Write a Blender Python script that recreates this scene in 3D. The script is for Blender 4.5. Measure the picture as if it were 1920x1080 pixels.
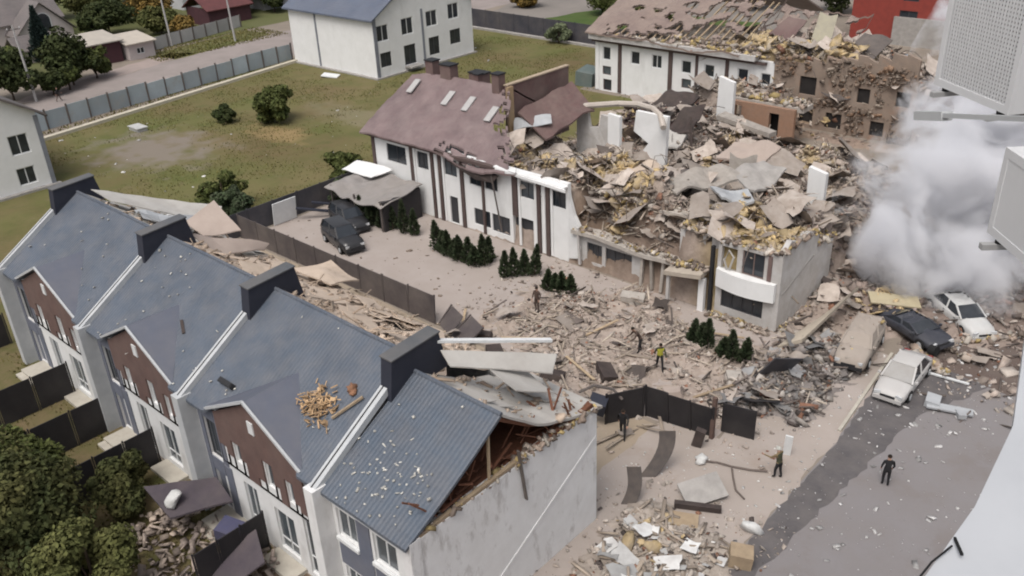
import bpy, bmesh, math, random
import numpy as np
from mathutils import Vector, Matrix, noise

# ------------------------------------------------------------------ camera, light, exposure
S = bpy.context.scene
C = S.collection
for o in list(bpy.data.objects):
    bpy.data.objects.remove(o)
random.seed(7)
RNG = np.random.default_rng(7)

cam_d = bpy.data.cameras.new('camera')
cam = bpy.data.objects.new('camera', cam_d)
C.objects.link(cam)
cam_d.sensor_width = 36.0
cam_d.lens = 31.163
cam_d.clip_start = 0.05
cam_d.clip_end = 3000
cam.matrix_world = Matrix((
    (0.74345672, -0.28353399, 0.60570668, 0.0),
    (0.66756911, 0.36918595, -0.64657035, 0.0),
    (-0.04029373, 0.88504814, 0.4637523, 28.0),
    (0, 0, 0, 1)))
S.camera = cam

SUN_EL, SUN_AZ = math.radians(62), math.radians(165)     # azimuth measured clockwise from +Y
W = bpy.data.worlds.new('World')
S.world = W
W.use_nodes = True
wn, wl = W.node_tree.nodes, W.node_tree.links
wn.clear()
sky = wn.new('ShaderNodeTexSky')
sky.sky_type = 'NISHITA'
sky.sun_disc = False
sky.sun_elevation = SUN_EL
sky.sun_rotation = SUN_AZ
sky.air_density = 1.0
sky.dust_density = 6.0
sky.ozone_density = 1.0
hs = wn.new('ShaderNodeHueSaturation')
hs.inputs['Saturation'].default_value = 0.42
bg = wn.new('ShaderNodeBackground')
bg.inputs['Strength'].default_value = 0.125
wo = wn.new('ShaderNodeOutputWorld')
wl.new(sky.outputs[0], hs.inputs['Color'])
wl.new(hs.outputs[0], bg.inputs['Color'])
wl.new(bg.outputs[0], wo.inputs['Surface'])

sun_d = bpy.data.lights.new('sun', 'SUN')
sun_d.energy = 1.25
sun_d.angle = math.radians(32)
sun_d.color = (1.0, 0.965, 0.92)
sun = bpy.data.objects.new('sun', sun_d)
C.objects.link(sun)
sd = Vector((math.sin(SUN_AZ) * math.cos(SUN_EL), math.cos(SUN_AZ) * math.cos(SUN_EL), math.sin(SUN_EL)))
sun.rotation_euler = sd.to_track_quat('Z', 'Y').to_euler()
sun.location = (0, 0, 80)

S.view_settings.view_transform = 'Standard'
S.view_settings.look = 'None'
S.view_settings.gamma = 1.0
S.view_settings.exposure = 0.27
S.view_settings.use_curve_mapping = False
S.render.engine = 'CYCLES'
S.cycles.volume_step_rate = 2.0
S.cycles.volume_bounces = 8
S.cycles.max_bounces = 8
S.cycles.use_denoising = True
S.cycles.filter_width = 2.0

# ------------------------------------------------------------------ noise (numpy)
def _hash(ix, iy, seed):
    n = (ix.astype(np.int64) * 374761393 + iy.astype(np.int64) * 668265263 + seed * 974634777) & 0x7fffffff
    n = ((n ^ (n >> 13)) * 1274126177) & 0x7fffffff
    return ((n ^ (n >> 16)) & 0xffff) / 65535.0

def vnoise(x, y, seed=0):
    x = np.asarray(x, float); y = np.asarray(y, float)
    ix, iy = np.floor(x), np.floor(y)
    fx, fy = x - ix, y - iy
    fx = fx * fx * (3 - 2 * fx); fy = fy * fy * (3 - 2 * fy)
    a = _hash(ix, iy, seed); b = _hash(ix + 1, iy, seed)
    c = _hash(ix, iy + 1, seed); d = _hash(ix + 1, iy + 1, seed)
    return (a * (1 - fx) + b * fx) * (1 - fy) + (c * (1 - fx) + d * fx) * fy

def fbm(x, y, sc=1.0, oct=4, seed=0):
    x = np.asarray(x, float) * sc; y = np.asarray(y, float) * sc
    v, a, t = 0, .5, 0
    for k in range(oct):
        v = v + a * vnoise(x, y, seed + k * 17); t += a
        x = x * 2.03 + 3.1; y = y * 2.03 + 1.7; a *= .5
    return v / t

def sstep(a, b, x):
    t = np.clip((x - a) / (b - a), 0, 1)
    return t * t * (3 - 2 * t)

def sbox(x, y, x0, x1, y0, y1, s=1.0):
    return sstep(x0 - s, x0 + s, x) * (1 - sstep(x1 - s, x1 + s, x)) * sstep(y0 - s, y0 + s, y) * (1 - sstep(y1 - s, y1 + s, y))

# ------------------------------------------------------------------ materials
MATS = {}
def M(name, c1, c2=None, sc=2.0, rough=.85, bump=.15, bsc=None, spec=.25, metal=0.0, island=0.0,
      dust=0.0, dustc=(.34, .29, .245), dsc=.35, attr=None, vary=0.0, alpha=None, stain=None):
    """noise mix of two base colours, optional settled dust, stains, per-piece variation and fine relief"""
    if name in MATS:
        return MATS[name]
    m = bpy.data.materials.new(name)
    m.use_nodes = True
    n, l = m.node_tree.nodes, m.node_tree.links
    p = n['Principled BSDF']
    p.inputs['Roughness'].default_value = rough
    p.inputs['Specular IOR Level'].default_value = spec
    p.inputs['Metallic'].default_value = metal
    tc = n.new('ShaderNodeTexCoord')
    co = tc.outputs['Object']
    nz = n.new('ShaderNodeTexNoise'); nz.inputs['Scale'].default_value = sc
    nz.inputs['Detail'].default_value = 6; nz.inputs['Roughness'].default_value = .62
    l.new(co, nz.inputs['Vector'])
    rp = n.new('ShaderNodeMapRange'); rp.inputs[1].default_value = .33; rp.inputs[2].default_value = .67
    l.new(nz.outputs['Fac'], rp.inputs[0])
    mx = n.new('ShaderNodeMix'); mx.data_type = 'RGBA'
    mx.inputs[6].default_value = (*c1, 1)
    mx.inputs[7].default_value = (*(c2 or [v * .75 for v in c1]), 1)
    l.new(rp.outputs[0], mx.inputs[0])
    col = mx.outputs[2]
    if attr:
        at = n.new('ShaderNodeAttribute'); at.attribute_name = attr
        m2 = n.new('ShaderNodeMix'); m2.data_type = 'RGBA'; m2.blend_type = 'MULTIPLY'
        m2.inputs[0].default_value = 1
        l.new(col, m2.inputs[6]); l.new(at.outputs['Color'], m2.inputs[7])
        col = m2.outputs[2]
    if island or vary:
        if island:
            g = n.new('ShaderNodeNewGeometry'); src = g.outputs['Random Per Island']; amt = island
        else:
            g = n.new('ShaderNodeObjectInfo'); src = g.outputs['Random']; amt = vary
        mr = n.new('ShaderNodeMapRange'); mr.inputs[3].default_value = 1 - amt; mr.inputs[4].default_value = 1 + amt
        l.new(src, mr.inputs[0])
        h = n.new('ShaderNodeHueSaturation')
        l.new(mr.outputs[0], h.inputs['Value']); l.new(col, h.inputs['Color'])
        col = h.outputs[0]
    if stain:
        n3 = n.new('ShaderNodeTexNoise'); n3.inputs['Scale'].default_value = stain[1]; n3.inputs['Detail'].default_value = 7
        n3.inputs['Roughness'].default_value = .7
        mp = n.new('ShaderNodeMapping'); mp.inputs['Scale'].default_value = stain[3] if len(stain) > 3 else (1, 1, 1)
        l.new(co, mp.inputs[0]); l.new(mp.outputs[0], n3.inputs['Vector'])
        r3 = n.new('ShaderNodeMapRange'); r3.inputs[1].default_value = .54; r3.inputs[2].default_value = .68
        r3.inputs[4].default_value = stain[2]
        l.new(n3.outputs['Fac'], r3.inputs[0])
        m3 = n.new('ShaderNodeMix'); m3.data_type = 'RGBA'; m3.inputs[7].default_value = (*stain[0], 1)
        l.new(r3.outputs[0], m3.inputs[0]); l.new(col, m3.inputs[6])
        col = m3.outputs[2]
    if dust:
        n2 = n.new('ShaderNodeTexNoise'); n2.inputs['Scale'].default_value = dsc; n2.inputs['Detail'].default_value = 8
        n2.inputs['Roughness'].default_value = .68
        l.new(co, n2.inputs['Vector'])
        r2 = n.new('ShaderNodeMapRange'); r2.inputs[1].default_value = .36; r2.inputs[2].default_value = .7
        r2.inputs[3].default_value = dust * .25; r2.inputs[4].default_value = dust
        l.new(n2.outputs['Fac'], r2.inputs[0])
        m4 = n.new('ShaderNodeMix'); m4.data_type = 'RGBA'; m4.inputs[7].default_value = (*dustc, 1)
        l.new(r2.outputs[0], m4.inputs[0]); l.new(col, m4.inputs[6])
        col = m4.outputs[2]
    l.new(col, p.inputs['Base Color'])
    if bump:
        nb = n.new('ShaderNodeTexNoise'); nb.inputs['Scale'].default_value = bsc or sc * 6
        nb.inputs['Detail'].default_value = 5
        l.new(co, nb.inputs['Vector'])
        b = n.new('ShaderNodeBump'); b.inputs['Strength'].default_value = bump; b.inputs['Distance'].default_value = .06
        l.new(nb.outputs['Fac'], b.inputs['Height']); l.new(b.outputs[0], p.inputs['Normal'])
    MATS[name] = m
    return m

DUST = (.34, .29, .245)
white = M('white_plaster', (.70, .70, .695), (.62, .62, .615), 1.2, .9, .1, 14, stain=((.40, .38, .36), .7, .45, (1, 1, .35)))
white2 = M('clean_plaster', (.74, .74, .735), (.68, .68, .67), .8, .9, .06, 14, stain=((.47, .46, .44), .45, .35, (1, 1, .3)))
dusty_plaster = M('dusty_plaster', (.55, .545, .54), (.45, .44, .43), 1.4, .92, .2, 9, dust=.45, stain=((.30, .28, .26), 1.1, .5, (1, 1, .4)))
trim_grey = M('pale_metal_trim', (.50, .52, .53), (.42, .44, .46), 1.5, .55, .05, 10, dust=.2)
concrete = M('concrete', (.36, .34, .32), (.27, .255, .24), 1.6, .92, .3, 12)
concrete_v = M('broken_concrete', (.40, .37, .335), (.29, .265, .24), 2.2, .95, .4, 14, vary=.22, dust=.3)
cream = M('cream_concrete', (.46, .43, .37), (.38, .35, .30), 1.8, .92, .2, 12)
navy = M('navy_cladding', (.018, .022, .036), (.024, .028, .043), 1.2, .7, .05, 8, dust=.05)
navy_fence = M('navy_sheet_metal', (.026, .030, .044), (.036, .040, .056), .8, .55, .04, 10, dust=.22)
black_fence = M('black_sheet_metal', (.012, .012, .016), (.020, .020, .024), .9, .6, .04, 10, dust=.08)
brown_fence = M('brown_grey_sheet_metal', (.060, .050, .056), (.042, .036, .042), .8, .6, .05, 10, dust=.3)
blue_panel = M('blue_grey_panel', (.115, .135, .185), (.095, .112, .155), 1.2, .6, .04, 9, dust=.25)
brown_clad = M('brown_cladding', (.125, .073, .064), (.095, .057, .052), 1.6, .85, .25, 9, dust=.3, dustc=(.25, .2, .175))
brown_pil = M('brown_pilaster', (.075, .048, .046), (.058, .038, .038), 2, .85, .15, 10, dust=.18)
frame_w = M('white_window_frame', (.66, .67, .67), (.60, .61, .61), 3, .5, .02, 10)
frame_d = M('dark_window_frame', (.05, .05, .055), (.04, .04, .045), 3, .5, .02, 10)
glass = M('dark_glass', (.020, .024, .030), (.034, .040, .048), 1.1, .12, 0, 1, spec=.6)
glass_g = M('grey_glass', (.085, .10, .11), (.05, .06, .07), .9, .18, 0, 1, spec=.6)
interior_shade = M('painted_interior_shade', (.022, .020, .020), (.034, .030, .028), 1.5, .95, .2)  # near-black colour that paints the unlit depth behind openings
timber = M('pale_timber', (.40, .31, .21), (.31, .235, .16), 3, .85, .2, 16, vary=.2)
timber_red = M('red_brown_timber', (.17, .075, .045), (.11, .05, .032), 2.5, .85, .3, 12)
osb = M('dusty_sheathing_board', (.52, .425, .345), (.43, .35, .28), 1.2, .92, .2, 10, stain=((.33, .26, .205), 1.6, .6))
pale_sheet = M('pale_roof_membrane', (.47, .46, .435), (.38, .365, .345), .9, .7, .12, 6, dust=.35)
pink_sheet = M('dusty_pink_sheet', (.40, .33, .29), (.35, .285, .25), 1.2, .8, .12, 8, dust=.35)
tin = M('bare_metal_sheet', (.46, .48, .50), (.36, .38, .40), 1.2, .45, .08, 6, metal=.2, dust=.25)
insul = M('yellow_insulation', (.49, .36, .165), (.42, .325, .195), 1.2, .98, .6, 10, island=.3, dust=.5, dsc=1.2)
charred = M('charred_wreck', (.030, .024, .024), (.055, .040, .038), 2, .95, .4, 10, dust=.12)
maroon = M('maroon_sheet', (.12, .065, .065), (.09, .05, .052), 1.5, .8, .15, 8, dust=.35)
brick_o = M('orange_brick', (.31, .17, .105), (.25, .14, .09), 3, .9, .4, 14, dust=.35)
brick_r = M('red_brick', (.26, .052, .04), (.21, .045, .036), 1.5, .85, .15, 12)
rubber = M('black_rubber', (.012, .012, .013), (.02, .02, .02), 6, .85, .1)
dark_trim = M('dark_plastic', (.022, .022, .024), (.03, .03, .032), 5, .6, .03)
lamp_w = M('headlight_glass', (.55, .56, .56), (.45, .46, .47), 6, .2, 0, spec=.6)
lamp_r = M('tail_light_red', (.28, .02, .015), (.22, .015, .012), 6, .25, 0, spec=.6)
steel_dk = M('dark_steel', (.055, .05, .052), (.09, .075, .07), 3, .65, .1, 12, dust=.25)
ac_white = M('white_enamel', (.63, .635, .645), (.59, .595, .605), 2, .35, .01, 10, spec=.4)
ac_dark = M('dark_grille_hole', (.10, .10, .105), (.13, .13, .135), 3, .7, 0)

def roof_mat(name, c1, c2, rib=.18, step=.35, dust=.15, up=(0, 1), lines=.5, dustc=DUST, scat=.35):
    """pressed metal tile: ribs running up the slope and courses across it as relief, dust on top"""
    m = M(name, c1, c2, .45, .55, 0, dust=dust, dustc=dustc, dsc=scat, spec=.35)
    n, l = m.node_tree.nodes, m.node_tree.links
    p = n['Principled BSDF']
    tc = n.new('ShaderNodeTexCoord'); sx = n.new('ShaderNodeSeparateXYZ')
    l.new(tc.outputs['Object'], sx.inputs[0])
    def wave(ax, per):
        a = n.new('ShaderNodeMath'); a.operation = 'MULTIPLY'; a.inputs[1].default_value = 2 * math.pi / per
        l.new(sx.outputs[ax], a.inputs[0])
        b = n.new('ShaderNodeMath'); b.operation = 'SINE'; l.new(a.outputs[0], b.inputs[0])
        return b.outputs[0]
    def saw(ax, per):
        a = n.new('ShaderNodeMath'); a.operation = 'MULTIPLY'; a.inputs[1].default_value = 1 / per
        l.new(sx.outputs[ax], a.inputs[0])
        b = n.new('ShaderNodeMath'); b.operation = 'FRACT'; l.new(a.outputs[0], b.inputs[0])
        return b.outputs[0]
    ad = n.new('ShaderNodeMath'); ad.operation = 'ADD'
    ra = n.new('ShaderNodeMath'); ra.operation = 'MULTIPLY'; ra.inputs[1].default_value = .45
    l.new(wave(up[0], rib), ra.inputs[0]); l.new(ra.outputs[0], ad.inputs[0])
    k = n.new('ShaderNodeMath'); k.operation = 'MULTIPLY'; k.inputs[1].default_value = -2.6
    l.new(saw(up[1], step), k.inputs[0]); l.new(k.outputs[0], ad.inputs[1])
    nz = n.new('ShaderNodeTexNoise'); nz.inputs['Scale'].default_value = 1.3; nz.inputs['Detail'].default_value = 3
    l.new(tc.outputs['Object'], nz.inputs['Vector'])
    a2 = n.new('ShaderNodeMath'); a2.operation = 'MULTIPLY_ADD'; a2.inputs[1].default_value = 3.0
    l.new(nz.outputs['Fac'], a2.inputs[0]); l.new(ad.outputs[0], a2.inputs[2])
    b = n.new('ShaderNodeBump'); b.inputs['Strength'].default_value = lines; b.inputs['Distance'].default_value = .03
    l.new(a2.outputs[0], b.inputs['Height']); l.new(b.outputs[0], p.inputs['Normal'])
    return m
slate = roof_mat('blue_grey_metal_tile', (.080, .104, .140), (.060, .080, .110), .2, .42, dust=.2, lines=.5, scat=1.1)
slate_end = roof_mat('blue_grey_pressed_tile', (.078, .104, .140), (.060, .081, .112), .2, .42, dust=.18, lines=.75, scat=.9)
slate_far = roof_mat('blue_grey_roof_sheet', (.10, .125, .175), (.085, .105, .15), dust=.15)
maroon_roof = roof_mat('dusty_brown_metal_tile', (.175, .120, .120), (.115, .080, .082), .22, .4, dust=.6, dustc=(.265, .21, .20), lines=.45, scat=.7)
maroon_roof2 = roof_mat('dusty_tan_metal_tile', (.20, .145, .125), (.16, .115, .105), .22, .4, dust=.7, dustc=(.31, .25, .21), lines=.45, scat=.3)
old_roof = roof_mat('old_grey_roof', (.15, .13, .13), (.11, .10, .10), .5, .5, dust=.2)

# ------------------------------------------------------------------ mesh builders
def tag(o, label=None, cat=None, group=None, kind=None):
    if label: o['label'] = label
    if cat: o['category'] = cat
    if group: o['group'] = group
    if kind: o['kind'] = kind
    return o

def wloc(o):
    v = Vector((0, 0, 0))
    while o is not None:
        v += o.location; o = o.parent
    return v

def thing(name, loc, label, cat, group=None, rz=0.0, tilt=None):
    o = bpy.data.objects.new(name, None)
    o.empty_display_size = .3
    C.objects.link(o)
    o.location = loc
    o.rotation_euler = tilt if tilt else (0, 0, rz)
    return tag(o, label, cat, group)

class MB:
    """collects shapes into one mesh; world=True subtracts the parent's place"""
    def __init__(s):
        s.v, s.f, s.mi = [], [], []
    def add(s, vs, fs, mi=0):
        b = len(s.v)
        s.v += [tuple(q) for q in vs]
        s.f += [tuple(b + i for i in f) for f in fs]
        s.mi += [mi] * len(fs)
        return s
    def box(s, x0, x1, y0, y1, z0, z1, mi=0, mat=None):
        vs = [(x0, y0, z0), (x1, y0, z0), (x1, y1, z0), (x0, y1, z0), (x0, y0, z1), (x1, y0, z1), (x1, y1, z1), (x0, y1, z1)]
        if mat is not None:
            vs = [tuple(mat @ Vector(q)) for q in vs]
        return s.add(vs, [(0, 3, 2, 1), (4, 5, 6, 7), (0, 1, 5, 4), (1, 2, 6, 5), (2, 3, 7, 6), (3, 0, 4, 7)], mi)
    def cbox(s, c, d, rz=0, rx=0, ry=0, mi=0):
        m = Matrix.Translation(Vector(c)) @ Matrix.Rotation(rz, 4, 'Z') @ Matrix.Rotation(ry, 4, 'Y') @ Matrix.Rotation(rx, 4, 'X')
        return s.box(-d[0] / 2, d[0] / 2, -d[1] / 2, d[1] / 2, -d[2] / 2, d[2] / 2, mi, m)
    def prism(s, poly, d, mi=0):
        """poly: 3D points in order, extruded by vector d"""
        n = len(poly); d = Vector(d)
        vs = [Vector(q) for q in poly]; vs = vs + [q + d for q in vs]
        fs = [tuple(range(n)), tuple(range(2 * n - 1, n - 1, -1))] + [((i + 1) % n, i, n + i, n + (i + 1) % n) for i in range(n)]
        return s.add(vs, fs, mi)
    def beam(s, a, b, w, h, mi=0, up=(0, 0, 1)):
        a, b = Vector(a), Vector(b); d = (b - a); L = d.length; d.normalize()
        u = Vector(up)
        if abs(d.dot(u)) > .95: u = Vector((0, 1, 0))
        r = d.cross(u).normalized(); u = r.cross(d)
        vs = []
        for q in (a, b):
            for (i, j) in ((-1, -1), (1, -1), (1, 1), (-1, 1)):
                vs.append(q + r * (i * w / 2) + u * (j * h / 2))
        return s.add(vs, [(0, 1, 2, 3), (7, 6, 5, 4), (0, 4, 5, 1), (1, 5, 6, 2), (2, 6, 7, 3), (3, 7, 4, 0)], mi)
    def tube(s, pts, r, n=8, mi=0, r2=None, cap=True):
        pts = [Vector(q) for q in pts]; b0 = None; vs, fs = [], []
        k = len(pts)
        for i, q in enumerate(pts):
            d = (pts[min(i + 1, k - 1)] - pts[max(i - 1, 0)]).normalized()
            u = Vector((0, 0, 1)) if abs(d.z) < .9 else Vector((1, 0, 0))
            a = d.cross(u).normalized(); c = d.cross(a)
            rr = r if r2 is None else r + (r2 - r) * i / max(k - 1, 1)
            for j in range(n):
                t = 2 * math.pi * j / n
                vs.append(q + a * math.cos(t) * rr + c * math.sin(t) * rr)
        for i in range(k - 1):
            for j in range(n):
                fs.append((i * n + j, i * n + (j + 1) % n, (i + 1) * n + (j + 1) % n, (i + 1) * n + j))
        if cap:
            fs.append(tuple(range(n - 1, -1, -1))); fs.append(tuple(range((k - 1) * n, k * n)))
        return s.add(vs, fs, mi)
    def grid(s, fn, nu, nv, mi=0):
        vs = [fn(i / nu, j / nv) for j in range(nv + 1) for i in range(nu + 1)]
        w = nu + 1
        fs = [(j * w + i, j * w + i + 1, (j + 1) * w + i + 1, (j + 1) * w + i) for j in range(nv) for i in range(nu)]
        return s.add(vs, fs, mi)
    def sheet(s, fn, nu, nv, t, mi=0, skip=None):
        """closed bent sheet of thickness t (offset in z)"""
        w = nu + 1; N = w * (nv + 1)
        top = [Vector(fn(i / nu, j / nv)) for j in range(nv + 1) for i in range(nu + 1)]
        vs = top + [q - Vector((0, 0, t)) for q in top]
        fs = []
        for j in range(nv):
            for i in range(nu):
                a = j * w + i
                if skip and skip((i + .5) / nu, (j + .5) / nv): continue
                fs.append((a, a + 1, a + 1 + w, a + w)); fs.append((N + a, N + a + w, N + a + 1 + w, N + a + 1))
        for i in range(nu):
            fs.append((i, N + i, N + i + 1, i + 1)); a = nv * w + i; fs.append((a, a + 1, N + a + 1, N + a))
        for j in range(nv):
            a = j * w; fs.append((a, a + w, N + a + w, N + a)); a += nu; fs.append((a, N + a, N + a + w, a + w))
        return s.add(vs, fs, mi)
    def wall(s, p0, u, L, z0, z1, t, holes, mi=0, top=None):
        """vertical wall from p0 along unit u, thickness t towards the left normal, rectangular holes (u0,u1,z0,z1) with reveals"""
        u = Vector((u[0], u[1], 0)).normalized(); nrm = Vector((-u.y, u.x, 0)); p0 = Vector((p0[0], p0[1], 0))
        hs_ = [(max(a, 0), min(b, L), max(c, z0), min(d, z1)) for a, b, c, d in holes]
        us = sorted(set([0, L] + [q for h in hs_ for q in h[:2]])); zs = sorted(set([z0, z1] + [q for h in hs_ for q in h[2:]]))
        P = lambda a, z, k: tuple(p0 + u * a + nrm * (t * k) + Vector((0, 0, z)))
        op = lambda a, z: any(h[0] < a < h[1] and h[2] < z < h[3] for h in hs_)
        for i in range(len(us) - 1):
            for j in range(len(zs) - 1):
                a, b, c, d = us[i], us[i + 1], zs[j], zs[j + 1]
                if b - a < 1e-6 or d - c < 1e-6 or op((a + b) / 2, (c + d) / 2): continue
                s.add([P(a, c, 0), P(b, c, 0), P(b, d, 0), P(a, d, 0)], [(0, 1, 2, 3)], mi)
                s.add([P(a, c, 1), P(a, d, 1), P(b, d, 1), P(b, c, 1)], [(0, 1, 2, 3)], mi)
        def rev(a, b, c, d):
            s.add([P(a, c, 0), P(a, c, 1), P(b, d, 1), P(b, d, 0)], [(0, 1, 2, 3)], mi)
        for h in hs_ + [(0, L, z0, z1)]:
            rev(h[0], h[0], h[2], h[3]); rev(h[1], h[1], h[2], h[3]); rev(h[0], h[1], h[2], h[2]); rev(h[0], h[1], h[3], h[3])
        return s
    def build(s, name, mats, parent=None, world=True, smooth=False, base=None):
        me = bpy.data.meshes.new(name)
        off = wloc(parent) if (parent is not None and world) else (Vector(base) if base is not None else Vector((0, 0, 0)))
        me.from_pydata([(a - off.x, b - off.y, c - off.z) for a, b, c in s.v] if off.length else s.v, [], s.f)
        if not isinstance(mats, (list, tuple)): mats = [mats]
        for m in mats: me.materials.append(m)
        if len(mats) > 1: me.polygons.foreach_set('material_index', s.mi)
        if smooth: me.polygons.foreach_set('use_smooth', [True] * len(s.f))
        me.update()
        o = bpy.data.objects.new(name, me)
        C.objects.link(o)
        if parent is not None: o.parent = parent
        elif base is not None: o.location = off
        return o

def np_mesh(name, V, F, mat, parent=None, color=None, smooth=False, loc=None, mats=None, mi=None):
    """V (n,3), F (m,k) with a constant k"""
    me = bpy.data.meshes.new(name)
    V = np.asarray(V, np.float32); F = np.asarray(F, np.int32)
    me.vertices.add(len(V)); me.vertices.foreach_set('co', V.ravel())
    me.loops.add(F.size); me.loops.foreach_set('vertex_index', F.ravel())
    me.polygons.add(len(F)); me.polygons.foreach_set('loop_start', np.arange(0, F.size, F.shape[1], dtype=np.int32))
    for m in (mats or [mat]): me.materials.append(m)
    if mi is not None: me.polygons.foreach_set('material_index', np.asarray(mi, np.int32))
    if smooth: me.polygons.foreach_set('use_smooth', np.ones(len(F), bool))
    me.update(calc_edges=True)
    if color is not None:
        a = me.color_attributes.new('tint', 'FLOAT_COLOR', 'POINT')
        c4 = np.ones((len(V), 4), np.float32); c4[:, :3] = color
        a.data.foreach_set('color', c4.ravel())
    o = bpy.data.objects.new(name, me)
    C.objects.link(o)
    if parent is not None: o.parent = parent
    if loc is not None: o.location = loc
    return o

def copy_tree(o, parent=None):
    c = o.copy(); C.objects.link(c)
    if parent is not None: c.parent = parent
    for ch in o.children: copy_tree(ch, c)
    return c

def rotmats(n, tilt=math.pi, rng=RNG):
    """n random rotation matrices: yaw free, pitch and roll within tilt"""
    a = rng.uniform(0, 2 * math.pi, n); b = rng.uniform(-tilt, tilt, n); c = rng.uniform(-tilt, tilt, n)
    ca, sa, cb, sb, cc, sc = np.cos(a), np.sin(a), np.cos(b), np.sin(b), np.cos(c), np.sin(c)
    R = np.empty((n, 3, 3))
    R[:, 0, 0] = ca * cb; R[:, 0, 1] = ca * sb * sc - sa * cc; R[:, 0, 2] = ca * sb * cc + sa * sc
    R[:, 1, 0] = sa * cb; R[:, 1, 1] = sa * sb * sc + ca * cc; R[:, 1, 2] = sa * sb * cc - ca * sc
    R[:, 2, 0] = -sb; R[:, 2, 1] = cb * sc; R[:, 2, 2] = cb * cc
    return R

CUBE = np.array([(-1, -1, -1), (1, -1, -1), (1, 1, -1), (-1, 1, -1), (-1, -1, 1), (1, -1, 1), (1, 1, 1), (-1, 1, 1)], float) * .5
CUBEF = np.array([(0, 3, 2, 1), (4, 5, 6, 7), (0, 1, 5, 4), (1, 2, 6, 5), (2, 3, 7, 6), (3, 0, 4, 7)])
def np_boxes(pos, size, tilt=.6, jitter=.25, rng=RNG):
    n = len(pos)
    v = CUBE[None] * (1 + rng.uniform(-jitter, jitter, (n, 8, 3)))
    v = v * size[:, None, :]
    v = np.einsum('nij,nkj->nki', rotmats(n, tilt, rng), v) + pos[:, None, :]
    f = CUBEF[None] + (np.arange(n) * 8)[:, None, None]
    return v.reshape(-1, 3), f.reshape(-1, 4)

def np_sheets(pos, size, tilt=.6, rng=RNG, m=4, bend=.25):
    """bent open sheets m x m quads with folds; size (n,2)"""
    n = len(pos); w = m + 1
    g = np.linspace(-.5, .5, w)
    X, Y = np.meshgrid(g, g)
    base = np.stack([X.ravel(), Y.ravel(), np.zeros(w * w)], 1)
    v = np.repeat(base[None], n, 0)
    amp = rng.uniform(-bend, bend, (n, 1)); ph = rng.uniform(0, 6, (n, 1)); ang = rng.uniform(0, 6.28, (n, 1))
    t = v[:, :, 0] * np.cos(ang) + v[:, :, 1] * np.sin(ang)
    v[:, :, 2] = amp * np.abs(np.sin(t * 3.5 + ph)) + rng.uniform(-.04, .04, v.shape[:2])
    v[:, :, :2] += rng.uniform(-.07, .07, v[:, :, :2].shape)
    v[:, :, 0] *= size[:, :1]; v[:, :, 1] *= size[:, 1:2]; v[:, :, 2] *= size.mean(1)[:, None]
    v = np.einsum('nij,nkj->nki', rotmats(n, tilt, rng), v) + pos[:, None, :]
    q = np.array([(j * w + i, j * w + i + 1, (j + 1) * w + i + 1, (j + 1) * w + i) for j in range(m) for i in range(m)])
    f = q[None] + (np.arange(n) * w * w)[:, None, None]
    return v.reshape(-1, 3), f.reshape(-1, 4)

_b = bmesh.new(); bmesh.ops.create_icosphere(_b, subdivisions=2, radius=.5)
ICO = np.array([v.co[:] for v in _b.verts]); ICOF = np.array([[v.index for v in f.verts] for f in _b.faces]); _b.free()
def np_clumps(pos, size, rng=RNG, rough=.35):
    n = len(pos)
    v = np.repeat(ICO[None], n, 0) * (1 + rng.uniform(-rough, rough, (n, len(ICO), 1)))
    v = v * size[:, None, :]
    v = np.einsum('nij,nkj->nki', rotmats(n, 1.0, rng), v) + pos[:, None, :]
    f = ICOF[None] + (np.arange(n) * len(ICO))[:, None, None]
    return v.reshape(-1, 3), f.reshape(-1, 3)

def leaf_cloud(centers, radii, n, size, rng, shape='ball', squash=.8):
    """n small leaf quads spread through clumps (centers (k,3), radii (k,))"""
    k = len(centers)
    w = radii ** 2; idx = rng.choice(k, n, p=w / w.sum())
    d = rng.normal(size=(n, 3)); d /= np.linalg.norm(d, axis=1)[:, None]
    r = rng.uniform(.55, 1.05, n) ** .7
    p = centers[idx] + d * (radii[idx] * r)[:, None] * np.array([1, 1, squash])
    s = size * rng.uniform(.5, 1.4, n)
    nr = d + rng.normal(size=(n, 3)) * .6 + np.array([0, 0, .5]); nr /= np.linalg.norm(nr, axis=1)[:, None]
    a = np.cross(nr, rng.normal(size=(n, 3))); a /= np.linalg.norm(a, axis=1)[:, None]
    b = np.cross(nr, a)
    q = np.stack([p - a * s[:, None], p - b * s[:, None] * .6, p + a * s[:, None], p + b * s[:, None] * .6], 1)
    f = np.arange(n * 4).reshape(n, 4)
    return q.reshape(-1, 3), f
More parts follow.
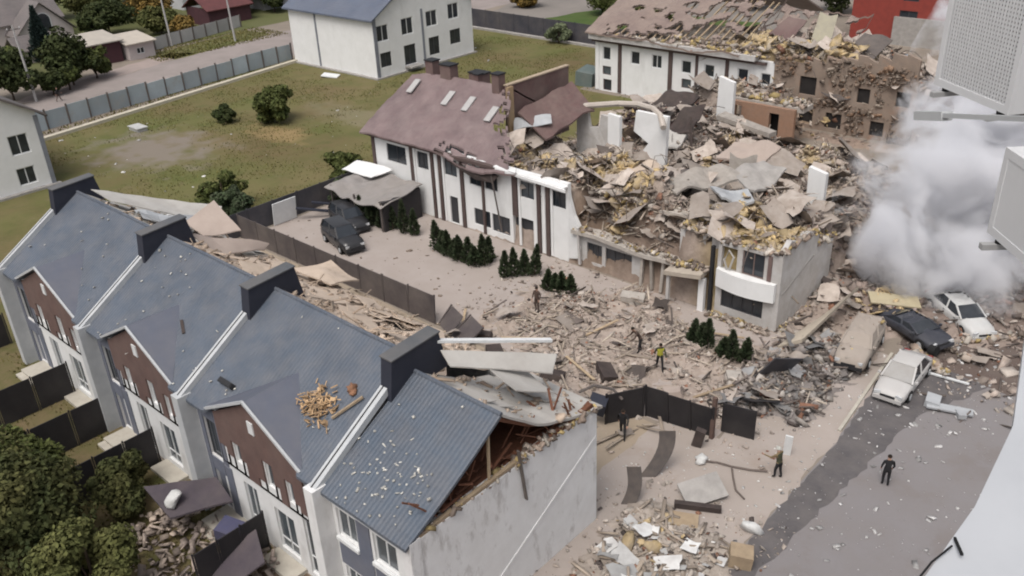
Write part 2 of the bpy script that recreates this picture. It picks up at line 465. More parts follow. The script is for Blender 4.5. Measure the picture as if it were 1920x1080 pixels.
# ------------------------------------------------------------------ rubble height field
ZB = (-46.5, -20.6, 45.0, 55.5)      # footprint of the collapsed half of the long building
def rub_h(x, y):
    x = np.asarray(x, float); y = np.asarray(y, float)
    n1 = fbm(x, y, .35, 4, 1); n2 = fbm(x, y, .9, 4, 5); n3 = fbm(x, y, .18, 3, 9)
    h = np.full(np.broadcast(x, y).shape, -.35)
    yard = sbox(x, y, -36.0, -17.5, 33.0, 42.6, 2.4) + .5 * sbox(x, y, -24, -17.5, 33.6, 36.5, .8)
    h = h + np.clip(yard, 0, 1) * (.24 + .85 * n1 * n2 * 1.6)
    h = h + sbox(x, y, -31, -26, 42.5, 44.6, 1.0) * (.15 + .35 * n2)
    back = sbox(x, y, -53, -24.0, 25.0, 31.6, .8)
    h = h + back * (.35 + .75 * n1)
    h = h + sbox(x, y, -30, -24, 28, 33.5, 1.5) * (.2 + .4 * n2)
    # collapsed storey
    A = sbox(x, y, ZB[0], ZB[1], ZB[2] - .2, ZB[3] + 1.5, .35)
    prof = np.where((x > -35.6) & (x < -27.2), np.clip(2.75 + (y - 44.9) * 1.15, 2.6, 5.7), 5.35)
    edge = sstep(-20.6, -23.5, x); edge = .72 + .28 * edge
    drop = 1 - .45 * sstep(50.5, 56.5, y)
    h = h + A * (prof * edge * drop + 4.6 * (n1 - .5) * sstep(44.8, 47, y) + 1.5 * (n2 - .5) - .1)
    # rubble field between the two long buildings
    B = sbox(x, y, -50, -22, 56.5, 81.5, 2.5) * (1 - A)
    h = h + B * (1.25 + 2.4 * (n3 - .45) + 1.5 * n1 + .9 * (n2 - .5)) * (1 - .62 * sstep(70, 79, y)) * (1 - .85 * sstep(69, 76, y) * sstep(-39, -37, x))
    h = h + sbox(x, y, -46.6, -40.6, 65, 72.5, 1.2) * (1.6 + 1.4 * (n1 - .4))
    h = h + sbox(x, y, -60, -46, 57, 81, 3) * .5 * n1
    h = h + sbox(x, y, -47, -37, 78.2, 82.2, .6) * (2.6 + .8 * n2)
    # foot of the ruined facade and its broken top
    h = h + sbox(x, y, -48, -26, 79.5, 82, 1.5) * (.2 + .6 * n2) * sstep(-52, -40, x)
    D = sbox(x, y, -50, -26, 83.0, 94, .5)
    h = h + D * (5.6 + .9 * sbox(x, y, -45, -33, 82, 90, 2) + 2.6 * (n1 - .3) + 1.2 * (n2 - .5)) * (.75 + .25 * sstep(-26, -33, x))
    # street end and wreck
    h = h + sbox(x, y, -22, -9, 50, 60, 3) * (.5 + .9 * n1)
    h = h + sbox(x, y, -20.5, -14, 44, 52, 1.6) * (.3 + .5 * n2)
    h = h + sbox(x, y, -18.5, -13.9, 36, 44.5, 1.2) * (.22 + .55 * n2)
    h = h + sbox(x, y, -18, -11.6, 18, 27.5, 1.6) * (.36 + .45 * n2)
    return h

def zones(x, y):
    """per-place colour of the rubble: dust, brown soil, yellow mineral wool, sand, burnt"""
    n = fbm(x, y, .4, 3, 31); n2 = fbm(x, y, .25, 3, 41)
    base = np.array([.385, .322, .278]) * np.ones((len(x), 3))
    def mixin(w, c):
        nonlocal base
        w = np.clip(w, 0, 1)[:, None]
        base = base * (1 - w) + np.array(c) * w
    mixin(sbox(x, y, -53, -33, 24, 33, 2), (.385, .315, .235))
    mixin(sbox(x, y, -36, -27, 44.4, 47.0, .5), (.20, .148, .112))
    ins = sbox(x, y, -44, -32, 46.0, 52, 1.5) * sstep(.38, .5, n) + sbox(x, y, -25.5, -20.8, 44.5, 49.5, 1.0) * sstep(.33, .45, n) \
        + sbox(x, y, -46, -34, 82.5, 88, 1) * sstep(.40, .52, n2) + .6 * sbox(x, y, -48, -26, 56, 80, 3) * sstep(.57, .66, n)
    mixin(ins * .95, (.46, .35, .15))
    mixin(sbox(x, y, -47, -40.3, 64, 73, 1.0), (.070, .046, .044))
    mixin(sbox(x, y, -18.5, -13.4, 35.5, 44, 1.5) * .85, (.20, .185, .18))
    mixin(.8 * sbox(x, y, -41, -28, 78, 84, 2), (.27, .20, .155))
    mixin(.4 * sstep(.56, .64, n2) * (y > 44), (.26, .205, .175))
    mixin(.8 * sbox(x, y, -20, -8, 50, 60, 3), (.16, .12, .105))
    mixin(.5 * sbox(x, y, -18, -11, 18, 29, 2), (.38, .35, .31))
    return base * (0.86 + .28 * fbm(x, y, 1.3, 3, 77))[:, None]

# ------------------------------------------------------------------ ground and surfaces
def ground_mat():
    return M('bare_dirt', (.225, .19, .155), (.165, .14, .115), .25, .95, .3, 5, dust=.4, dsc=.08)
MB().add([(-700, -200, 0), (300, -200, 0), (300, 900, 0), (-700, 900, 0)], [(0, 1, 2, 3)]).build('ground', ground_mat())['kind'] = 'structure'

def patch(name, poly, z, m, jag=0.0, seg=1.0, seed=0):
    """flat sheet with a ragged outline"""
    pts = []
    rr = random.Random(seed)
    for i in range(len(poly)):
        a, b = Vector(poly[i]), Vector(poly[(i + 1) % len(poly)])
        k = max(1, int((b - a).length / seg)) if jag else 1
        nn = Vector((-(b - a).y, (b - a).x)).normalized()
        for j in range(k):
            q = a + (b - a) * (j / k) + nn * (rr.uniform(-jag, jag) if j else 0)
            pts.append((q.x, q.y, z))
    o = MB().add(pts, [tuple(range(len(pts)))]).build(name, m)
    o['kind'] = 'structure'
    return o

# lawn: grass with worn soil, gravelly grey and mown-out patches, its own colours
def lawn_mat():
    m = M('lawn_grass', (.102, .112, .034), (.155, .128, .060), .1, .95, .5, 3.5)
    n, l = m.node_tree.nodes, m.node_tree.links
    p = n['Principled BSDF']; src = p.inputs['Base Color'].links[0].from_socket
    tc = n.new('ShaderNodeTexCoord')
    def blotch(col, sc, lo, hi, amt, w=1.0, off=0):
        nonlocal src
        nz = n.new('ShaderNodeTexNoise'); nz.inputs['Scale'].default_value = sc; nz.inputs['Detail'].default_value = 9
        nz.inputs['Roughness'].default_value = .7; nz.noise_dimensions = '4D'; nz.inputs['W'].default_value = off
        l.new(tc.outputs['Object'], nz.inputs['Vector'])
        r = n.new('ShaderNodeMapRange'); r.inputs[1].default_value = lo; r.inputs[2].default_value = hi; r.inputs[4].default_value = amt
        l.new(nz.outputs['Fac'], r.inputs[0])
        x = n.new('ShaderNodeMix'); x.data_type = 'RGBA'; x.inputs[7].default_value = (*col, 1)
        l.new(r.outputs[0], x.inputs[0]); l.new(src, x.inputs[6]); src = x.outputs[2]
    def spot(col, cx, cy, rx, ry, amt):
        """worn area: an uneven ellipse of bare soil"""
        nonlocal src
        mp = n.new('ShaderNodeMapping'); mp.vector_type = 'POINT'
        mp.inputs['Location'].default_value = (-cx / rx, -cy / ry, 0); mp.inputs['Scale'].default_value = (1 / rx, 1 / ry, 0)
        l.new(tc.outputs['Object'], mp.inputs[0])
        ln = n.new('ShaderNodeVectorMath'); ln.operation = 'LENGTH'; l.new(mp.outputs[0], ln.inputs[0])
        nz = n.new('ShaderNodeTexNoise'); nz.inputs['Scale'].default_value = .5; nz.inputs['Detail'].default_value = 8
        l.new(tc.outputs['Object'], nz.inputs['Vector'])
        ad = n.new('ShaderNodeMath'); ad.operation = 'MULTIPLY_ADD'; ad.inputs[1].default_value = 2.4
        l.new(nz.outputs['Fac'], ad.inputs[0]); l.new(ln.outputs['Value'], ad.inputs[2])
        r = n.new('ShaderNodeMapRange'); r.inputs[1].default_value = 2.35; r.inputs[2].default_value = 1.55; r.inputs[4].default_value = amt
        l.new(ad.outputs[0], r.inputs[0])
        x = n.new('ShaderNodeMix'); x.data_type = 'RGBA'; x.inputs[7].default_value = (*col, 1)
        l.new(r.outputs[0], x.inputs[0]); l.new(src, x.inputs[6]); src = x.outputs[2]
    blotch((.130, .090, .048), .07, .46, .66, .8, off=1.3)
    blotch((.055, .07, .018), .22, .55, .7, .55, off=4.0)
    blotch((.16, .13, .075), .6, .56, .7, .6, off=7.0)
    blotch((.072, .085, .024), .35, .5, .66, .5, off=9.0)
    spot((.205, .175, .150), -86, 39.5, 7.5, 6, .85)
    spot((.26, .185, .09), -79.5, 50, 5, 2.2, .85)
    spot((.21, .18, .12), -78, 59, 8, 3, .6)
    l.new(src, p.inputs['Base Color'])
    return m
LAWN = lawn_mat()
patch('lawn', [(-59.9, 30.9), (-59.9, 44.6), (-57.5, 57.5), (-49, 57.5), (-49, 81.5), (-64, 81.5), (-66, 100), (-106, 100), (-105.6, 72), (-99.4, 33), (-98, 10), (-60, 10)], .004, LAWN, .12, 2.0, 3)
verge_mat = M('verge_weeds', (.10, .11, .035), (.14, .125, .06), .5, .95, .5, 5)
patch('lawn', [(-103.8, 20), (-107.0, 72), (-106, 72.5), (-102.4, 20)], .008, verge_mat, .25, 1.5, 4)
road_mat = M('dirt_road', (.29, .25, .235), (.235, .205, .19), .25, .95, .2, 4, stain=((.19, .165, .15), .3, .6, (1, .25, 1)))
patch('road', [(-104.2, 0), (-109, 72), (-109, 130), (-118, 130), (-126, 90), (-121.5, 59), (-116.5, 40), (-113, 0)], .004, road_mat, .3, 2, 5)
side_mat = M('roadside_dust', (.33, .27, .245), (.27, .225, .205), .3, .95, .2, 4)
patch('road', [(-116.5, 40.5), (-121.5, 59), (-123.5, 66), (-127, 64), (-122.5, 46), (-117.5, 36)], .008, side_mat, .35, 1.5, 6)
patch('lawn', [(-122.2, 62), (-125.2, 80), (-131.5, 80), (-128.6, 61)], .008, verge_mat, .4, 1.5, 7)
far_green = M('far_grass', (.085, .10, .035), (.12, .115, .055), .1, .95, .5, 2)
patch('lawn', [(-127, 20), (-131.8, 82), (-135, 140), (-260, 200), (-260, 0), (-127, 0)], .004, far_green, .5, 4, 8)
patch('lawn', [(-104, 102.2), (-60, 102.2), (-60, 180), (-118, 180), (-112, 130)], .004, M('far_lot', (.23, .205, .185), (.175, .16, .145), .12, .95, .4, 2), .5, 4, 9)
patch('lawn', [(-95, 112), (-64, 104.5), (-64, 126), (-92, 122)], .008, M('green_strip', (.05, .085, .02), (.075, .10, .03), .3, .95, .5, 3), .5, 2, 10)
# driveway of the long building, yards behind and in front of the townhouses
drive_mat = M('pale_paving', (.37, .325, .30), (.32, .28, .255), .5, .92, .15, 8, dust=.5, dsc=.25, dustc=(.34, .285, .25))
patch('driveway', [(-59.1, 32.5), (-20.6, 32.5), (-17.4, 33), (-17.4, 44.4), (-59.1, 44.4)], .004, drive_mat)
yard_mat = M('sandy_yard', (.335, .27, .20), (.285, .235, .18), .4, .95, .3, 6, dust=.3)
patch('yard', [(-58.5, 24.8), (-20, 24.8), (-20, 32.2), (-58.5, 32.2)], .004, yard_mat, .1, 1.5, 11)
garden_mat = M('garden_grass', (.085, .088, .028), (.155, .115, .065), .5, .95, .5, 6, stain=((.19, .14, .085), .35, .7))
patch('lawn', [(-62, 2), (-27.5, 2), (-27.5, 14.1), (-62, 14.1)], .004, garden_mat, .1, 2, 12)
patch('yard', [(-28.2, 2), (-17, 2), (-17, 14.1), (-28.2, 14.1)], .006, M('brown_soil', (.14, .10, .07), (.10, .075, .055), .6, .95, .4, 6), .1, 2, 13)
patch('lawn', [(-66, 14), (-54.2, 14), (-54.2, 31), (-66, 31)], .006, garden_mat, .15, 2, 14)
# side lot, pavement, street
walk_mat = M('dusty_pavement', (.365, .32, .295), (.31, .27, .245), .35, .93, .2, 6, dust=.5, dsc=.2, stain=((.25, .19, .155), .22, .65))
patch('pavement', [(-20.4, 10), (-12.6, 10), (-12.6, 36), (-13.4, 46), (-17.2, 46), (-17.2, 33.2), (-20.4, 33.2)], .012, walk_mat, .16, .6, 77)
asph_mat = M('street_asphalt', (.205, .193, .197), (.165, .155, .16), .5, .92, .25, 9, dust=.5, dsc=.5, dustc=(.25, .225, .21), stain=((.125, .105, .10), .25, .7))
patch('street', [(-12.6, 5), (12, 5), (12, 62), (-13.4, 62), (-13.4, 46), (-12.6, 36)], .004, asph_mat)
dark_mat = M('wet_dark_asphalt', (.092, .087, .092), (.068, .064, .068), .6, .85, .25, 9, dust=.42, dsc=.8, dustc=(.22, .195, .18))
patch('street', [(-12.55, 6), (-12.0, 6), (-11.35, 27), (-10.3, 41), (-8.4, 46), (-8, 52), (-13.2, 52), (-13.3, 46), (-12.55, 36)], .008, dark_mat, .13, .45, 15)
patch('street', [(-13, 47), (-7.2, 46), (-4, 49), (-4, 62), (-16, 62), (-15, 52)], .012, M('scorched_ground', (.10, .072, .062), (.07, .052, .048), .6, .95, .5, 7, dust=.25, dsc=.6), .4, 1, 16)
# kerbs
kb = MB()
for (a, b) in [((-12.85, 37.5), (-13.6, 46.3))]:
    kb.beam((*a, .06), (*b, .06), .16, .12)
kb.build('kerb', cream)['kind'] = 'structure'
kb = MB(); kb.beam((-99.1, 33.4, .16), (-105.6, 72.2, .16), .7, .34)
kb.build('kerb', M('pale_footing', (.50, .46, .37), (.43, .395, .32), .8, .9, .15, 6))['kind'] = 'structure'
kb = MB(); kb.beam((-104, 100.4, .15), (-66, 99.4, .15), .6, .3); kb.build('kerb', concrete)['kind'] = 'structure'

# rubble ground mesh
def rubble_ground():
    st = .3
    xs = np.arange(-61, -7, st); ys = np.arange(17, 96, st)
    X, Y = np.meshgrid(xs, ys)
    Z = rub_h(X, Y)
    Z = Z + (Z > -.1) * (.16 * (fbm(X, Y, 3.0, 2, 3) - .5) + .10 * RNG.uniform(-1, 1, X.shape))
    Z = np.where(Z < -.05, -.3, Z)
    nx = len(xs); N = X.size
    idx = np.arange(N).reshape(X.shape)
    f = np.stack([idx[:-1, :-1], idx[:-1, 1:], idx[1:, 1:], idx[1:, :-1]], -1).reshape(-1, 4)
    zz = Z.ravel()
    keep = (zz[f].max(1) > -.05)
    f = f[keep]
    used = np.unique(f); mp = np.full(N, -1); mp[used] = np.arange(len(used))
    V = np.stack([X.ravel(), Y.ravel(), zz], 1)[used]
    col = zones(V[:, 0], V[:, 1])
    m = M('rubble_dirt', (1, 1, 1), (.72, .70, .68), 2.2, .97, .8, 7, attr='tint')
    o = np_mesh('rubble_ground', V, mp[f], m, color=col, smooth=False)
    tag(o, 'dusty heap of crushed building rubble filling the ruined half of the block', 'rubble', kind='stuff')
rubble_ground()

# ------------------------------------------------------------------ windows and doors
def window(par, p0, u, a, b, c, d, inset=.10, fm=None, gm=None, bars=1, rail=None, fw=.07, name='window'):
    """frame in the opening (a..b along u, c..d up) of a wall that starts at p0; its glass is a sub-part"""
    fm = fm or frame_w; gm = gm or glass
    u = Vector((u[0], u[1], 0)).normalized(); nrm = Vector((-u.y, u.x, 0)); p = Vector((p0[0], p0[1], 0)) + nrm * inset
    def bar(a0, a1, z0, z1, dd=.06):
        q = [p + u * a0 + Vector((0, 0, z0)), p + u * a1 + Vector((0, 0, z0)), p + u * a1 + Vector((0, 0, z1)), p + u * a0 + Vector((0, 0, z1))]
        f.prism(q, nrm * dd)
    f = MB()
    bar(a, b, c, c + fw); bar(a, b, d - fw, d); bar(a, a + fw, c + fw, d - fw); bar(b - fw, b, c + fw, d - fw)
    for i in range(1, bars + 1):
        x = a + (b - a) * i / (bars + 1); bar(x - fw / 2, x + fw / 2, c + fw, d - fw)
    if rail: 
        z = c + (d - c) * rail; bar(a + fw, b - fw, z - fw / 2, z + fw / 2, .055)
    w = f.build(name, fm, par)
    g = MB(); e = .02
    q = [p + u * (a + e) + nrm * .03 + Vector((0, 0, c + e)), p + u * (b - e) + nrm * .03 + Vector((0, 0, c + e)),
         p + u * (b - e) + nrm * .03 + Vector((0, 0, d - e)), p + u * (a + e) + nrm * .03 + Vector((0, 0, d - e))]
    g.prism(q, nrm * .012).build('pane', gm, w)
    return w

def door(par, p0, u, a, b, d, m, inset=.12):
    u = Vector((u[0], u[1], 0)).normalized(); nrm = Vector((-u.y, u.x, 0)); p = Vector((p0[0], p0[1], 0)) + nrm * inset
    f = MB().prism([p + u * a + Vector((0, 0, .02)), p + u * b + Vector((0, 0, .02)), p + u * b + Vector((0, 0, d)), p + u * a + Vector((0, 0, d))], nrm * .06)
    o = f.build('door', m, par)
    h = MB().box(-.02, .02, -.05, .0, -.1, .1, 0, Matrix.Translation(p + u * (b - .12) + Vector((0, 0, 1.05))))
    h.build('handle', steel_dk, o)
    return o
# ------------------------------------------------------------------ townhouse row in the foreground
XB = [-53.6, -42.9, -33.2, -23.5, -18.5]
YF, YB = 14.2, 24.6
RY, RZ0, SL = 19.1, 9.55, .635
def roofz(y): return 6.28 + SL * (y - 14.0)
TOWN = 'terraced houses with blue grey roofs in a row'
TL = ['far end blue roofed townhouse with peeled whitish back roof and brown dormer',
      'second blue roofed townhouse from the far end with dark scratches on its roof',
      'blue roofed townhouse with splintered timber lying on its front roof slope',
      'narrow end townhouse with open gable and long blank pale side wall']
def townhouse(i):
    x0, x1 = XB[i], XB[i + 1]; Wd = x1 - x0; k = Wd / 9.7; last = i == 3
    t = thing('townhouse', ((x0 + x1) / 2, YF, 0), TL[i], 'townhouse', TOWN)
    p0 = (x0, YF); U = (1, 0)
    if not last:
        lo = [(3.2, 4.2, .3, 2.9), (5.45, 6.85, .45, 2.7), (7.6, 8.65, .3, 3.3)]
        up = [(3.05, 3.6, 3.9, 5.0), (5.4, 6.0, 3.8, 5.15), (6.9, 7.4, 3.75, 4.95), (8.15, 8.95, 3.9, 5.5)]
        lf = [(.75, 1.55, .25, 2.35), (.75, 1.75, 3.2, 5.3)]
        sc = lambda L: [(a * k, b * k, c, d) for a, b, c, d in L]
        lo, up, lf = sc(lo), sc(up), sc(lf)
    else:
        lo = [(.55, 1.5, .3, 2.4), (2.6, 4.1, .3, 2.4)]; up = [(.5, 1.65, 3.95, 5.35), (2.65, 3.95, 3.95, 5.35)]; lf = []
    w = MB().wall(p0, U, Wd, 0, 6.2, .3, lo + up + lf)
    w.box(x0 + .02, x1 - (.42 if last else .02), YF + .32, YB - .32, 2.95, 3.1)
    w.wall((x1, YB), (-1, 0), Wd, 0, 6.05, .3, [(1.2 * k, 2.3 * k, .2, 2.3), (Wd - 3.5 * k, Wd - 1.5 * k, .3, 2.3), (Wd * .4, Wd * .4 + 1.3, 3.6, 5.2)])
    w.build('wall', white, t)
    for h in lo: window(t, p0, U, *h, bars=1, rail=.3 if h[3] > 3 else .25, gm=glass_g if random.random() < .5 else glass)
    for h in up: window(t, p0, U, *h, bars=1 if h[1] - h[0] > .8 else 0, gm=glass_g if random.random() < .4 else glass)
    if not last:
        window(t, p0, U, *lf[1], bars=0, fm=frame_d)
        door(t, p0, U, *lf[0][:2], lf[0][3], blue_panel)
        # blue-grey panels of the entrance bay, one by one
        P = MB
        for (a, b, c, d) in [(.42, .75, 0, 6.1), (1.8, 2.35, 0, 3.1), (.78, 1.75, 2.4, 3.15), (1.8, 2.2, 3.15, 6.1), (.78, 1.75, 5.35, 6.1)]:
            MB().box(x0 + a * k, x0 + b * k, YF - .05, YF - .002, c + .015, d - .015).build('panel', blue_panel, t)
        # brown cladding of the upper floor with notched lower edge, running up into the gable
        a0, a1 = 1.95 * k, 8.2 * k
        holes = [(2.98 * k, 3.67 * k, 3.4, 5.04), (5.33 * k, 6.07 * k, 3.4, 5.19), (6.86 * k, 7.44 * k, 3.4, 4.98), (1.9 * k, 2.5 * k, 3.4, 4.45), (2.5 * k, 2.98 * k, 3.4, 4.1), (3.67 * k, 4.0 * k, 3.4, 4.3), (4.8 * k, 5.33 * k, 3.4, 3.95), (6.07 * k, 6.4 * k, 3.4, 4.2), (7.44 * k, 7.75 * k, 3.4, 4.0), (7.75 * k, 8.3 * k, 3.4, 3.7)]
        c = MB().wall((x0 + a0, YF - .08), U, a1 - a0, 3.45, 6.12, .078, [(h[0] - a0, h[1] - a0, h[2], h[3]) for h in holes])
        uc = (2.4 + 7.95) / 2 * k - .1 * k; hw = 3.15 * k
        c.prism([(x0 + uc - hw + .1, YF - .08, 6.12), (x0 + uc + hw - .1, YF - .08, 6.12), (x0 + uc, YF - .08, 7.85)], (0, .3, 0))
        c.build('cladding', brown_clad, t)
        MB().box(x0 + uc - .2, x0 + uc + .2, YF - .13, YF - .08, 6.35, 6.95).build('wall_lamp', frame_w, t)
        # dormer roof
        rid = 14.0 + (8.0 - 6.28) / SL
        fr = YF - .2
        A = (x0 + uc, fr, 8.0); B = (x0 + uc, rid + .1, 8.02)
        for s in (-1, 1):
            E = (x0 + uc + s * (hw + .25), fr, 6.2)
            E2 = (x0 + uc + s * (hw + .25), 14.1, 6.34)
            d = MB().prism([A, B, E2, E] if s > 0 else [A, E, E2, B], (0, 0, -.1))
            d.build('dormer_roof', M('smooth_blue_grey_sheet', (.088, .103, .142), (.076, .09, .125), .8, .55, .03, 8, dust=.2, spec=.35), t)
            v = MB().beam((A[0], A[1] - .03, A[2] + .02), (E[0], E[1] - .03, E[2] + .02), .1, .12)
            v.build('verge', trim_grey, t)
        # balcony-like door stoop
        st = MB().box(x0 + 1.0 * k, x0 + 2.7 * k, YF - 1.35, YF - .01, .0, .32).box(x0 + 1.0 * k, x0 + 2.7 * k, YF - 1.7, YF - 1.352, 0, .16)
        st.build('stoop', cream, t)
        MB().box(x0 + 5.1 * k, x0 + 7.2 * k, YF - .9, YF - .01, 0, .2).build('stoop', cream, t)
    else:
        for (a, b, c, d) in [(.45, 1.75, 2.55, 3.7), (1.75, 2.5, .2, 6.0), (2.6, 4.2, 2.55, 3.7)]:
            MB().box(x0 + a, x0 + b, YF - .05, YF - .002, c, d).build('panel', blue_panel, t)
        for (a, b) in [(.4, 1.75), (2.55, 4.1)]:
            MB().box(x0 + a, x0 + b, YF - .12, YF - .002, 3.74, 3.9).build('sill', frame_w, t)
        MB().beam((x0 + .4, YF - .3, 6.05), (x1 - .1, YF - .3, 6.05), .14, .12).build('gutter', trim_grey, t)
    # party wall pillar, slope parapet and ridge stack on the left boundary
    MB().box(x0 - .28, x0 + .28, YF - .75, YF - .01, 0, 6.35).build('pillar', trim_grey if not last else white, t)
    if last:
        MB().box(x1 - .4, x1, YF + .31, YB - .31, 0, 6.2).box(x1 - .4, x1 + .003, YB - .305, YB + .02, 0, 6.2).box(x1 - .4, x1 + .03, YF - .2, YF + .305, 0, 6.28).build('end_wall', M('pale_render', (.73, .73, .735), (.66, .655, .655), 1.2, .92, .15, 9, dust=.15, stain=((.36, .34, .33), 1.5, .7, (1, 1, .4))), t)
    if not last:
        MB().wall((x0 + .1, YB), (0, -1), YB - YF - .62, 0, 6.2, .2, []).build('party_wall', white, t)
    pa = MB()
    q0, q1 = (x0, YF - .72, roofz(YF - .72) + .2), (x0, 17.55, roofz(17.55) + .2)
    pa.prism([(x0 - .2, q0[1], q0[2] - .25), (x0 + .2, q0[1], q0[2] - .25), (x0 + .2, q0[1], q0[2] + .08), (x0 - .2, q0[1], q0[2] + .08)], Vector(q1) - Vector(q0))
    pb = pa.build('parapet', trim_grey, t)
    MB().prism([(x0 - .06, q0[1], q0[2] + .084), (x0 + .0, q0[1], q0[2] + .084), (x0 + .0, q0[1], q0[2] + .1), (x0 - .06, q0[1], q0[2] + .1)], Vector(q1) - Vector(q0)).build('flashing_seam', dark_trim, pb)
    ch = MB().prism([(x0 - .22, 17.5, roofz(17.5) - .3), (x0 - .22, 17.75, 10.0), (x0 - .22, 20.25, 10.15), (x0 - .22, 20.6, 8.4)], (.62, 0, 0)).build('party_wall_stack', navy, t)
    MB().prism([(x0 - .27, 17.7, 10.002), (x0 - .27, 20.3, 10.155), (x0 - .27, 20.3, 10.215), (x0 - .27, 17.7, 10.062)], (.72, 0, 0)).build('coping', M('grey_blue_coping', (.075, .085, .10), (.06, .07, .08), 2, .6, .05, dust=.3), ch)
    # front roof slope, slightly uneven metal tile
    ry, dz = RY, 0.0
    if last: ry, dz = 18.85, -.32
    xa, xb = x0 + .2, x1 - (.18 if not last else -.02)
    zr = roofz(ry) + dz
    dc, dw = (x0 + ((2.4 + 7.95) / 2 - .1) * k, 3.35 * k) if not last else (0, -1)
    def fr_(u, v):
        x = xa + (xb - xa) * u; y0 = YF - .38
        if not last and abs(x - dc) < dw:      # the slope starts behind the dormer
            y0 = 14.0 + (8.0 - 6.28) / SL * max(0, 1 - abs(x - dc) / dw) - .12
        y = y0 + (ry - y0) * v
        z = roofz(y) + (dz * (y - YF) / (ry - YF) if last else 0)
        z += .035 * (noise.noise(Vector((x * .5, y * .6, i * 7.0)))) - .05 * math.sin(v * math.pi) * (noise.noise(Vector((x * .25, 3.3, i))) + .3)
        if last and u > .8: z += -.1 * (u - .8) / .2 * math.sin(v * 3.14)
        return (x, y, z)
    MB().sheet(fr_, 60, 22, .14).build('roof', slate_end if last else slate, t)
    rc = MB().tube([fr_(0, 1), fr_(.33, 1), fr_(.66, 1), fr_(1, 1)], .09, 7).build('ridge_cap', slate, t)
    # back slope: dusty boards, sagging
    mats_b = [pale_sheet, osb, osb, pale_sheet]
    def bk(u, v):
        x = xa + (xb - xa) * u; y = ry + .06 + (YB + .35 - ry) * v
        z = zr - .05 + (6.05 - zr) * v
        sag = [.25, .35, .45, .75][i]
        z -= sag * math.sin(v * math.pi) * (.6 + .4 * (noise.noise(Vector((x * .4, y * .5, 9 + i))) + (.3 * u if last else .5)))
        z += (.05 if last else .13) * noise.noise(Vector((x * 1.3, y * 1.3, 3 + i)))
        return (x, y, z)
    MB().sheet(bk, 24, 16, .12, skip=None if last else (lambda u, v: v > .55 and noise.noise(Vector((u * 7, v * 6, i * 3.0))) > .22)).build('back_roof', mats_b[i], t)
    # laths, splinters and crumbs lying over the back slope
    rg_ = np.random.default_rng(300 + i); nb = [20, 40, 95, 12][i]
    cc = np.array([bk(a, b) for a, b in zip(rg_.uniform(.03, .97, nb), rg_.uniform(.05, .98, nb))]) + np.array([0, 0, .07])
    v_, f_ = np_boxes(cc - np.array([t.location.x, t.location.y, 0]), np.stack([rg_.uniform(.2, 2.2, nb) * rg_.uniform(.3, 1, nb), rg_.uniform(.04, .16, nb), rg_.uniform(.02, .06, nb)], 1), .5, .1, rg_)
    tag(np_mesh('roof_laths', v_, f_, M('tan_laths', (.47, .37, .28), (.26, .19, .14), 1.5, .9, 0, island=.45, dust=.3), t), kind='stuff')
    nb = [120, 130, 240, 60][i]
    cc = np.array([bk(a, b) for a, b in zip(rg_.uniform(.02, .98, nb), rg_.uniform(.04, 1, nb))]) + np.array([0, 0, .03])
    v_, f_ = np_boxes(cc - np.array([t.location.x, t.location.y, 0]), np.stack([rg_.gamma(2, .05, nb) + .03] * 3, 1) * np.array([1.4, 1, .5]), .6, .3, rg_)
    tag(np_mesh('roof_crumbs', v_, f_, M('tan_crumbs', (.44, .36, .29), (.30, .235, .185), 2, .95, 0, island=.4), t), kind='stuff')
    # loose boards and dust ridges of the back slope, separate pieces
    bm_ = osb if i in (1, 2) else pale_sheet
    rr = random.Random(40 + i)
    for q in range([6, 18, 20, 5][i]):
        u, v = rr.uniform(.08, .9), rr.uniform(.12, .9)
        c = Vector(bk(u, v)); L, Bw = rr.uniform(1.2, 3.0), rr.uniform(.5, 1.3)
        an = rr.uniform(-.35, .35) if i in (0, 3) else rr.uniform(-.7, .7); sl = -math.atan((zr - 6.05) / (YB + .35 - ry)) + rr.uniform(-.05, .12)
        MB().cbox((c.x, c.y, c.z + .06), (L, Bw, .04), an * (.25 if last else 1), sl, rr.uniform(-.09, .09) * (.3 if last else 1)).build('roof_board', bm_, t)
    if last:
        # torn timber attic in the open gable
        g = MB()
        g.box(x0 + .5, x1 - .41, YF + .4, YB - .3, 6.02, 6.16)
        g.build('attic_floor', timber_red, t)
        for q in range(7):
            xx = x1 - .15 - q * .62
            r = MB().beam((xx, YF + .3, 6.22), (xx, ry - .05, zr - .24), .08, .16)
            r.build('rafter', timber_red, t)
        for q in range(7):
            xx = x1 - .15 - q * .62
            rp_ = [(xx, ry, zr - .3)] + [(xx, bk(min(max((xx - xa) / (xb - xa), 0), 1), v)[1], bk(min(max((xx - xa) / (xb - xa), 0), 1), v)[2] - .2) for v in (.25, .5, .75, .98)]
            r = MB()
            for a, b in zip(rp_[:-1], rp_[1:]): r.beam(a, b, .08, .15)
            r.build('rafter', timber_red, t)
        MB().beam((x1 - .12, ry - .7, 6.2), (x1 - .18, ry - .55, zr - .55), .09, .09).build('post', timber, t)
        MB().beam((x1 - .1, YF + .2, 6.26), (x1 - .1, ry + 1.2, 6.34), .16, .14).build('wall_plate', timber, t)
        MB().beam((x1 - .12, ry + 1.9, 6.26), (x1 - .14, YB - .2, 6.32), .2, .2).build('wall_plate', timber_red, t)
        MB().prism([(x0 + .35, YF + 1.0, 6.17), (x0 + .35, YB - 1.2, 6.17), (x0 + .35, ry + .4, 8.5), (x0 + .35, ry - .3, 8.6)], (.1, 0, 0)).build('inner_partition', M('attic_lining', (.10, .05, .035), (.075, .04, .03), 1.5, .95, .2), t)
        rr = random.Random(5)
        s = MB()
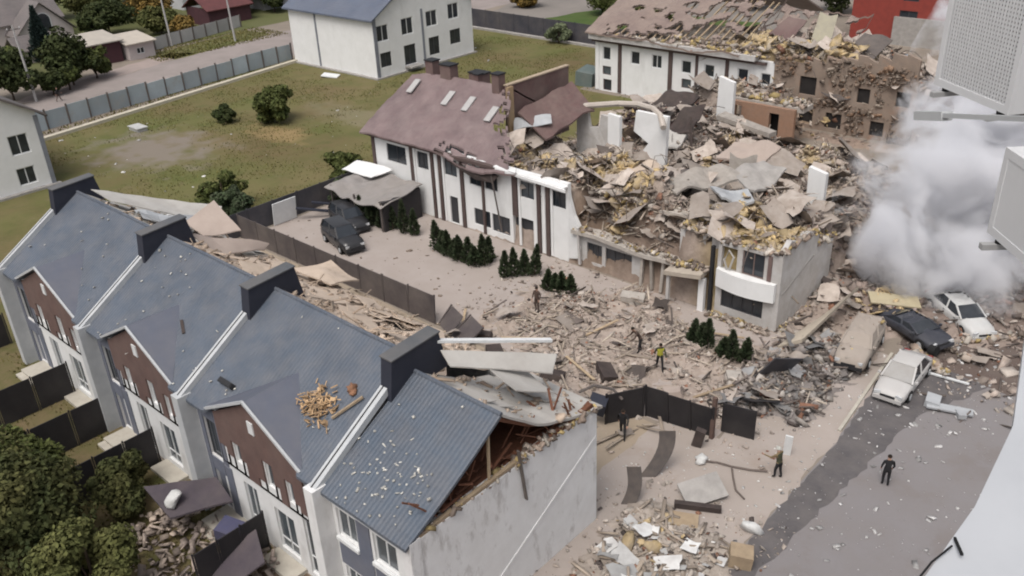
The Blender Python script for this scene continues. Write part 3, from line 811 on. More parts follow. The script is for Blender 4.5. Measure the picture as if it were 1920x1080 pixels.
        for q in range(46):
            v = rr.random(); yy = YF + 1.0 + (YB - YF - 1.6) * v
            zz = 6.25 + max(0, .8 - abs(yy - ry) * .15) * rr.random()
            a = Vector((x1 - rr.uniform(.1, .9), yy, zz)); d = Vector((rr.uniform(-.3, .1), rr.uniform(-.9, .9), rr.uniform(-.2, .7))).normalized()
            s.beam(a, a + d * rr.uniform(.5, 1.5), rr.uniform(.04, .1), rr.uniform(.03, .07))
        q_ = s.build('splintered_battens', timber_red, t); q_['kind'] = 'stuff'
        MB().prism([(x1 + .004, YF + 4.0, 1.2), (x1 + .004, YB - .05, 4.55), (x1 + .004, YB - .05, 4.75), (x1 + .004, YF + 4.0, 1.4)], (.03, 0, 0)).build('render_ledge', MATS['pale_render'], t)
    return t
HOUSES = [townhouse(i) for i in range(4)]

def sheet_thing(name, label, cat, quad, t, m, bend=.12, group=None, n=8, seed=0):
    """bent sheet through four corners (a, b, c, d around)"""
    a, b, c, d = [Vector(q) for q in quad]
    def fn(u, v):
        q = (a * (1 - u) + b * u) * (1 - v) + (d * (1 - u) + c * u) * v
        q = q + Vector((0, 0, bend * (noise.noise(q * .7 + Vector((seed, 0, 0))) + .5 * math.sin(u * 5 + seed) * v)))
        return tuple(q)
    o = MB().sheet(fn, n, n, t).build(name, m, None, base=tuple(a))
    return tag(o, label, cat, group)
G1 = 'peeled roof sheets behind the townhouse ridge'
sheet_thing('roof_sheet', 'wide whitish roof sheet peeled up behind the far end townhouse', 'roof sheet', [(-52.4, 19.6, 9.65), (-48.5, 25.6, 7.6), (-47.3, 24.6, 7.0), (-49.8, 19.6, 9.5)], .06, pale_sheet, .15, G1, seed=1)
sheet_thing('roof_sheet', 'crumpled grey sheet curled beside the second dark stack', 'roof sheet', [(-49.0, 20.4, 9.0), (-46.2, 24.4, 7.6), (-44.2, 22.6, 8.3), (-46.2, 19.6, 9.3)], .05, tin, .35, G1, seed=2)
sheet_thing('roof_sheet', 'pinkish square sheet standing tilted up behind the second stack', 'roof sheet', [(-45.4, 21.5, 8.75), (-44.9, 23.3, 9.6), (-42.7, 23.4, 8.2), (-43.9, 21.7, 8.2)], .07, pink_sheet, .1, G1, seed=3)
sheet_thing('roof_sheet', 'long pale folded sheet lying below the tilted pinkish one', 'roof sheet', [(-42.9, 20.4, 9.0), (-42.5, 24.9, 7.0), (-42.3, 24.4, 6.7), (-41.6, 21.2, 8.0)], .07, pink_sheet, .22, G1, seed=4)
sheet_thing('roof_sheet', 'buckled tan board rising from the sandy back roof', 'roof sheet', [(-38.0, 23.4, 7.2), (-37.6, 25.6, 7.0), (-35.8, 26.0, 6.2), (-35.6, 24.0, 6.8)], .08, osb, .25, G1, seed=5)
sheet_thing('roof_sheet', 'pale sheet with a dark lower edge beside the nearest stack', 'roof sheet', [(-22.9, 20.1, 9.5), (-20.6, 24.6, 8.0), (-20.2, 23.8, 7.6), (-22.2, 19.9, 9.1)], .06, pale_sheet, .05, G1, seed=6)
sheet_thing('roof_sheet', 'flat pale sheet resting loose on the end townhouse back slope', 'roof sheet', [(-21.6, 21.4, 8.5), (-19.9, 21.2, 8.25), (-19.6, 23.2, 7.2), (-21.3, 23.4, 7.4)], .06, pale_sheet, .08, G1, seed=7)
def beam_thing(name, label, cat, a, b, w, h, m, group=None):
    o = MB().beam(a, b, w, h).build(name, m, None, base=a)
    return tag(o, label, cat, group)
beam_thing('metal_profile', 'long white metal strip jutting from the nearest dark stack', 'metal strip', (-23.2, 20.2, 9.75), (-20.9, 24.6, 8.55), .22, .12, frame_w)
beam_thing('board', 'slim grey board hanging over the blank end wall', 'board', (-18.42, 19.6, 6.95), (-18.38, 19.9, 4.4), .14, .06, steel_dk)
beam_thing('fallen_post', 'tan post lying on the front slope beside splintered timber', 'post', (-24.9, 15.9, 7.62), (-24.2, 17.0, 8.33), .1, .09, timber)
# splintered timber lying on the third roof
sp = MB(); rr = random.Random(12)
for q in range(130):
    a = Vector((-26.0 + rr.gauss(0, .42), 16.0 + rr.gauss(0, .3), 0)); a.z = roofz(a.y) + rr.uniform(.03, .3)
    d = Vector((rr.uniform(-1, 1), rr.uniform(-.8, .8), 0)); d.z = SL * d.y + rr.uniform(-.1, .25); d.normalize()
    sp.beam(a, a + d * rr.uniform(.1, .42), rr.uniform(.025, .07), rr.uniform(.02, .04))
for q in range(24):
    a = Vector((-26.0 + rr.gauss(0, .45), 16.0 + rr.gauss(0, .35), 0)); a.z = roofz(a.y) + rr.uniform(.05, .25)
    sp.cbox(a, (rr.uniform(.15, .4), rr.uniform(.1, .3), .03), rr.uniform(0, 6), .55, rr.uniform(-.3, .3))
tag(sp.build('splintered_timber', M('fresh_timber', (.44, .30, .17), (.32, .215, .13), 4, .85, .2, 20, island=.4), None, base=(-26, 16, 7.6)), 'heap of splintered yellow timber on the third blue roof', 'timber heap', kind='stuff')
v, f = np_clumps(np.array([(-25.0, 17.1, roofz(17.1) + .12), (-24.8, 17.0, roofz(17.0) + .1)]), np.array([(.45, .4, .35), (.35, .3, .25)]))
tag(np_mesh('debris_lump', v, f, M('rusty_clod', (.30, .155, .09), (.2, .11, .07), 5, .95, .5, 20)), 'rusty orange clod of debris above the splintered roof timber', 'debris')
# scattered fragments on the roof tiles: nobody could count them
n = 150
hx = RNG.uniform(-53, -19, n); hy = np.concatenate([RNG.uniform(14.0, 18.8, n // 3), RNG.normal(15.2, .8, n - n // 3)]); hy = np.clip(hy, 13.95, 18.8)
hx[n // 2:] = RNG.normal(-20.8, 1.0, n - n // 2); hx[:n // 8] = RNG.normal(-39.8, 1.2, n // 8); hx = np.clip(hx, -53, -18.9)
pos = np.stack([hx, hy, 6.28 + SL * (hy - 14) + .05 - (hx > -23.3) * .07 * (hy - 14)], 1)
v, f = np_boxes(pos, np.stack([RNG.gamma(2, .028, n) + .03, RNG.gamma(2, .022, n) + .03, RNG.uniform(.02, .06, n)], 1), .6, .3)
tag(np_mesh('roof_fragments', v, f, M('pale_fragment', (.55, .54, .50), (.42, .40, .36), 5, .9, 0, island=.35)), 'pale crumbs of plaster scattered over the blue roofs', 'debris', kind='stuff')
tag(MB().box(-.5, .5, -.12, .12, -.1, .1, 0, Matrix.Translation((-31.2, 15.0, 7.1)) @ Matrix.Rotation(.55, 4, 'X')).box(-.45, .45, -.1, .1, .1, .14, 0, Matrix.Translation((-31.2, 15.0, 7.1)) @ Matrix.Rotation(.55, 4, 'X')).build('roof_vent', dark_trim, None, base=(-31.2, 15, 7.0)), 'low dark roof vent above the nearest brown dormer', 'roof vent')

GDS = 'dark strips lying on the second townhouse roof'
for (a, b, lb) in [((-37.6, 14.75), (-37.75, 15.4), 'short dark strip near the eave on the roof of the second townhouse'), ((-36.8, 16.2), (-36.0, 15.8), 'dark strip higher up on the roof of the second townhouse')]:
    beam_thing('dark_strip', lb, 'strip', (*a, roofz(a[1]) + .05), (*b, roofz(b[1]) + .05), .14, .05, charred, GDS)
# ------------------------------------------------------------------ long half collapsed building
LB = thing('ruined_house', (-46, 44.5, 0), 'long white building with brown pilasters, its nearer half collapsed into rubble', 'building')
LM = [white, brown_pil]
UPW = [(-55.1, -52.75, 3.75, 5.25), (-51.4, -50.15, 3.9, 5.3), (-48.3, -46.95, 4.0, 5.35), (-45.6, -44.3, 3.8, 5.2), (-44.0, -42.7, 3.8, 5.2), (-40.4, -39.1, 4.0, 5.25), (-37.5, -36.2, 4.0, 5.2)]
LOW = [(-47.95, -47.05, .05, 2.3), (-45.3, -43.6, .6, 1.95), (-43.4, -41.6, .5, 1.95), (-41.2, -39.25, .05, 2.35), (-55.4, -53.6, .5, 2.2)]
XL, XR = -57.0, -36.0
def rel(L): return [(a - XL, b - XL, c, d) for a, b, c, d in L]
w = MB().wall((XL, 44.5), (1, 0), XR - XL, 0, 5.95, .35, rel(UPW + LOW))
w.wall((XL, 56.5), (0, -1), 11.64, 0, 5.95, .35, [(3, 4.4, 3.8, 5.2), (7, 8.4, 3.8, 5.2)])
w.box(XL + .36, -42, 44.87, 56.4, 2.95, 3.15)
w.build('wall', white2, LB)
for h in rel(UPW): window(LB, (XL, 44.5), (1, 0), *h, bars=1, fm=frame_d, gm=glass_g if h[0] in (rel(UPW)[2][0], rel(UPW)[5][0]) else glass, fw=.06)
for h in rel(LOW)[1:3] + rel(LOW)[4:]: window(LB, (XL, 44.5), (1, 0), *h, bars=1, fm=frame_d)
door(LB, (XL, 44.5), (1, 0), *rel(LOW)[0][:2], 2.25, frame_d)
MB().prism([(-41.15, 44.72, .03), (-39.3, 44.72, .03), (-39.3, 44.72, 2.0), (-39.6, 44.72, 2.3), (-40.85, 44.72, 2.3), (-41.15, 44.72, 2.0)], (0, .08, 0)).build('gate_leaf', frame_d, LB)
for (x, wd, z0) in [(-52.0, .34, 0), (-49.6, .3, 0), (-48.75, .3, 0), (-46.35, .32, 0), (-40.9, .5, 2.4), (-38.62, .32, 0), (-37.78, .32, 0), (-44.15, .22, 0.1), (-56.7, .3, 0)]:
    MB().box(x - wd / 2, x + wd / 2, 44.36, 44.495, z0, 5.75).build('pilaster', brown_pil, LB)
for (x, wd) in [(-52.32, .22), (-51.7, .22), (-49.95, .22), (-49.2, .35), (-48.42, .2), (-46.72, .24), (-41.3, .22), (-40.5, .2), (-38.95, .2), (-38.2, .3), (-37.45, .2)]:
    MB().box(x - wd / 2, x + wd / 2, 44.42, 44.496, .1, 5.75).build('pilaster_trim', white2, LB)
MB().box(XL - .3, -40.2, 43.95, 44.34, 5.72, 5.95).build('eave_board', brown_pil, LB)
# shot-through ragged end of the sound facade
rg = MB(); rr = random.Random(3)
pts = [(-36.0, 0.3), (-35.2, .5), (-35.0, 1.4), (-35.3, 2.2), (-35.05, 3.0), (-35.5, 3.7), (-35.9, 4.9), (-36.0, 5.5)]
rg.prism([(x, 44.51, z) for x, z in pts], (0, .3, 0)); rg.build('broken_wall_end', white, LB)
# roof, front slope with a sagging torn eave, back slope, ridge
def lroof(u, v):
    y = 43.75 + (50.1 - 43.75) * v
    xe = -40.2 * (1 - v) + -46.5 * v + .5 * math.sin(v * 9) * .6
    x = -57.5 + (xe + 57.5) * u
    z = 6.05 + .6 * (y - 43.75)
    z -= .75 * math.exp(-((x + 44.3) / 2.6) ** 2) * (1 - v) ** 2
    z += .16 * noise.noise(Vector((x * .6, y * .6, 2))) + .07 * noise.noise(Vector((x * 2.1, y * 2.1, 5)))
    if x < -53.5: z -= .12 * (-53.5 - x) * v
    return (x, y, z)
MB().sheet(lroof, 66, 26, .14, skip=lambda u, v: (u > .93 - .10 * noise.noise(Vector((v * 9, 1, 2))) and noise.noise(Vector((u * 30, v * 14, 2))) > -.1) or (v < .14 and .52 < u < .8 and noise.noise(Vector((u * 26, v * 20, 7))) > .05)).build('roof', maroon_roof, LB)
def lback(u, v):
    x = -57.5 + 11.2 * u; y = 50.16 + 7 * v
    z = 9.86 - .58 * 7 * v + .15 * noise.noise(Vector((x * .6, y * .6, 8)))
    if x < -53.5: z -= .12 * (-53.5 - x) * (1 - v)
    return (x, y, z)
MB().sheet(lback, 16, 8, .14).build('back_roof', maroon_roof, LB)
for (x, y) in [(-55.6, 48.5), (-51.1, 48.1), (-48.7, 48.0), (-45.9, 47.6)]:
    z = 6.05 + .6 * (y - 43.75) + .05
    MB().box(-.3, .3, -.75, .75, 0, .1, 0, Matrix.Translation((x, y, z)) @ Matrix.Rotation(math.atan(.6), 4, 'X') @ Matrix.Rotation(.06, 4, 'Z')).build('skylight', M('dusty_skylight', (.42, .41, .40), (.36, .35, .34), 3, .5, 0), LB)
for (x, y, sx, sy, h) in [(-47.1, 49.8, .75, .75, 1.25), (-55.4, 50.6, .9, .8, 1.2), (-53.0, 50.2, 1.2, .9, 1.0), (-51.6, 52.3, 1.5, 1.0, 1.3), (-49.9, 50.4, .5, .5, .7), (-46.8, 55.5, 1.0, .8, 1.2)]:
    z = 9.8 - abs(y - 50.1) * .58
    c = MB().box(x - sx / 2, x + sx / 2, y - sy / 2, y + sy / 2, z - .7, z + h).build('chimney', maroon, LB)
    MB().box(x - sx / 2 - .07, x + sx / 2 + .07, y - sy / 2 - .07, y + sy / 2 + .07, z + h + .002, z + h + .1).build('chimney_cap', dark_trim, c)
MB().wall((-46.3, 49.9), (0, 1), 7.6, 4.5, 10.0, .3, []).build('party_wall', maroon, LB)
MB().box(-46.66, -46.24, 49.85, 57.55, 10.002, 10.1).build('coping', M('ochre_coping', (.42, .33, .24), (.34, .27, .2), 2, .9, .2, dust=.3), LB)
MB().box(-46.28, -46.05, 49.7, 50.35, 6.2, 9.95).build('broken_pier', M('ochre_brick', (.36, .25, .14), (.29, .2, .12), 3, .95, .4, 12, dust=.3), LB)
MB().prism([(-47.5, 43.9, 5.5), (-46.3, 43.85, 5.2), (-44.4, 43.9, 4.6), (-42.6, 43.85, 4.75), (-42.0, 43.95, 5.4), (-44.5, 44.0, 5.3)], (0, .06, 0)).build('hanging_eave_board', charred, LB)
MB().beam((-42.7, 43.9, 5.3), (-41.6, 43.6, 1.2), .09, .09).build('hanging_gutter', steel_dk, LB)
MB().beam((-42.5, 44.2, 6.0), (-36.0, 44.3, 5.75), .5, .1).beam((-42.3, 43.95, 5.9), (-35.8, 44.0, 5.62), .1, .2, 0).build('pale_cornice', white2, LB)
# collapsed middle: floor slab, shop-like ground floor
def slabedge(u, v):
    x = -35.6 + 8.4 * u; y = 44.25 + 1.6 * v
    return (x, y, 2.75 + .12 * math.sin(u * 7) - .1 * u + .05 * noise.noise(Vector((x, y, 1))))
MB().sheet(slabedge, 20, 3, .28).build('floor_slab', concrete_v, LB)
def upedge(u, v):
    x = -35.6 + 8.6 * u; y = 46.3 + .7 * v + .3 * math.sin(u * 5)
    return (x, y, 4.95 + .22 * math.sin(u * 8) + .25 * math.sin(u * 3.0))
MB().sheet(upedge, 24, 2, .2).build('broken_slab_edge', M('pale_slab', (.46, .42, .37), (.38, .34, .30), 2, .95, .3, dust=.3), LB)
RLOW = [(-34.5, -33.2, .5, 1.95), (-32.9, -30.7, .3, 1.95)]
MB().wall((-35.6, 44.7), (1, 0), 5.6, 0, 2.55, .25, [(a + 35.6, b + 35.6, c, d) for a, b, c, d in RLOW]).build('ground_floor_wall', dusty_plaster, LB)
for a, b, c, d in RLOW: window(LB, (-35.6, 44.7), (1, 0), a + 35.6, b + 35.6, c, d, bars=2, fm=frame_d)
MB().beam((-34.9, 44.4, .2), (-35.05, 44.35, 3.0), .16, .16).build('column', dusty_plaster, LB)
for (x, t_) in [(-29.8, .05), (-28.9, -.2), (-28.2, .1)]:
    MB().beam((x, 44.5, .1), (x + t_, 44.6, 2.6), .2, .2).build('column', concrete_v, LB)
MB().wall((-30.0, 45.6), (1, 0), 3.0, 0, 2.6, .2, [(.3, 2.6, .1, 2.2)]).build('inner_wall', concrete, LB)
MB().box(-29.9, -27.2, 46.2, 46.3, 0, 2.5).build('interior_shade_panel', interior_shade, LB)  # thin dark panel, paints the shade of the room behind
# porch with its canopy, purple-brown window above
MB().wall((-27.3, 45.1), (1, 0), 3.0, 0, 5.0, .25, [(.5, 1.0, 0, 2.1), (1.1, 2.05, 0, 2.15), (.35, 1.65, 2.75, 4.75), (1.85, 2.3, 3.4, 4.75)]).build('porch_wall', dusty_plaster, LB)
window(LB, (-27.3, 45.1), (1, 0), .35, 1.65, 2.75, 4.75, bars=2, rail=.4, fm=M('purple_brown_frame', (.13, .06, .085), (.1, .05, .07), 3, .7, .1), gm=M('purple_dusty_glass', (.075, .045, .062), (.05, .035, .048), 2, .3, 0))
window(LB, (-27.3, 45.1), (1, 0), 1.85, 2.3, 3.4, 4.75, bars=0, fm=frame_d)
door(LB, (-27.3, 45.1), (1, 0), 1.1, 2.05, 2.1, interior_shade)
MB().prism([(-27.3, 43.3, 2.15), (-24.75, 43.5, 2.5), (-24.75, 45.05, 2.62), (-27.3, 45.05, 2.3)], (0, 0, .28)).build('porch_canopy', M('dusty_cream_canopy', (.44, .39, .32), (.36, .31, .26), 1.5, .92, .25, dust=.4), LB)
MB().box(-27.2, -27.0, 43.5, 43.7, 0, 2.15).build('porch_post', dusty_plaster, LB)
MB().box(-25.15, -24.75, 44.0, 44.3, 0, 2.3).build('porch_post', white2, LB)
MB().box(-24.55, -24.35, 44.2, 44.45, 0, 4.6).build('downpipe', dark_trim, LB)
# bay: two storeys, loggia opening above a white band
BAYX = -24.2
def bay_wall():
    m = MB()
    m.wall((BAYX, 44.5), (1, 0), 3.9, 0, 5.0, .3, [(.4, 3.25, .55, 1.95), (.25, 1.3, 3.15, 4.7), (1.65, 3.1, 3.2, 4.8)])
    return m
bay_wall().build('bay_wall', dusty_plaster, LB)
def band(u, v):
    x = BAYX + .1 + 3.9 * u; y = 44.5 - .28 - .35 * math.sin(u * math.pi)
    return (x, y, 0)
bm = MB()
k = 12
ps = [band(i / k, 0) for i in range(k + 1)]
bm.prism([(p[0], p[1], 2.02) for p in ps] + [(BAYX + 4.0, 44.49, 2.02), (BAYX + .1, 44.49, 2.02)], (0, 0, 1.2))
bm.build('balcony_band', white2, LB)
window(LB, (BAYX, 44.5), (1, 0), .4, 3.25, .55, 1.95, bars=3, fm=frame_d)
window(LB, (BAYX, 44.5), (1, 0), 1.65, 3.1, 3.2, 4.8, bars=1, fm=maroon)
MB().box(BAYX + .25, BAYX + 1.3, 45.4, 45.5, 3.1, 4.7).build('interior_shade_panel', interior_shade, LB)  # dark panel stands for the shaded inside of the loggia
MB().tube([(BAYX + .75, 44.35, 3.3), (BAYX + .55, 44.3, 3.9), (BAYX + .85, 44.3, 4.6), (BAYX + 1.15, 44.35, 4.2), (BAYX + .95, 44.3, 3.4)], .07, 6).build('hanging_scrap', pale_sheet, LB)
MB().box(BAYX + 3.35, BAYX + 3.6, 44.42, 44.497, 3.25, 4.9).build('pilaster', maroon, LB)
# pale end wall with broken upper edge
ew = [(44.51, -.0), (51.6, -.0), (51.6, 3.9), (50.6, 4.2), (49.6, 3.95), (49.1, 5.0), (47.8, 5.5), (46.6, 5.35), (45.4, 5.75), (44.51, 5.1)]
MB().prism([(-20.3, y, z) for y, z in ew], (.32, 0, 0)).build('end_wall', dusty_plaster, LB)
MB().prism([(-19.975, 44.9, 2.35), (-19.975, 48.8, 3.5), (-19.975, 48.8, 3.62), (-19.975, 44.9, 2.47)], (.03, 0, 0)).build('render_crack', concrete, LB)
MB().wall((-24.2, 51.5), (1, 0), 3.8, 0, 3.6, .3, [(1, 2.2, .8, 2.4)]).build('back_wall', concrete_v, LB)
# inner walls that still stand in the heap
def ruin_piece(name, label, cat, poly, d, m, group=None):
    o = MB().prism(poly, d).build(name, m, None, base=poly[0])
    return tag(o, label, cat, group)
GW = 'white wall pieces standing in the rubble'
ruin_piece('wall_fragment', 'slim white wall pier standing under the curved pale beam', 'wall piece', [(-40.9, 55.7, 2.8), (-39.75, 55.7, 2.8), (-39.75, 55.7, 7.2), (-40.9, 55.7, 7.3)], (0, .35, 0), white2, GW)
ruin_piece('wall_fragment', 'broad white wall piece with a ragged hole beside the curved beam', 'wall piece', [(-38.2, 57, 2.4), (-36.3, 57, 2.4), (-36.15, 57, 7.5), (-39.5, 57.6, 7.3), (-39.7, 57.6, 5.6), (-38.0, 57.2, 5.0), (-38.6, 57.3, 4.2)], (0, .35, 0), white2, GW)
ruin_piece('wall_fragment', 'white pillar standing alone above the bay house wool', 'wall piece', [(-24.2, 56.6, 2.4), (-23.0, 56.6, 2.4), (-23.0, 56.6, 5.8), (-24.3, 56.6, 6.1)], (0, .4, 0), white2, GW)
ruin_piece('wall_fragment', 'tall pale wall strip rising from rubble to the upper white facade', 'wall piece', [(-41.3, 73.5, 1.6), (-39.6, 73.5, 1.6), (-39.6, 73.5, 6.0), (-41.2, 73.5, 6.4)], (0, .4, 0), white2, GW)
ruin_piece('wall_fragment', 'dusty grey wall stub with dark opening behind slim white pier', 'wall piece', [(-44.6, 56.4, 3.0), (-41.4, 56.9, 3.0), (-41.4, 56.9, 6.6), (-42.4, 56.8, 6.7), (-42.6, 56.8, 5.6), (-43.4, 56.6, 5.5), (-43.6, 56.6, 6.8), (-44.6, 56.4, 6.9)], (0, .3, 0), dusty_plaster, GW)
o = MB().tube([(-44.9, 55.3, 7.1), (-43.6, 56.6, 7.3), (-42.0, 58.6, 7.25), (-40.4, 59.2, 7.3), (-38.4, 58.4, 7.45), (-37.0, 57.3, 7.4), (-36.0, 56.2, 6.9)], .24, 7).build('bent_beam', M('pale_beam', (.50, .45, .40), (.42, .37, .33), 2, .92, .25, dust=.3), None, base=(-41, 58, 6.5))
tag(o, 'pale curved beam bridging the standing white wall pieces', 'beam')
sheet_thing('roof_slab', 'maroon roof slab slumped below the party wall, streaked with dust', 'roof slab', [(-45.9, 50.6, 8.0), (-45.6, 57.0, 8.9), (-43.2, 57.0, 7.0), (-43.4, 51.0, 6.0)], .15, maroon, .35, seed=11)
sheet_thing('tin_sheet', 'bright bent metal sheet lying below the maroon slab', 'metal sheet', [(-46.2, 50.4, 7.4), (-44.2, 52.6, 7.5), (-43.6, 52.0, 7.0), (-45.5, 49.6, 6.7)], .04, tin, .15, seed=12)
sheet_thing('charred_slab', 'large burnt dark roof slab leaning against the upper white facade', 'charred slab', [(-45.6, 67.5, 3.9), (-45.2, 71.5, 5.2), (-42.0, 71.5, 5.0), (-42.4, 67.2, 3.8)], .2, charred, .5, n=16, seed=13)
sheet_thing('charred_slab', 'crumpled black sheet hanging beside the tall pale wall strip', 'charred slab', [(-40.6, 63.5, 3.4), (-40.2, 66.0, 5.6), (-38.4, 66.5, 5.8), (-38.2, 63.8, 3.8)], .12, charred, .5, seed=14)
beam_thing('charred_post', 'thin black post hanging down from the crumpled black sheet', 'post', (-38.3, 64.0, 5.4), (-37.6, 63.2, 2.4), .2, .2, charred)
GS = 'big slabs in the rubble of the long building'
SL_ = [('broad tan slab tipped over behind the broken slab edge', [(-31.5, 47.8, 6.4), (-29.0, 53.2, 6.9), (-27.2, 52.6, 6.4), (-29.2, 47.0, 6.0)], concrete_v),
       ('grey slab lying tilted beneath the white wall pillar', [(-28.4, 52.4, 6.3), (-27.2, 55.5, 6.6), (-25.0, 55.0, 6.2), (-25.8, 51.8, 5.6)], concrete),
       ('square slab standing on edge left of the lone pillar', [(-30.2, 55.6, 3.8), (-28.2, 56.4, 4.0), (-28.0, 56.6, 6.6), (-30.0, 55.9, 6.3)], concrete_v),
       ('pinkish slab half buried in the heap under the orange wall', [(-34.0, 60.5, 4.0), (-30.2, 61.4, 3.6), (-29.8, 63.6, 4.7), (-33.6, 63.0, 4.9)], pink_sheet),
       ('tan board sliding over the broken slab edge', [(-35.0, 46.6, 5.3), (-32.2, 46.9, 5.4), (-32.0, 49.8, 6.7), (-34.6, 49.6, 6.6)], osb),
       ('dark slab standing for the shade of a hollow in mid heap', [(-31.0, 50.8, 6.2), (-29.2, 51.8, 6.5), (-28.6, 50.6, 5.5), (-30.2, 49.6, 5.3)], steel_dk),  # dark slab in place of a shaded cavity
       ('long pale slab below the burnt roof slab', [(-42.2, 62.0, 3.6), (-38.6, 62.2, 3.4), (-38.2, 64.4, 4.1), (-42.0, 64.2, 4.2)], pale_sheet),
       ('grey sheet crumpled over the middle of the heap', [(-27.6, 49.2, 6.4), (-25.6, 50.8, 6.6), (-24.6, 49.6, 6.0), (-26.4, 48.0, 5.9)], tin)]
for i, (lb, q, m) in enumerate(SL_):
    cq = sum((Vector(p) for p in q), Vector()) / 4
    q = [tuple(cq + (Vector(p) - cq) * 1.0 * random.uniform(.75, 1.2) - Vector((0, 0, .22))) for p in q]
    sheet_thing('rubble_slab', lb, 'slab', q, .16, m, .45, GS, seed=20 + i, n=14)

# ------------------------------------------------------------------ upper ruined building
UB = thing('ruined_house', (-50, 82.5, 0), 'upper white building with torn maroon roof and soot free windows behind the rubble', 'building')
UB['label'] = 'upper white building behind the rubble, its right end stripped to bare brick'
X0, X1, XM = -62.4, -26.2, -40.2
UW = [(-61.4, -60.3, 3.6, 5.1), (-61.4, -60.2, 1.9, 2.9), (-61.3, -60.1, .1, 1.4), (-57.5, -56.3, 3.6, 5.05), (-54.7, -53.4, 3.55, 5.0), (-50.9, -49.7, 3.5, 4.85), (-50.8, -49.6, 1.9, 2.9), (-48.1, -46.9, 3.5, 4.8), (-47.6, -46.4, 1.6, 2.8), (-44.2, -43.0, 3.55, 4.9), (-41.6, -40.5, 3.6, 4.75)]
UW2 = [(-37.4, -35.7, 3.3, 5.05), (-37.2, -35.7, .4, 1.9), (-34.4, -32.8, .4, 1.9), (-30.0, -28.7, .4, 1.8), (-31.6, -30.4, 3.3, 4.7), (-28.0, -26.7, 3.5, 4.9)]
m = MB().wall((X0, 82.5), (1, 0), XM - X0, 0, 5.95, .4, [(a - X0, b - X0, c, d) for a, b, c, d in UW])
m.wall((X0, 95), (0, -1), 12.1, 0, 5.95, .4, [(3, 4.2, 3.6, 5), (7, 8.2, 3.6, 5)])
m.build('wall', white2, UB)
for a, b, c, d in UW: window(UB, (X0, 82.5), (1, 0), a - X0, b - X0, c, d, bars=0 if b - a < 1.25 else 1, fm=frame_w if c > 3 else brown_pil, gm=glass if c != 1.9 else glass_g, fw=.09)
bw = M('stripped_brick_wall', (.27, .20, .155), (.20, .155, .125), 1.1, .95, .6, 7, dust=.45, stain=((.33, .16, .085), .28, .75))
pl = MB().wall((XM, 82.5), (1, 0), X1 - XM, 0, 6.0, .4, [(a - XM, b - XM, c, d) for a, b, c, d in UW2])
pl.build('brick_wall', bw, UB)
tops = MB()
rr = random.Random(8); x = XM
while x < X1 - .5:
    wd = rr.uniform(.5, 1.3); h = rr.uniform(.1, .7) + 2.4 * max(0, (x + 38) / 12)
    x2 = min(x + wd, X1)
    tops.prism([(x, 82.5, 6.0), (x2, 82.5, 6.0), (x2, 82.5, 6.0 + h * rr.uniform(.7, 1)), (x, 82.5, 6.0 + h)], (0, .4, 0)); x = x2
tops.build('broken_wall_top', bw, UB)
for a, b, c, d in UW2: MB().box(a + .01, b - .01, 82.68, 82.75, c + .01, d - .01).build('interior_shade_panel', interior_shade, UB)  # dark panels set in the openings, shade put into their colour
MB().wall((X1, 82.9), (0, 1), 11, 0, 5.0, .4, [(1.5, 2.7, 3.5, 4.9), (1.5, 2.7, .4, 1.8), (5, 6.2, 3.4, 4.6)]).build('side_brick_wall', bw, UB)
for x, wd in [(-62.1, .5), (-58.95, .45), (-52.25, .5), (-49.0, .3), (-45.4, .4)]:
    MB().box(x - wd / 2, x + wd / 2, 82.38, 82.496, .1, 5.7).build('pilaster', brown_pil if x > -62 else white2, UB)
MB().box(X0 - .3, -41.0, 82.1, 82.49, 5.62, 5.84).build('cornice_band', brown_pil, UB)
MB().box(X0 - .45, -42.0, 81.7, 82.6, 5.96, 6.5).build('parapet', dusty_plaster, UB)
MB().box(X0 - .5, -55.5, 81.62, 82.7, 6.51, 6.68).build('eave_board', brown_pil, UB)
def uroof(u, v):
    x = -63.2 + (u ** 1.0) * 19.5; y = 81.5 + 11.0 * v
    x += v * .0
    z = 6.75 + .40 * (y - 81.5)
    z -= (.9 * u * (1 - v) * (.5 + .5 * noise.noise(Vector((x * .5, 2, 1)))))
    z += .35 * noise.noise(Vector((x * .35, y * .35, 4))) * (.3 + u) + .12 * noise.noise(Vector((x * 1.6, y * 1.6, 4)))
    return (x, y, z)
MB().sheet(uroof, 72, 44, .18, skip=lambda u, v: noise.noise(Vector((u * 13, v * 9, 21))) > (.62 - .92 * u - .25 * (1 - v) ** 3) or (v < .10 + .14 * u and u > .12 and noise.noise(Vector((u * 22, v * 12, 3))) > -.12)).build('roof', maroon_roof2, UB)
for q in range(22):
    xx = -62.6 + q * .86
    MB().beam((xx, 81.9, 6.35), (xx + random.uniform(-.15, .15), 91.5, 9.9), .12, .16).build('rafter', timber, UB)
MB().box(-62, -43.5, 83, 94.5, 6.0, 6.15).build('attic_floor', concrete_v, UB)
def uroof2(u, v):
    q = uroof(u, 1); y = q[1] + .05 + 8 * v
    return (q[0], y, q[2] - .42 * 8 * v)
MB().sheet(uroof2, 20, 5, .18).build('back_roof', maroon_roof2, UB)
def torn(u, v):
    x = -44.2 + 9.5 * u; y = 83 + 9 * v
    z = 6.7 + .30 * (y - 83) - 2.0 * u * (1 - v) + 1.2 * noise.noise(Vector((x * .4, y * .4, 14))) + .3 * noise.noise(Vector((x * 1.5, y * 1.5, 3)))
    return (x, y, z)
MB().sheet(torn, 34, 24, .16, skip=lambda u, v: noise.noise(Vector((u * 8, v * 6, 33))) > -.02 - .15 * u).build('torn_roof', maroon_roof2, UB)
GU = 'torn roof sheets on the upper ruin'
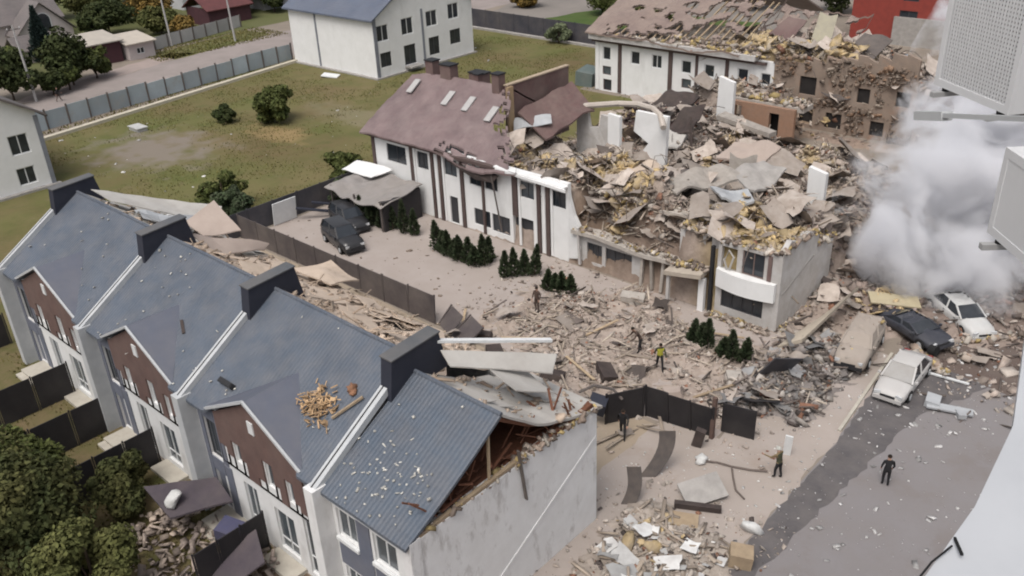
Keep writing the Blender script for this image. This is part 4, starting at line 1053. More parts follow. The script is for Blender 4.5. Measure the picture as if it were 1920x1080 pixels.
UL = [('cream wall slab standing upright on the torn upper roof', [(-38.8, 87.0, 7.2), (-37.0, 87.6, 7.4), (-36.7, 88.0, 9.8), (-38.4, 87.6, 10.0)], M('cream_slab', (.52, .49, .37), (.44, .41, .33), 2, .92, .2, dust=.25)),
      ('dark folded sheet on the ridge beside the cream slab', [(-42.6, 85.4, 7.9), (-40.2, 85.8, 7.6), (-40.0, 88.4, 9.0), (-42.0, 88.4, 9.4)], maroon),
      ('grey corrugated sheet sliding off the stripped brick end', [(-34.6, 85.0, 7.2), (-31.8, 86.0, 6.8), (-31.4, 89.0, 8.0), (-34.0, 88.6, 8.6)], steel_dk),
      ('pale blue sheet hanging at the right end of the ruin', [(-29.0, 83.4, 5.2), (-27.4, 83.6, 5.0), (-27.2, 84.8, 7.6), (-28.6, 84.6, 7.8)], M('pale_blue_sheet', (.33, .40, .48), (.27, .33, .40), 1.5, .6, .1, dust=.25)),
      ('maroon strip bent over the broken upper roof', [(-50.4, 90.5, 10.6), (-47.0, 91.4, 10.6), (-46.8, 92.6, 11.6), (-50.0, 92.0, 11.8)], charred),
      ('curved dark gutter piece caught on the stripped brick wall', [(-35.0, 82.2, 3.9), (-33.2, 82.1, 3.2), (-32.0, 82.2, 3.6), (-33.6, 82.3, 3.6)], steel_dk)]
for i, (lb, q, m_) in enumerate(UL): sheet_thing('torn_sheet', lb, 'torn sheet', q, .09, m_, .25, GU, seed=40 + i)
# exposed lower storey, orange brick, in front of the upper facade
rng = np.random.default_rng(31); n = 2200
px = rng.uniform(XM, X1, n); pz = rng.uniform(.1, 7.0, n)
keep = np.ones(n, bool)
for a, b, c, d in UW2: keep &= ~((px > a - .55) & (px < b + .55) & (pz > c - .35) & (pz < d + .35))
keep &= fbm(px, pz, .7, 3, 88) > .42
px, pz = px[keep], pz[keep]; n = len(px)
sz = (.08 * 6 ** (rng.uniform(0, 1, n) ** 2))[:, None] * np.stack([rng.uniform(.8, 1.8, n), rng.uniform(.15, .3, n), rng.uniform(.4, 1, n)], 1)
v, f = np_boxes(np.stack([px, 82.45 - rng.uniform(0, .12, n), pz], 1), sz, .35, .3, rng)
pc = np.array([(.27, .21, .17), (.33, .28, .235), (.20, .155, .125), (.27, .18, .125), (.15, .12, .10)])[rng.integers(0, 5, n)]
tag(np_mesh('hanging_rubble', v, f, M('hanging_rubble', (1, 1, 1), (.75, .73, .7), 3, .95, .3, 12, attr='tint', island=.25), UB, color=np.repeat(pc, 8, 0), loc=(50, -82.5, 0)), kind='stuff')
OB = thing('brick_fragment', (-38, 76, 0), 'orange brick wall stump with black opening below the upper facade', 'wall piece')
MB().wall((-41.0, 76), (1, 0), 6.4, .5, 3.6, .4, [(3.9, 4.9, .8, 3.0), (.3, 1.0, 1.2, 3.2)]).build('wall', brick_o, OB)
MB().box(-41.2, -34.0, 76.5, 78.5, 3.3, 3.75).build('floor_slab', concrete_v, OB)
MB().box(-40.5, -35, 77.2, 77.3, .5, 3.3).build('interior_shade_panel', interior_shade, OB)  # dark panel painting the shade behind the stump's openings
ruin_piece('rubble_slab', 'long pale concrete strip lying below the orange brick stump', 'slab', [(-39.6, 70.6, 3.3), (-34.2, 70.4, 2.6), (-34.0, 71.4, 2.6), (-39.4, 71.8, 3.4)], (0, 0, .4), concrete_v, GS)

# ------------------------------------------------------------------ intact houses
def white_house():
    t = thing('white_house', (-97, 81, 0), 'clean white two storey house with grey roof beyond the lawn', 'house')
    xa, xb, ya, yb, h = -105.6, -88.0, 71.0, 88.4, 7.5
    wins = [(.5, 2.4, 4.5, 6.5), (4.6, 6.6, 4.6, 6.7), (8.9, 10.9, 4.9, 6.9), (12.9, 14.9, 5.2, 7.2), (.7, 2.5, 1.3, 3.1), (4.7, 6.7, .8, 3.3), (9.1, 11.0, 1.2, 3.5), (13.0, 15.0, 1.9, 3.8)]
    m = MB().wall((xa, ya), (1, 0), xb - xa, 0, h, .35, [])
    m.wall((xb, ya + .36), (0, 1), yb - ya - .36, 0, h, .35, [(a - .36, b - .36, c, d) for a, b, c, d in wins])
    ym = (ya + yb) / 2; hp = 12.4
    m.prism([(xb, ya, h), (xb, yb, h), (xb, ym, hp)], (-.35, 0, 0))
    m.box(xa, xb - .36, yb - .35, yb, 0, h); m.box(xa, xa + .35, ya + .36, yb - .36, 0, h)
    m.build('wall', white2, t)
    for a, b, c, d in wins: window(t, (xb, ya), (0, 1), a, b, c, d, bars=1, fm=frame_w if c > 4 else frame_d, fw=.1)
    for s in (0, 1):
        y0 = ya - .6 if s == 0 else yb + .6; z0 = h - .35
        MB().prism([(xa - .5, y0, z0), (xb + .55, y0, z0), (xb + .55, ym, hp + .12), (xa - .5, ym, hp + .12)], (0, 0, .2)).build('roof', slate_far, t)
    MB().box(xb + .003, xb + .1, ya - .08, ya + .42, 0, 7.4).build('corner_strip', M('grey_corner', (.22, .23, .26), (.18, .19, .215), 1, .7, .05), t)
    MB().box(-99.9, -99.6, ya - .1, ya - .003, .1, 7.2).build('downpipe', MATS['grey_corner'], t)
    MB().box(xb + .003, xb + .1, 79.0, 79.3, .1, 7.4).build('downpipe', MATS['grey_corner'], t)
    MB().box(xa, xb + .35, ya - .45, yb + .3, 0, .18).build('plinth', concrete, t)
    bl = MB().box(xb + .05, xb + 1.3, 75.6, 77.8, .55, .75); bl.build('balcony_slab', concrete, t)
white_house()
def left_house():
    t = thing('white_house', (-90, 22, 0), 'white house at the left edge with dark windows in its gable', 'house')
    xa, xb, ya, yb, h = -98, -84.3, 12.6, 28.6, 6.9
    wins = [(25.7, 27.4, 3.5, 5.3), (25.6, 27.2, .7, 2.3), (19, 21, 3.5, 5.3), (19, 21, .7, 2.3)]
    m = MB().wall((xb, ya), (0, 1), yb - ya - .01, 0, h, .35, [(a - ya, b - ya, c, d) for a, b, c, d in wins])
    ym = (ya + yb) / 2
    m.prism([(xb, ya, h), (xb, yb, h), (xb, ym, h + 5.0)], (-.35, 0, 0)); m.box(xa, xb - .36, yb - .35, yb, 0, h)
    m.build('wall', white2, t)
    for a, b, c, d in wins: window(t, (xb, ya), (0, 1), a - ya, b - ya, c, d, bars=1, fm=frame_w, fw=.09)
    for s in (0, 1):
        y0 = ya - .7 if s == 0 else yb + .7
        MB().prism([(xa, y0, h - .42), (xb + .6, y0, h - .42), (xb + .6, ym, h + 5.12), (xa, ym, h + 5.12)], (0, 0, .2)).build('roof', old_roof, t)
    MB().box(xb + .003, xb + .12, yb - .3, yb + .08, 0, 6.6).build('corner_strip', MATS['grey_corner'], t)
    MB().box(xb + .003, xb + .5, ya, yb + .4, 0, .2).build('plinth', concrete, t)
    MB().beam((xb + .5, yb + .72, h - .45), (xa, yb + .72, h - .45), .16, .14).build('gutter', brown_pil, t)
left_house()

def simple_house(label, x0, x1, y0, y1, h, hp, wm, rm, wins=(), ridge='y', arch=None, cat='house', name='house'):
    """house whose visible gable or eave faces +x"""
    t = thing(name, ((x0 + x1) / 2, (y0 + y1) / 2, 0), label, cat)
    m = MB().wall((x1, y0), (0, 1), y1 - y0, 0, h, .3, [(a, b, c, d) for a, b, c, d in wins])
    m.box(x0, x1 - .31, y0, y0 + .3, 0, h); m.box(x0, x1 - .31, y1 - .3, y1, 0, h)
    if ridge == 'x':
        ym = (y0 + y1) / 2; m.prism([(x1, y0, h), (x1, y1, h), (x1, ym, hp)], (-.3, 0, 0))
    m.build('wall', wm, t)
    for a, b, c, d in wins: window(t, (x1, y0), (0, 1), a, b, c, d, bars=1, fw=.1)
    if ridge == 'x':
        ym = (y0 + y1) / 2
        for ya in (y0 - .5, y1 + .5):
            MB().prism([(x0 - .4, ya, h - .3), (x1 + .45, ya, h - .3), (x1 + .45, ym, hp + .1), (x0 - .4, ym, hp + .1)], (0, 0, .16)).build('roof', rm, t)
    elif ridge == 'y':
        xm = (x0 + x1) / 2
        for xa in (x0 - .5, x1 + .5):
            MB().prism([(xa, y0 - .5, h - .3), (xa, y1 + .5, h - .3), (xm, y1 + .5, hp + .1), (xm, y0 - .5, hp + .1)], (0, 0, .16)).build('roof', rm, t)
    else:
        MB().prism([(x0 - .4, y0 - .4, hp), (x1 + .5, y0 - .4, h + .02), (x1 + .5, y1 + .4, h + .02), (x0 - .4, y1 + .4, hp)], (0, 0, .15)).build('roof', rm, t)
    if arch:
        a, b, c, d = arch
        yc, rd = (a + b) / 2, (b - a) / 2
        pts = [(x1 + .02, y0 + a, c), (x1 + .02, y0 + b, c)] + [(x1 + .02, y0 + yc + rd * math.cos(q), d - rd + rd * math.sin(q)) for q in [i * math.pi / 8 for i in range(9)]]
        f = MB().prism([(p[0], y0 + yc + (p[1] - y0 - yc) * 1.15, (p[2] - c) * 1.08 + c - .1) for p in pts], (.05, 0, 0)).build('arch_window', frame_w, t)
        MB().prism([(p[0] + .055, p[1], p[2]) for p in pts], (.02, 0, 0)).build('pane', glass, f)
    return t
dusty_pink = M('pale_pink_render', (.52, .46, .45), (.46, .41, .40), .8, .9, .1)
shed_red = M('maroon_shed_boards', (.085, .038, .045), (.065, .032, .038), 1.2, .85, .1)
oh = simple_house('old house with arched window in its pale gable under a grey roof', -164, -153.2, 38, 60, 3.6, 8.0, dusty_pink, old_roof, ridge='y')
simple_house('pale gabled front wing with a dark arched window', -153, -149.5, 51.5, 60, 2.2, 6.4, dusty_pink, old_roof, ridge='x', arch=(3.3, 5.3, 2.2, 4.9), name='house_wing', cat='house wing')
simple_house('low grey roofed outbuilding before the arched gable', -143, -139, 47.5, 53, 2.0, 3.4, dusty_pink, old_roof, [(1, 2, .8, 1.8), (4, 5, .8, 1.8)], 'y', name='outbuilding', cat='outbuilding')
simple_house('dark maroon shed with a pale lean-to roof by the road', -133.5, -128.2, 52.2, 57.4, 2.9, 3.6, shed_red, M('pale_shed_roof', (.42, .38, .33), (.36, .33, .29), .8, .85, .1), (), 'flat', name='shed', cat='shed')
simple_house('small pale hut with a curved cream roof beside maroon shed', -132, -127.2, 57.9, 61.8, 2.2, 2.9, dusty_pink, M('cream_shed_roof', (.46, .41, .35), (.4, .36, .31), .8, .85, .1), [(1.2, 2.4, .7, 1.6)], 'flat', name='hut', cat='hut')
simple_house('low dark red outbuilding behind the pale roadside fence', -146, -139, 78, 86, 2.8, 4.6, shed_red, M('maroon_sheet_roof', (.13, .05, .05), (.1, .042, .042), 1, .8, .1), (), 'y', name='outbuilding', cat='outbuilding')
simple_house('light grey house partly out of view at the top edge', -172, -158, 84, 100, 6, 9, M('light_grey_render', (.50, .50, .52), (.45, .45, .47), .8, .9, .05), old_roof, [(2, 3.6, 2, 4), (8, 9.6, 2, 4)], 'x')
simple_house('pale low house behind the dark long fence', -122, -114, 122, 134, 3.4, 6.4, dusty_pink, old_roof, [(2, 3.4, 1, 2.4), (8, 9.4, 1, 2.4)], 'x')
simple_house('grey shed with pale front among trees left of the white house', -150, -144, 92, 101, 2.6, 4.6, MATS['light_grey_render'], old_roof, [(3, 4.4, .8, 2)], 'x', name='shed', cat='shed')
# red brick house at the top right
t = thing('brick_house', (-42, 126, 0), 'red brick house at the top edge behind the upper ruin', 'house')
MB().wall((-49.0, 122), (1, 0), 16.0, 0, 9.5, .4, [(6.3, 8.6, 2.6, 4.4), (1.2, 3.0, 5.6, 7.4), (6.5, 8.5, 5.6, 7.4)]).build('wall', brick_r, t)
for a, b, c, d in [(6.3, 8.6, 2.6, 4.4), (1.2, 3.0, 5.6, 7.4), (6.5, 8.5, 5.6, 7.4)]: window(t, (-49.0, 122), (1, 0), a, b, c, d, bars=1, fm=frame_d, fw=.12)
MB().wall((-33, 122.41), (0, 1), 9, 0, 9.5, .4, []).wall((-49, 131.5), (0, -1), 9, 0, 9.5, .4, []).build('side_wall', brick_r, t)
MB().prism([(-49.6, 121.4, 9.52), (-32.4, 121.4, 9.52), (-32.4, 132, 10.5), (-49.6, 132, 10.5)], (0, 0, .2)).build('roof', old_roof, t)
MB().box(-43.2, -33.2, 121.6, 121.99, 0, 3.6).build('rendered_base', concrete, t)
# ------------------------------------------------------------------ fences
def fence(name, label, a, b, h, m, n, post=.09, postm=None, lean=0.0, cat='fence', group=None, gap=.03, t=.05, posth=.08, leans=None):
    """panels between posts, each panel and post a part"""
    a, b = Vector((*a, 0)), Vector((*b, 0)); d = (b - a); L = d.length; d.normalize(); nn = Vector((-d.y, d.x, 0))
    T = thing(name, tuple((a + b) / 2), label, cat, group)
    for i in range(n):
        p, q = a + d * (L * i / n + post / 2 + gap), a + d * (L * (i + 1) / n - post / 2 - gap)
        ln = leans[i] if leans else lean
        o0 = nn * 0; o1 = nn * ln
        pr = MB().prism([p + Vector((0, 0, .04)), q + Vector((0, 0, .04)), q + o1 + Vector((0, 0, h)), p + o1 + Vector((0, 0, h))], nn * t)
        pr.build('panel', m, T)
    for i in range(n + 1):
        p = a + d * (L * i / n) + nn * (t / 2); ln = (leans[min(i, n - 1)] if leans else lean)
        MB().beam(p, p + nn * ln + Vector((0, 0, h + posth)), post, post).build('post', postm or m, T)
    return T
metal_panel = M('weathered_blue_grey_sheet', (.36, .42, .46), (.30, .355, .39), .4, .6, .08, 4, vary=.22, dust=.35, dustc=(.26, .26, .25), stain=((.33, .33, .31), .6, .6, (1, 1, 1)))
pf = thing('fence', (-104.2, 50, 0), 'long fence of weathered blue grey sheet panels along the dirt road', 'fence')
N = 15; a0, a1 = Vector((-102.3, 33.2, 0)), Vector((-107.0, 71.5, 0))
rr = random.Random(2)
for i in range(N):
    p, q = a0 + (a1 - a0) * ((i + .03) / N), a0 + (a1 - a0) * ((i + .97) / N)
    hh = 2.15 + rr.uniform(-.12, .12); ln = rr.uniform(-.1, .15)
    nn = Vector((-(a1 - a0).y, (a1 - a0).x, 0)).normalized()
    MB().prism([p + Vector((0, 0, .1)), q + Vector((0, 0, .1)), q + nn * ln + Vector((0, 0, hh)), p + nn * ln + Vector((0, 0, hh + rr.uniform(-.05, .05)))], nn * .05).build('panel', metal_panel, pf)
for i in range(N + 1):
    p = a0 + (a1 - a0) * (i / N)
    MB().beam(p, p + Vector((0, 0, 2.35)), .16, .16).build('post', steel_dk, pf)
fence('fence', 'long dark navy fence beyond the lawn at the top edge', (-104, 101.6), (-71, 100.6), 2.7, navy_fence, 11)
fence('fence', 'pale weathered fence across the dirt road beside the shed', (-130.4, 63.5), (-134.6, 81), 1.9, M('pale_weathered_fence', (.42, .41, .40), (.35, .345, .34), .6, .85, .1, vary=.15), 7, .2, steel_dk)
GF = 'dark garden fences in front of the townhouses'
for (x, y0, lb) in [(-56.8, 8.6, 'dark garden fence cut by the left edge of the picture'), (-47.7, 8.0, 'dark garden fence at the far townhouse, first from the corner stoop'), (-42.75, 7.8, 'long dark garden fence at the pillar between the two far townhouses'), (-38.0, 9.4, 'dark garden fence ending in the tree before the second townhouse'), (-28.4, 10.6, 'dark garden fence beside the purple sheds, nearest the bottom edge')]:
    fence('garden_fence', lb, (x, y0), (x, 13.95), 2.15, black_fence, 3, .07, group=GF)
fence('fence', 'navy metal fence closing the car yard towards the lawn', (-59.4, 31.0), (-59.4, 45.2), 2.0, navy_fence, 6)
fence('fence', 'long brown grey fence between the townhouse yards and the driveway', (-59.2, 32.35), (-37.2, 32.35), 1.95, brown_fence, 9, leans=[0, 0, .02, 0, 0, .03, .05, .08, .15])
fence('fence', 'toppled end of the brown grey fence leaning over rubble', (-37.0, 32.5), (-33.6, 31.2), 1.05, brown_fence, 2, leans=[1.0, 1.5])
fence('fence', 'bent black fence curving behind the blank end wall', (-22.4, 30.6), (-21.3, 32.4), 1.9, black_fence, 1, leans=[-.1])
fence('fence', 'black fence bowed towards the pavement, right of the curved piece', (-21.2, 32.5), (-17.5, 33.1), 1.95, black_fence, 3, leans=[-.1, -.25, -.3])
def slab_thing(name, label, cat, c, d, rz, rx, ry, m, group=None):
    o = MB().cbox((0, 0, 0), d, rz, rx, ry).build(name, m, None); o.location = c
    return tag(o, label, cat, group)
slab_thing('gate_panel', 'upright black gate panel at the corner of the pavement', 'gate panel', (-16.6, 33.9, .98), (1.7, .06, 1.9), .25, .12, .03, black_fence, 'blown out dark gate panels')
slab_thing('gate_panel', 'dark panel leaning at a slant by the dust covered car', 'gate panel', (-17.3, 39.4, 1.05), (2.0, .06, 2.0), 1.15, .5, .3, navy_fence, 'blown out dark gate panels')
slab_thing('gate_panel', 'dark panel fallen almost flat between the two other panels', 'gate panel', (-17.0, 36.8, .55), (1.9, .06, 1.7), .9, 1.1, .2, black_fence, 'blown out dark gate panels')
tag(MB().tube([(-23.6, 29.9, 1.9), (-23.2, 30.6, 2.1), (-22.4, 31.2, 1.9), (-21.8, 31.2, 1.5)], .08, 6).build('bent_pipe', steel_dk, None, base=(-23, 30.6, 1.8)), 'bent dark pipe rising behind the top of the end wall', 'pipe')
slab_thing('dark_sack', 'crumpled dark tarpaulin lump by the bent pipe', 'tarpaulin', (-22.7, 30.3, 1.3), (.9, .7, .9), .4, .3, .2, navy)
# posts and plates on the side lot
tag(MB().sheet(lambda u, v: (-18.35 + .6 * u + .12 * math.sin(v * 3) - .3 * (1 - v) ** 2, 29.3 + .5 * u - 1.1 * (1 - v) ** 2, .05 + 2.2 * v), 3, 8, .06).build('bent_plate', steel_dk, None, base=(-18, 29, 0)), 'tall grey plate standing bent on the dusty side lot', 'metal plate')
tag(MB().sheet(lambda u, v: (-18.2 + .5 * u + .1 * math.sin(v * 4), 26.6 + .42 * u - .5 * (1 - v) ** 2, .05 + 1.8 * v), 3, 8, .06).build('bent_plate', steel_dk, None, base=(-18, 27, 0)), 'shorter grey plate standing by the foot of the end wall', 'metal plate')
slab_thing('propped_slab', 'dark edged pale panel propped on the side lot', 'panel', (-15.6, 28.9, .42), (2.0, 1.3, .08), 1.0, .38, -.12, concrete)
slab_thing('charred_bar', 'dark bar lying under the propped pale panel', 'panel', (-15.3, 28.0, .2), (2.1, .25, .3), .5, .1, 0, charred)
slab_thing('fallen_board', 'tan board lying flat among litter on the side lot', 'board', (-15.3, 26.9, .2), (1.2, .8, .06), .5, .1, .05, timber)
slab_thing('crate', 'tan wooden crate by the kerb at the bottom edge', 'crate', (-12.2, 26.3, .4), (.95, .8, .7), .5, .05, .1, timber)
slab_thing('dark_slab', 'leaning charred slab near the bottom of the fence post', 'slab', (-17.7, 32.0, .55), (.5, .3, 1.1), .3, .1, .2, charred)
tag(MB().beam((-17.55, 33.0, 0), (-17.5, 33.0, 2.5), .2, .2).build('fence_post', M('rust_brown_post', (.13, .085, .07), (.1, .07, .06), 3, .8, .1), None, base=(-17.5, 33, 0)), 'rust brown post standing alone at the end of the bowed black fence', 'post')
tag(MB().tube([(-17.2, 30.9, .12), (-16.3, 31.4, .1), (-15.6, 31.6, .08), (-14.8, 31.9, .1), (-14.1, 32.3, .12)], .05, 5).tube([(-15.6, 31.6, .08), (-15.2, 31.0, .08), (-14.6, 30.2, .08), (-14.0, 29.9, .08)], .045, 5).build('hose', M('grey_brown_hose', (.15, .12, .105), None, 3, .7, 0), None, base=(-16, 31, 0)), 'thin dark hose branching across the dusty pavement', 'hose')
tilt = sheet_thing('fallen_wall_slab', 'long cream wall slab tipped against the pale end wall of the long building', 'wall slab', [(-18.9, 42.6, .3), (-17.9, 48.6, .9), (-17.0, 49.0, 2.3), (-17.7, 43.2, 1.0)], .25, M('cream_wall_slab', (.47, .41, .33), (.4, .35, .285), 1.5, .95, .25, dust=.3), .1, seed=60)
tag(tilt)

def lump_thing(name, label, cat, c, size, m, seed):
    b = np.array([[0, 0, 0.]]); v, f = np_clumps(b, np.array([size]), np.random.default_rng(seed), .3)
    o = np_mesh(name, v, f, m, smooth=False); o.location = c
    return tag(o, label, cat)
white_cloth = M('dirty_white_cloth', (.60, .60, .59), (.46, .455, .44), 3, .9, .3, 8)
lump_thing('white_bundle', 'white bundle on the edge of the pavement above the tan crate', 'bundle', (-12.75, 28.3, .22), (.95, .75, .5), white_cloth, 1)
lump_thing('white_lump', 'small white lump on the dusty lot near the rust brown post', 'lump', (-17.0, 31.1, .15), (.75, .6, .35), white_cloth, 2)
# carport beside the long building, with fallen covering
cp = thing('carport', (-53.5, 41, 0), 'broken grey carport roof sagging in front of the white building', 'carport')
def cpr(u, v):
    x = -57.6 + 7.0 * u; y = 39.6 + 4.5 * v
    return (x, y, 2.75 - .9 * (1 - v) * (1 - abs(u - .55)) * .9 + .35 * v * 0 + .18 * noise.noise(Vector((x, y, 3))) + .12 * math.sin(u * 16))
MB().sheet(cpr, 24, 8, .07).build('roof_sheet', M('grey_corrugated', (.26, .245, .24), (.20, .19, .185), .8, .7, .15, dust=.4), cp)
for (x, y) in [(-57.2, 40), (-54, 39.8), (-50.9, 39.9), (-57.2, 43.9), (-50.9, 43.9)]:
    MB().beam((x, y, 0), (x, y, 2.5), .12, .12).build('post', steel_dk, cp)
MB().box(-51.2, -50.7, 39.95, 43.9, 0, 2.45).build('side_screen', black_fence, cp)
sheet_thing('pale_canopy', 'white canvas canopy over the corner by the navy fence', 'canopy', [(-59.0, 42.6, 2.7), (-54.9, 42.4, 2.9), (-54.3, 44.2, 3.2), (-59.0, 44.3, 3.1)], .05, white2, .14, seed=61)
slab_thing('white_door', 'white door panel leaning on the navy fence of the car yard', 'door panel', (-58.9, 36.4, 1.0), (.08, 2.2, 1.9), 0, 0, .12, frame_w)
for i, (x, y, z, d, lb) in enumerate([(-57.4, 38.6, .7, (3.6, .35, .12), 'dark timber leaning on the navy fence behind the parked cars'), (-57.2, 39.8, .9, (3.2, .3, .12), 'second dark timber leaning above the first behind the cars')]):
    slab_thing('beam', lb, 'beam', (x, y, z), d, .9, 0, .2, navy)

# poles along the dirt road
GP = 'concrete poles along the dirt road'
for (x, y, h, lb) in [(-116.5, 40.1, 9.2, 'leaning pale utility pole nearest the left house'), (-131, 66.5, 10.5, 'pale utility pole behind the maroon shed'), (-125.4, 74.0, 10.5, 'dark topped utility pole beside the pale roadside fence')]:
    t = thing('utility_pole', (x, y, 0), lb, 'utility pole', GP)
    MB().tube([(x, y, 0), (x - .1, y - .25, h)], .17, 8, r2=.10).build('shaft', M('pole_concrete', (.42, .41, .40), (.36, .35, .345), 2, .85, .1), t)
    MB().beam((x - .1, y - 1.0, h - .5), (x - .1, y + .6, h - .5), .09, .1).build('crossarm', steel_dk, t)
    for k in (-.9, -.2, .5): MB().tube([(x - .1, y + k, h - .45), (x - .1, y + k, h - .22)], .05, 6).build('insulator', frame_w, t)

# ------------------------------------------------------------------ vegetation
def leafm(name, c1, c2): return M(name, c1, c2, .8, .75, 0, island=.45, spec=.15)
L_dark = leafm('dark_leaves', (.028, .040, .014), (.045, .052, .018))
L_mid = leafm('green_leaves', (.052, .068, .020), (.075, .082, .026))
L_olive = M('olive_leaves', (.110, .108, .040), (.055, .065, .022), .6, .8, 0, island=.45, spec=.12)
L_aut = leafm('autumn_leaves', (.19, .115, .028), (.13, .095, .03))
L_blue = leafm('blue_spruce_needles', (.030, .048, .045), (.04, .058, .05))
L_thuja = M('thuja_leaves', (.020, .040, .016), (.032, .052, .020), .8, .8, 0, island=.5, spec=.15, dust=.3, dustc=(.16, .145, .11), dsc=1.5)
bark = M('bark', (.085, .062, .045), (.06, .045, .034), 5, .95, .4)
def tree(label, x, y, h, r, m, n=5000, leaf=.16, clumps=26, seed=0, z0=.28, name='tree', cat='tree', group=None, sq=.8, tr=.16):
    rng = np.random.default_rng(seed + 100)
    t = thing(name, (x, y, 0), label, cat, group)
    cz = h * (z0 + (1 - z0) / 2); hz = h * (1 - z0) / 2
    d = rng.normal(size=(clumps, 3)); d /= np.linalg.norm(d, axis=1)[:, None]
    rad = rng.uniform(.2, 1.12, clumps) ** .6
    cen = d * rad[:, None] * np.array([r * .8, r * .8, hz * .8]); cen[:, 2] += cz
    cr = rng.uniform(.14, .40, clumps) * r
    v, f = leaf_cloud(cen, cr, n, leaf, rng, squash=sq)
    v[:, 2] = np.maximum(v[:, 2], .05)
    np_mesh('crown', v, f, m, t)
    tb = MB().tube([(x, y, 0), (x + .1, y, h * z0), (x, y + .1, h * .75)], tr, 8, r2=.05)
    for k in range(min(clumps, 9)):
        q = Vector(cen[k]) + Vector((x, y, 0))
        tb.tube([(x + .05, y, h * (z0 + .1 * (k % 3))), (Vector((x, y, h * .45)) + q) / 2 + Vector((0, 0, .2)), q], tr * .4, 5, r2=.025)
    tb.build('trunk', bark, t)
    return t
def conifer(label, x, y, h, r, m, n=2600, leaf=.12, seed=0, name='thuja', cat='thuja', group=None, power=.75, z=0.0):
    rng = np.random.default_rng(seed + 500)
    t = thing(name, (x, y, z), label, cat, group)
    u = rng.uniform(0, 1, n) ** .8; a = rng.uniform(0, 6.283, n)
    rr_ = r * np.clip((1 - u) ** power, .03, 1) * np.minimum(1, .55 + 3 * u) * rng.uniform(.6, 1.08, n) * (1 + .18 * np.sin(a * 3 + u * 20 + seed))
    p = np.stack([np.cos(a) * rr_, np.sin(a) * rr_, .08 + u * h], 1)
    s = leaf * rng.uniform(.5, 1.4, n)
    out = np.stack([np.cos(a), np.sin(a), rng.uniform(.4, 1.8, n)], 1) + rng.normal(size=(n, 3)) * .3
    out /= np.linalg.norm(out, axis=1)[:, None]
    b = np.cross(out, rng.normal(size=(n, 3))); b /= np.linalg.norm(b, axis=1)[:, None]
    q = np.stack([p - out * s[:, None], p - b * s[:, None] * .45, p + out * s[:, None], p + b * s[:, None] * .45], 1)
    np_mesh('crown', q.reshape(-1, 3), np.arange(n * 4).reshape(n, 4), m, t)
    MB().tube([(x, y, z), (x, y, z + h * .9)], .05, 6, r2=.015).build('trunk', bark, t)
    return t
L_big = M('mixed_leaves', (.028, .038, .015), (.088, .084, .032), .5, .8, 0, island=.5, spec=.12)
# big tree at the lower left, two crowns
tree('big dark green tree filling the lower left corner', -36.2, 6.3, 5.6, 4.0, L_big, 30000, .12, 75, 1, .12)
tree('lighter olive tree at the bottom edge beside the dark shed', -31.0, 7.5, 4.6, 2.3, L_olive, 12000, .12, 34, 2, .12)
tree('olive green tree behind the big dark one by the garden fences', -39.6, 7.4, 4.0, 2.7, L_mid, 13000, .14, 40, 3, .12)
tree('dark bush at the foot of the second townhouse garden fence', -36.4, 11.0, 2.6, 2.0, L_big, 7000, .12, 22, 4, .05, 'bush', 'bush')
GB = 'bushes on the lawn'
tree('larger round dark bush in the middle of the lawn', -83.2, 52.5, 3.9, 2.6, L_mid, 6000, .2, 30, 5, .06, 'bush', 'bush', GB)
tree('small round dark bush left of the larger lawn bush', -88, 49.0, 1.8, 1.35, L_dark, 2500, .17, 18, 6, .05, 'bush', 'bush', GB)
tree('green bush behind the tilted pinkish roof sheet', -65.5, 34.8, 3.2, 2.3, L_mid, 5000, .16, 26, 7, .05, 'bush', 'bush', GB)
tree('green bush beside the navy fence at the lawn corner', -62.6, 34.0, 3.0, 1.8, L_thuja, 4200, .16, 22, 8, .05, 'bush', 'bush', GB)
tree('leafy bush on the lawn left of the long building', -62.3, 45.0, 2.8, 1.9, L_mid, 4200, .16, 22, 9, .05, 'bush', 'bush', GB)
tree('dark shrub against the left corner of the long building', -58.6, 48.2, 3.0, 1.3, L_dark, 3600, .15, 18, 10, .05, 'bush', 'bush', GB)
tree('pale grey green bush before the long navy fence', -81.5, 99.0, 3.2, 2.2, M('pale_leaves', (.13, .15, .085), (.105, .125, .07), .8, .8, 0, island=.35), 3000, .2, 20, 11, .05, 'bush', 'bush', GB)
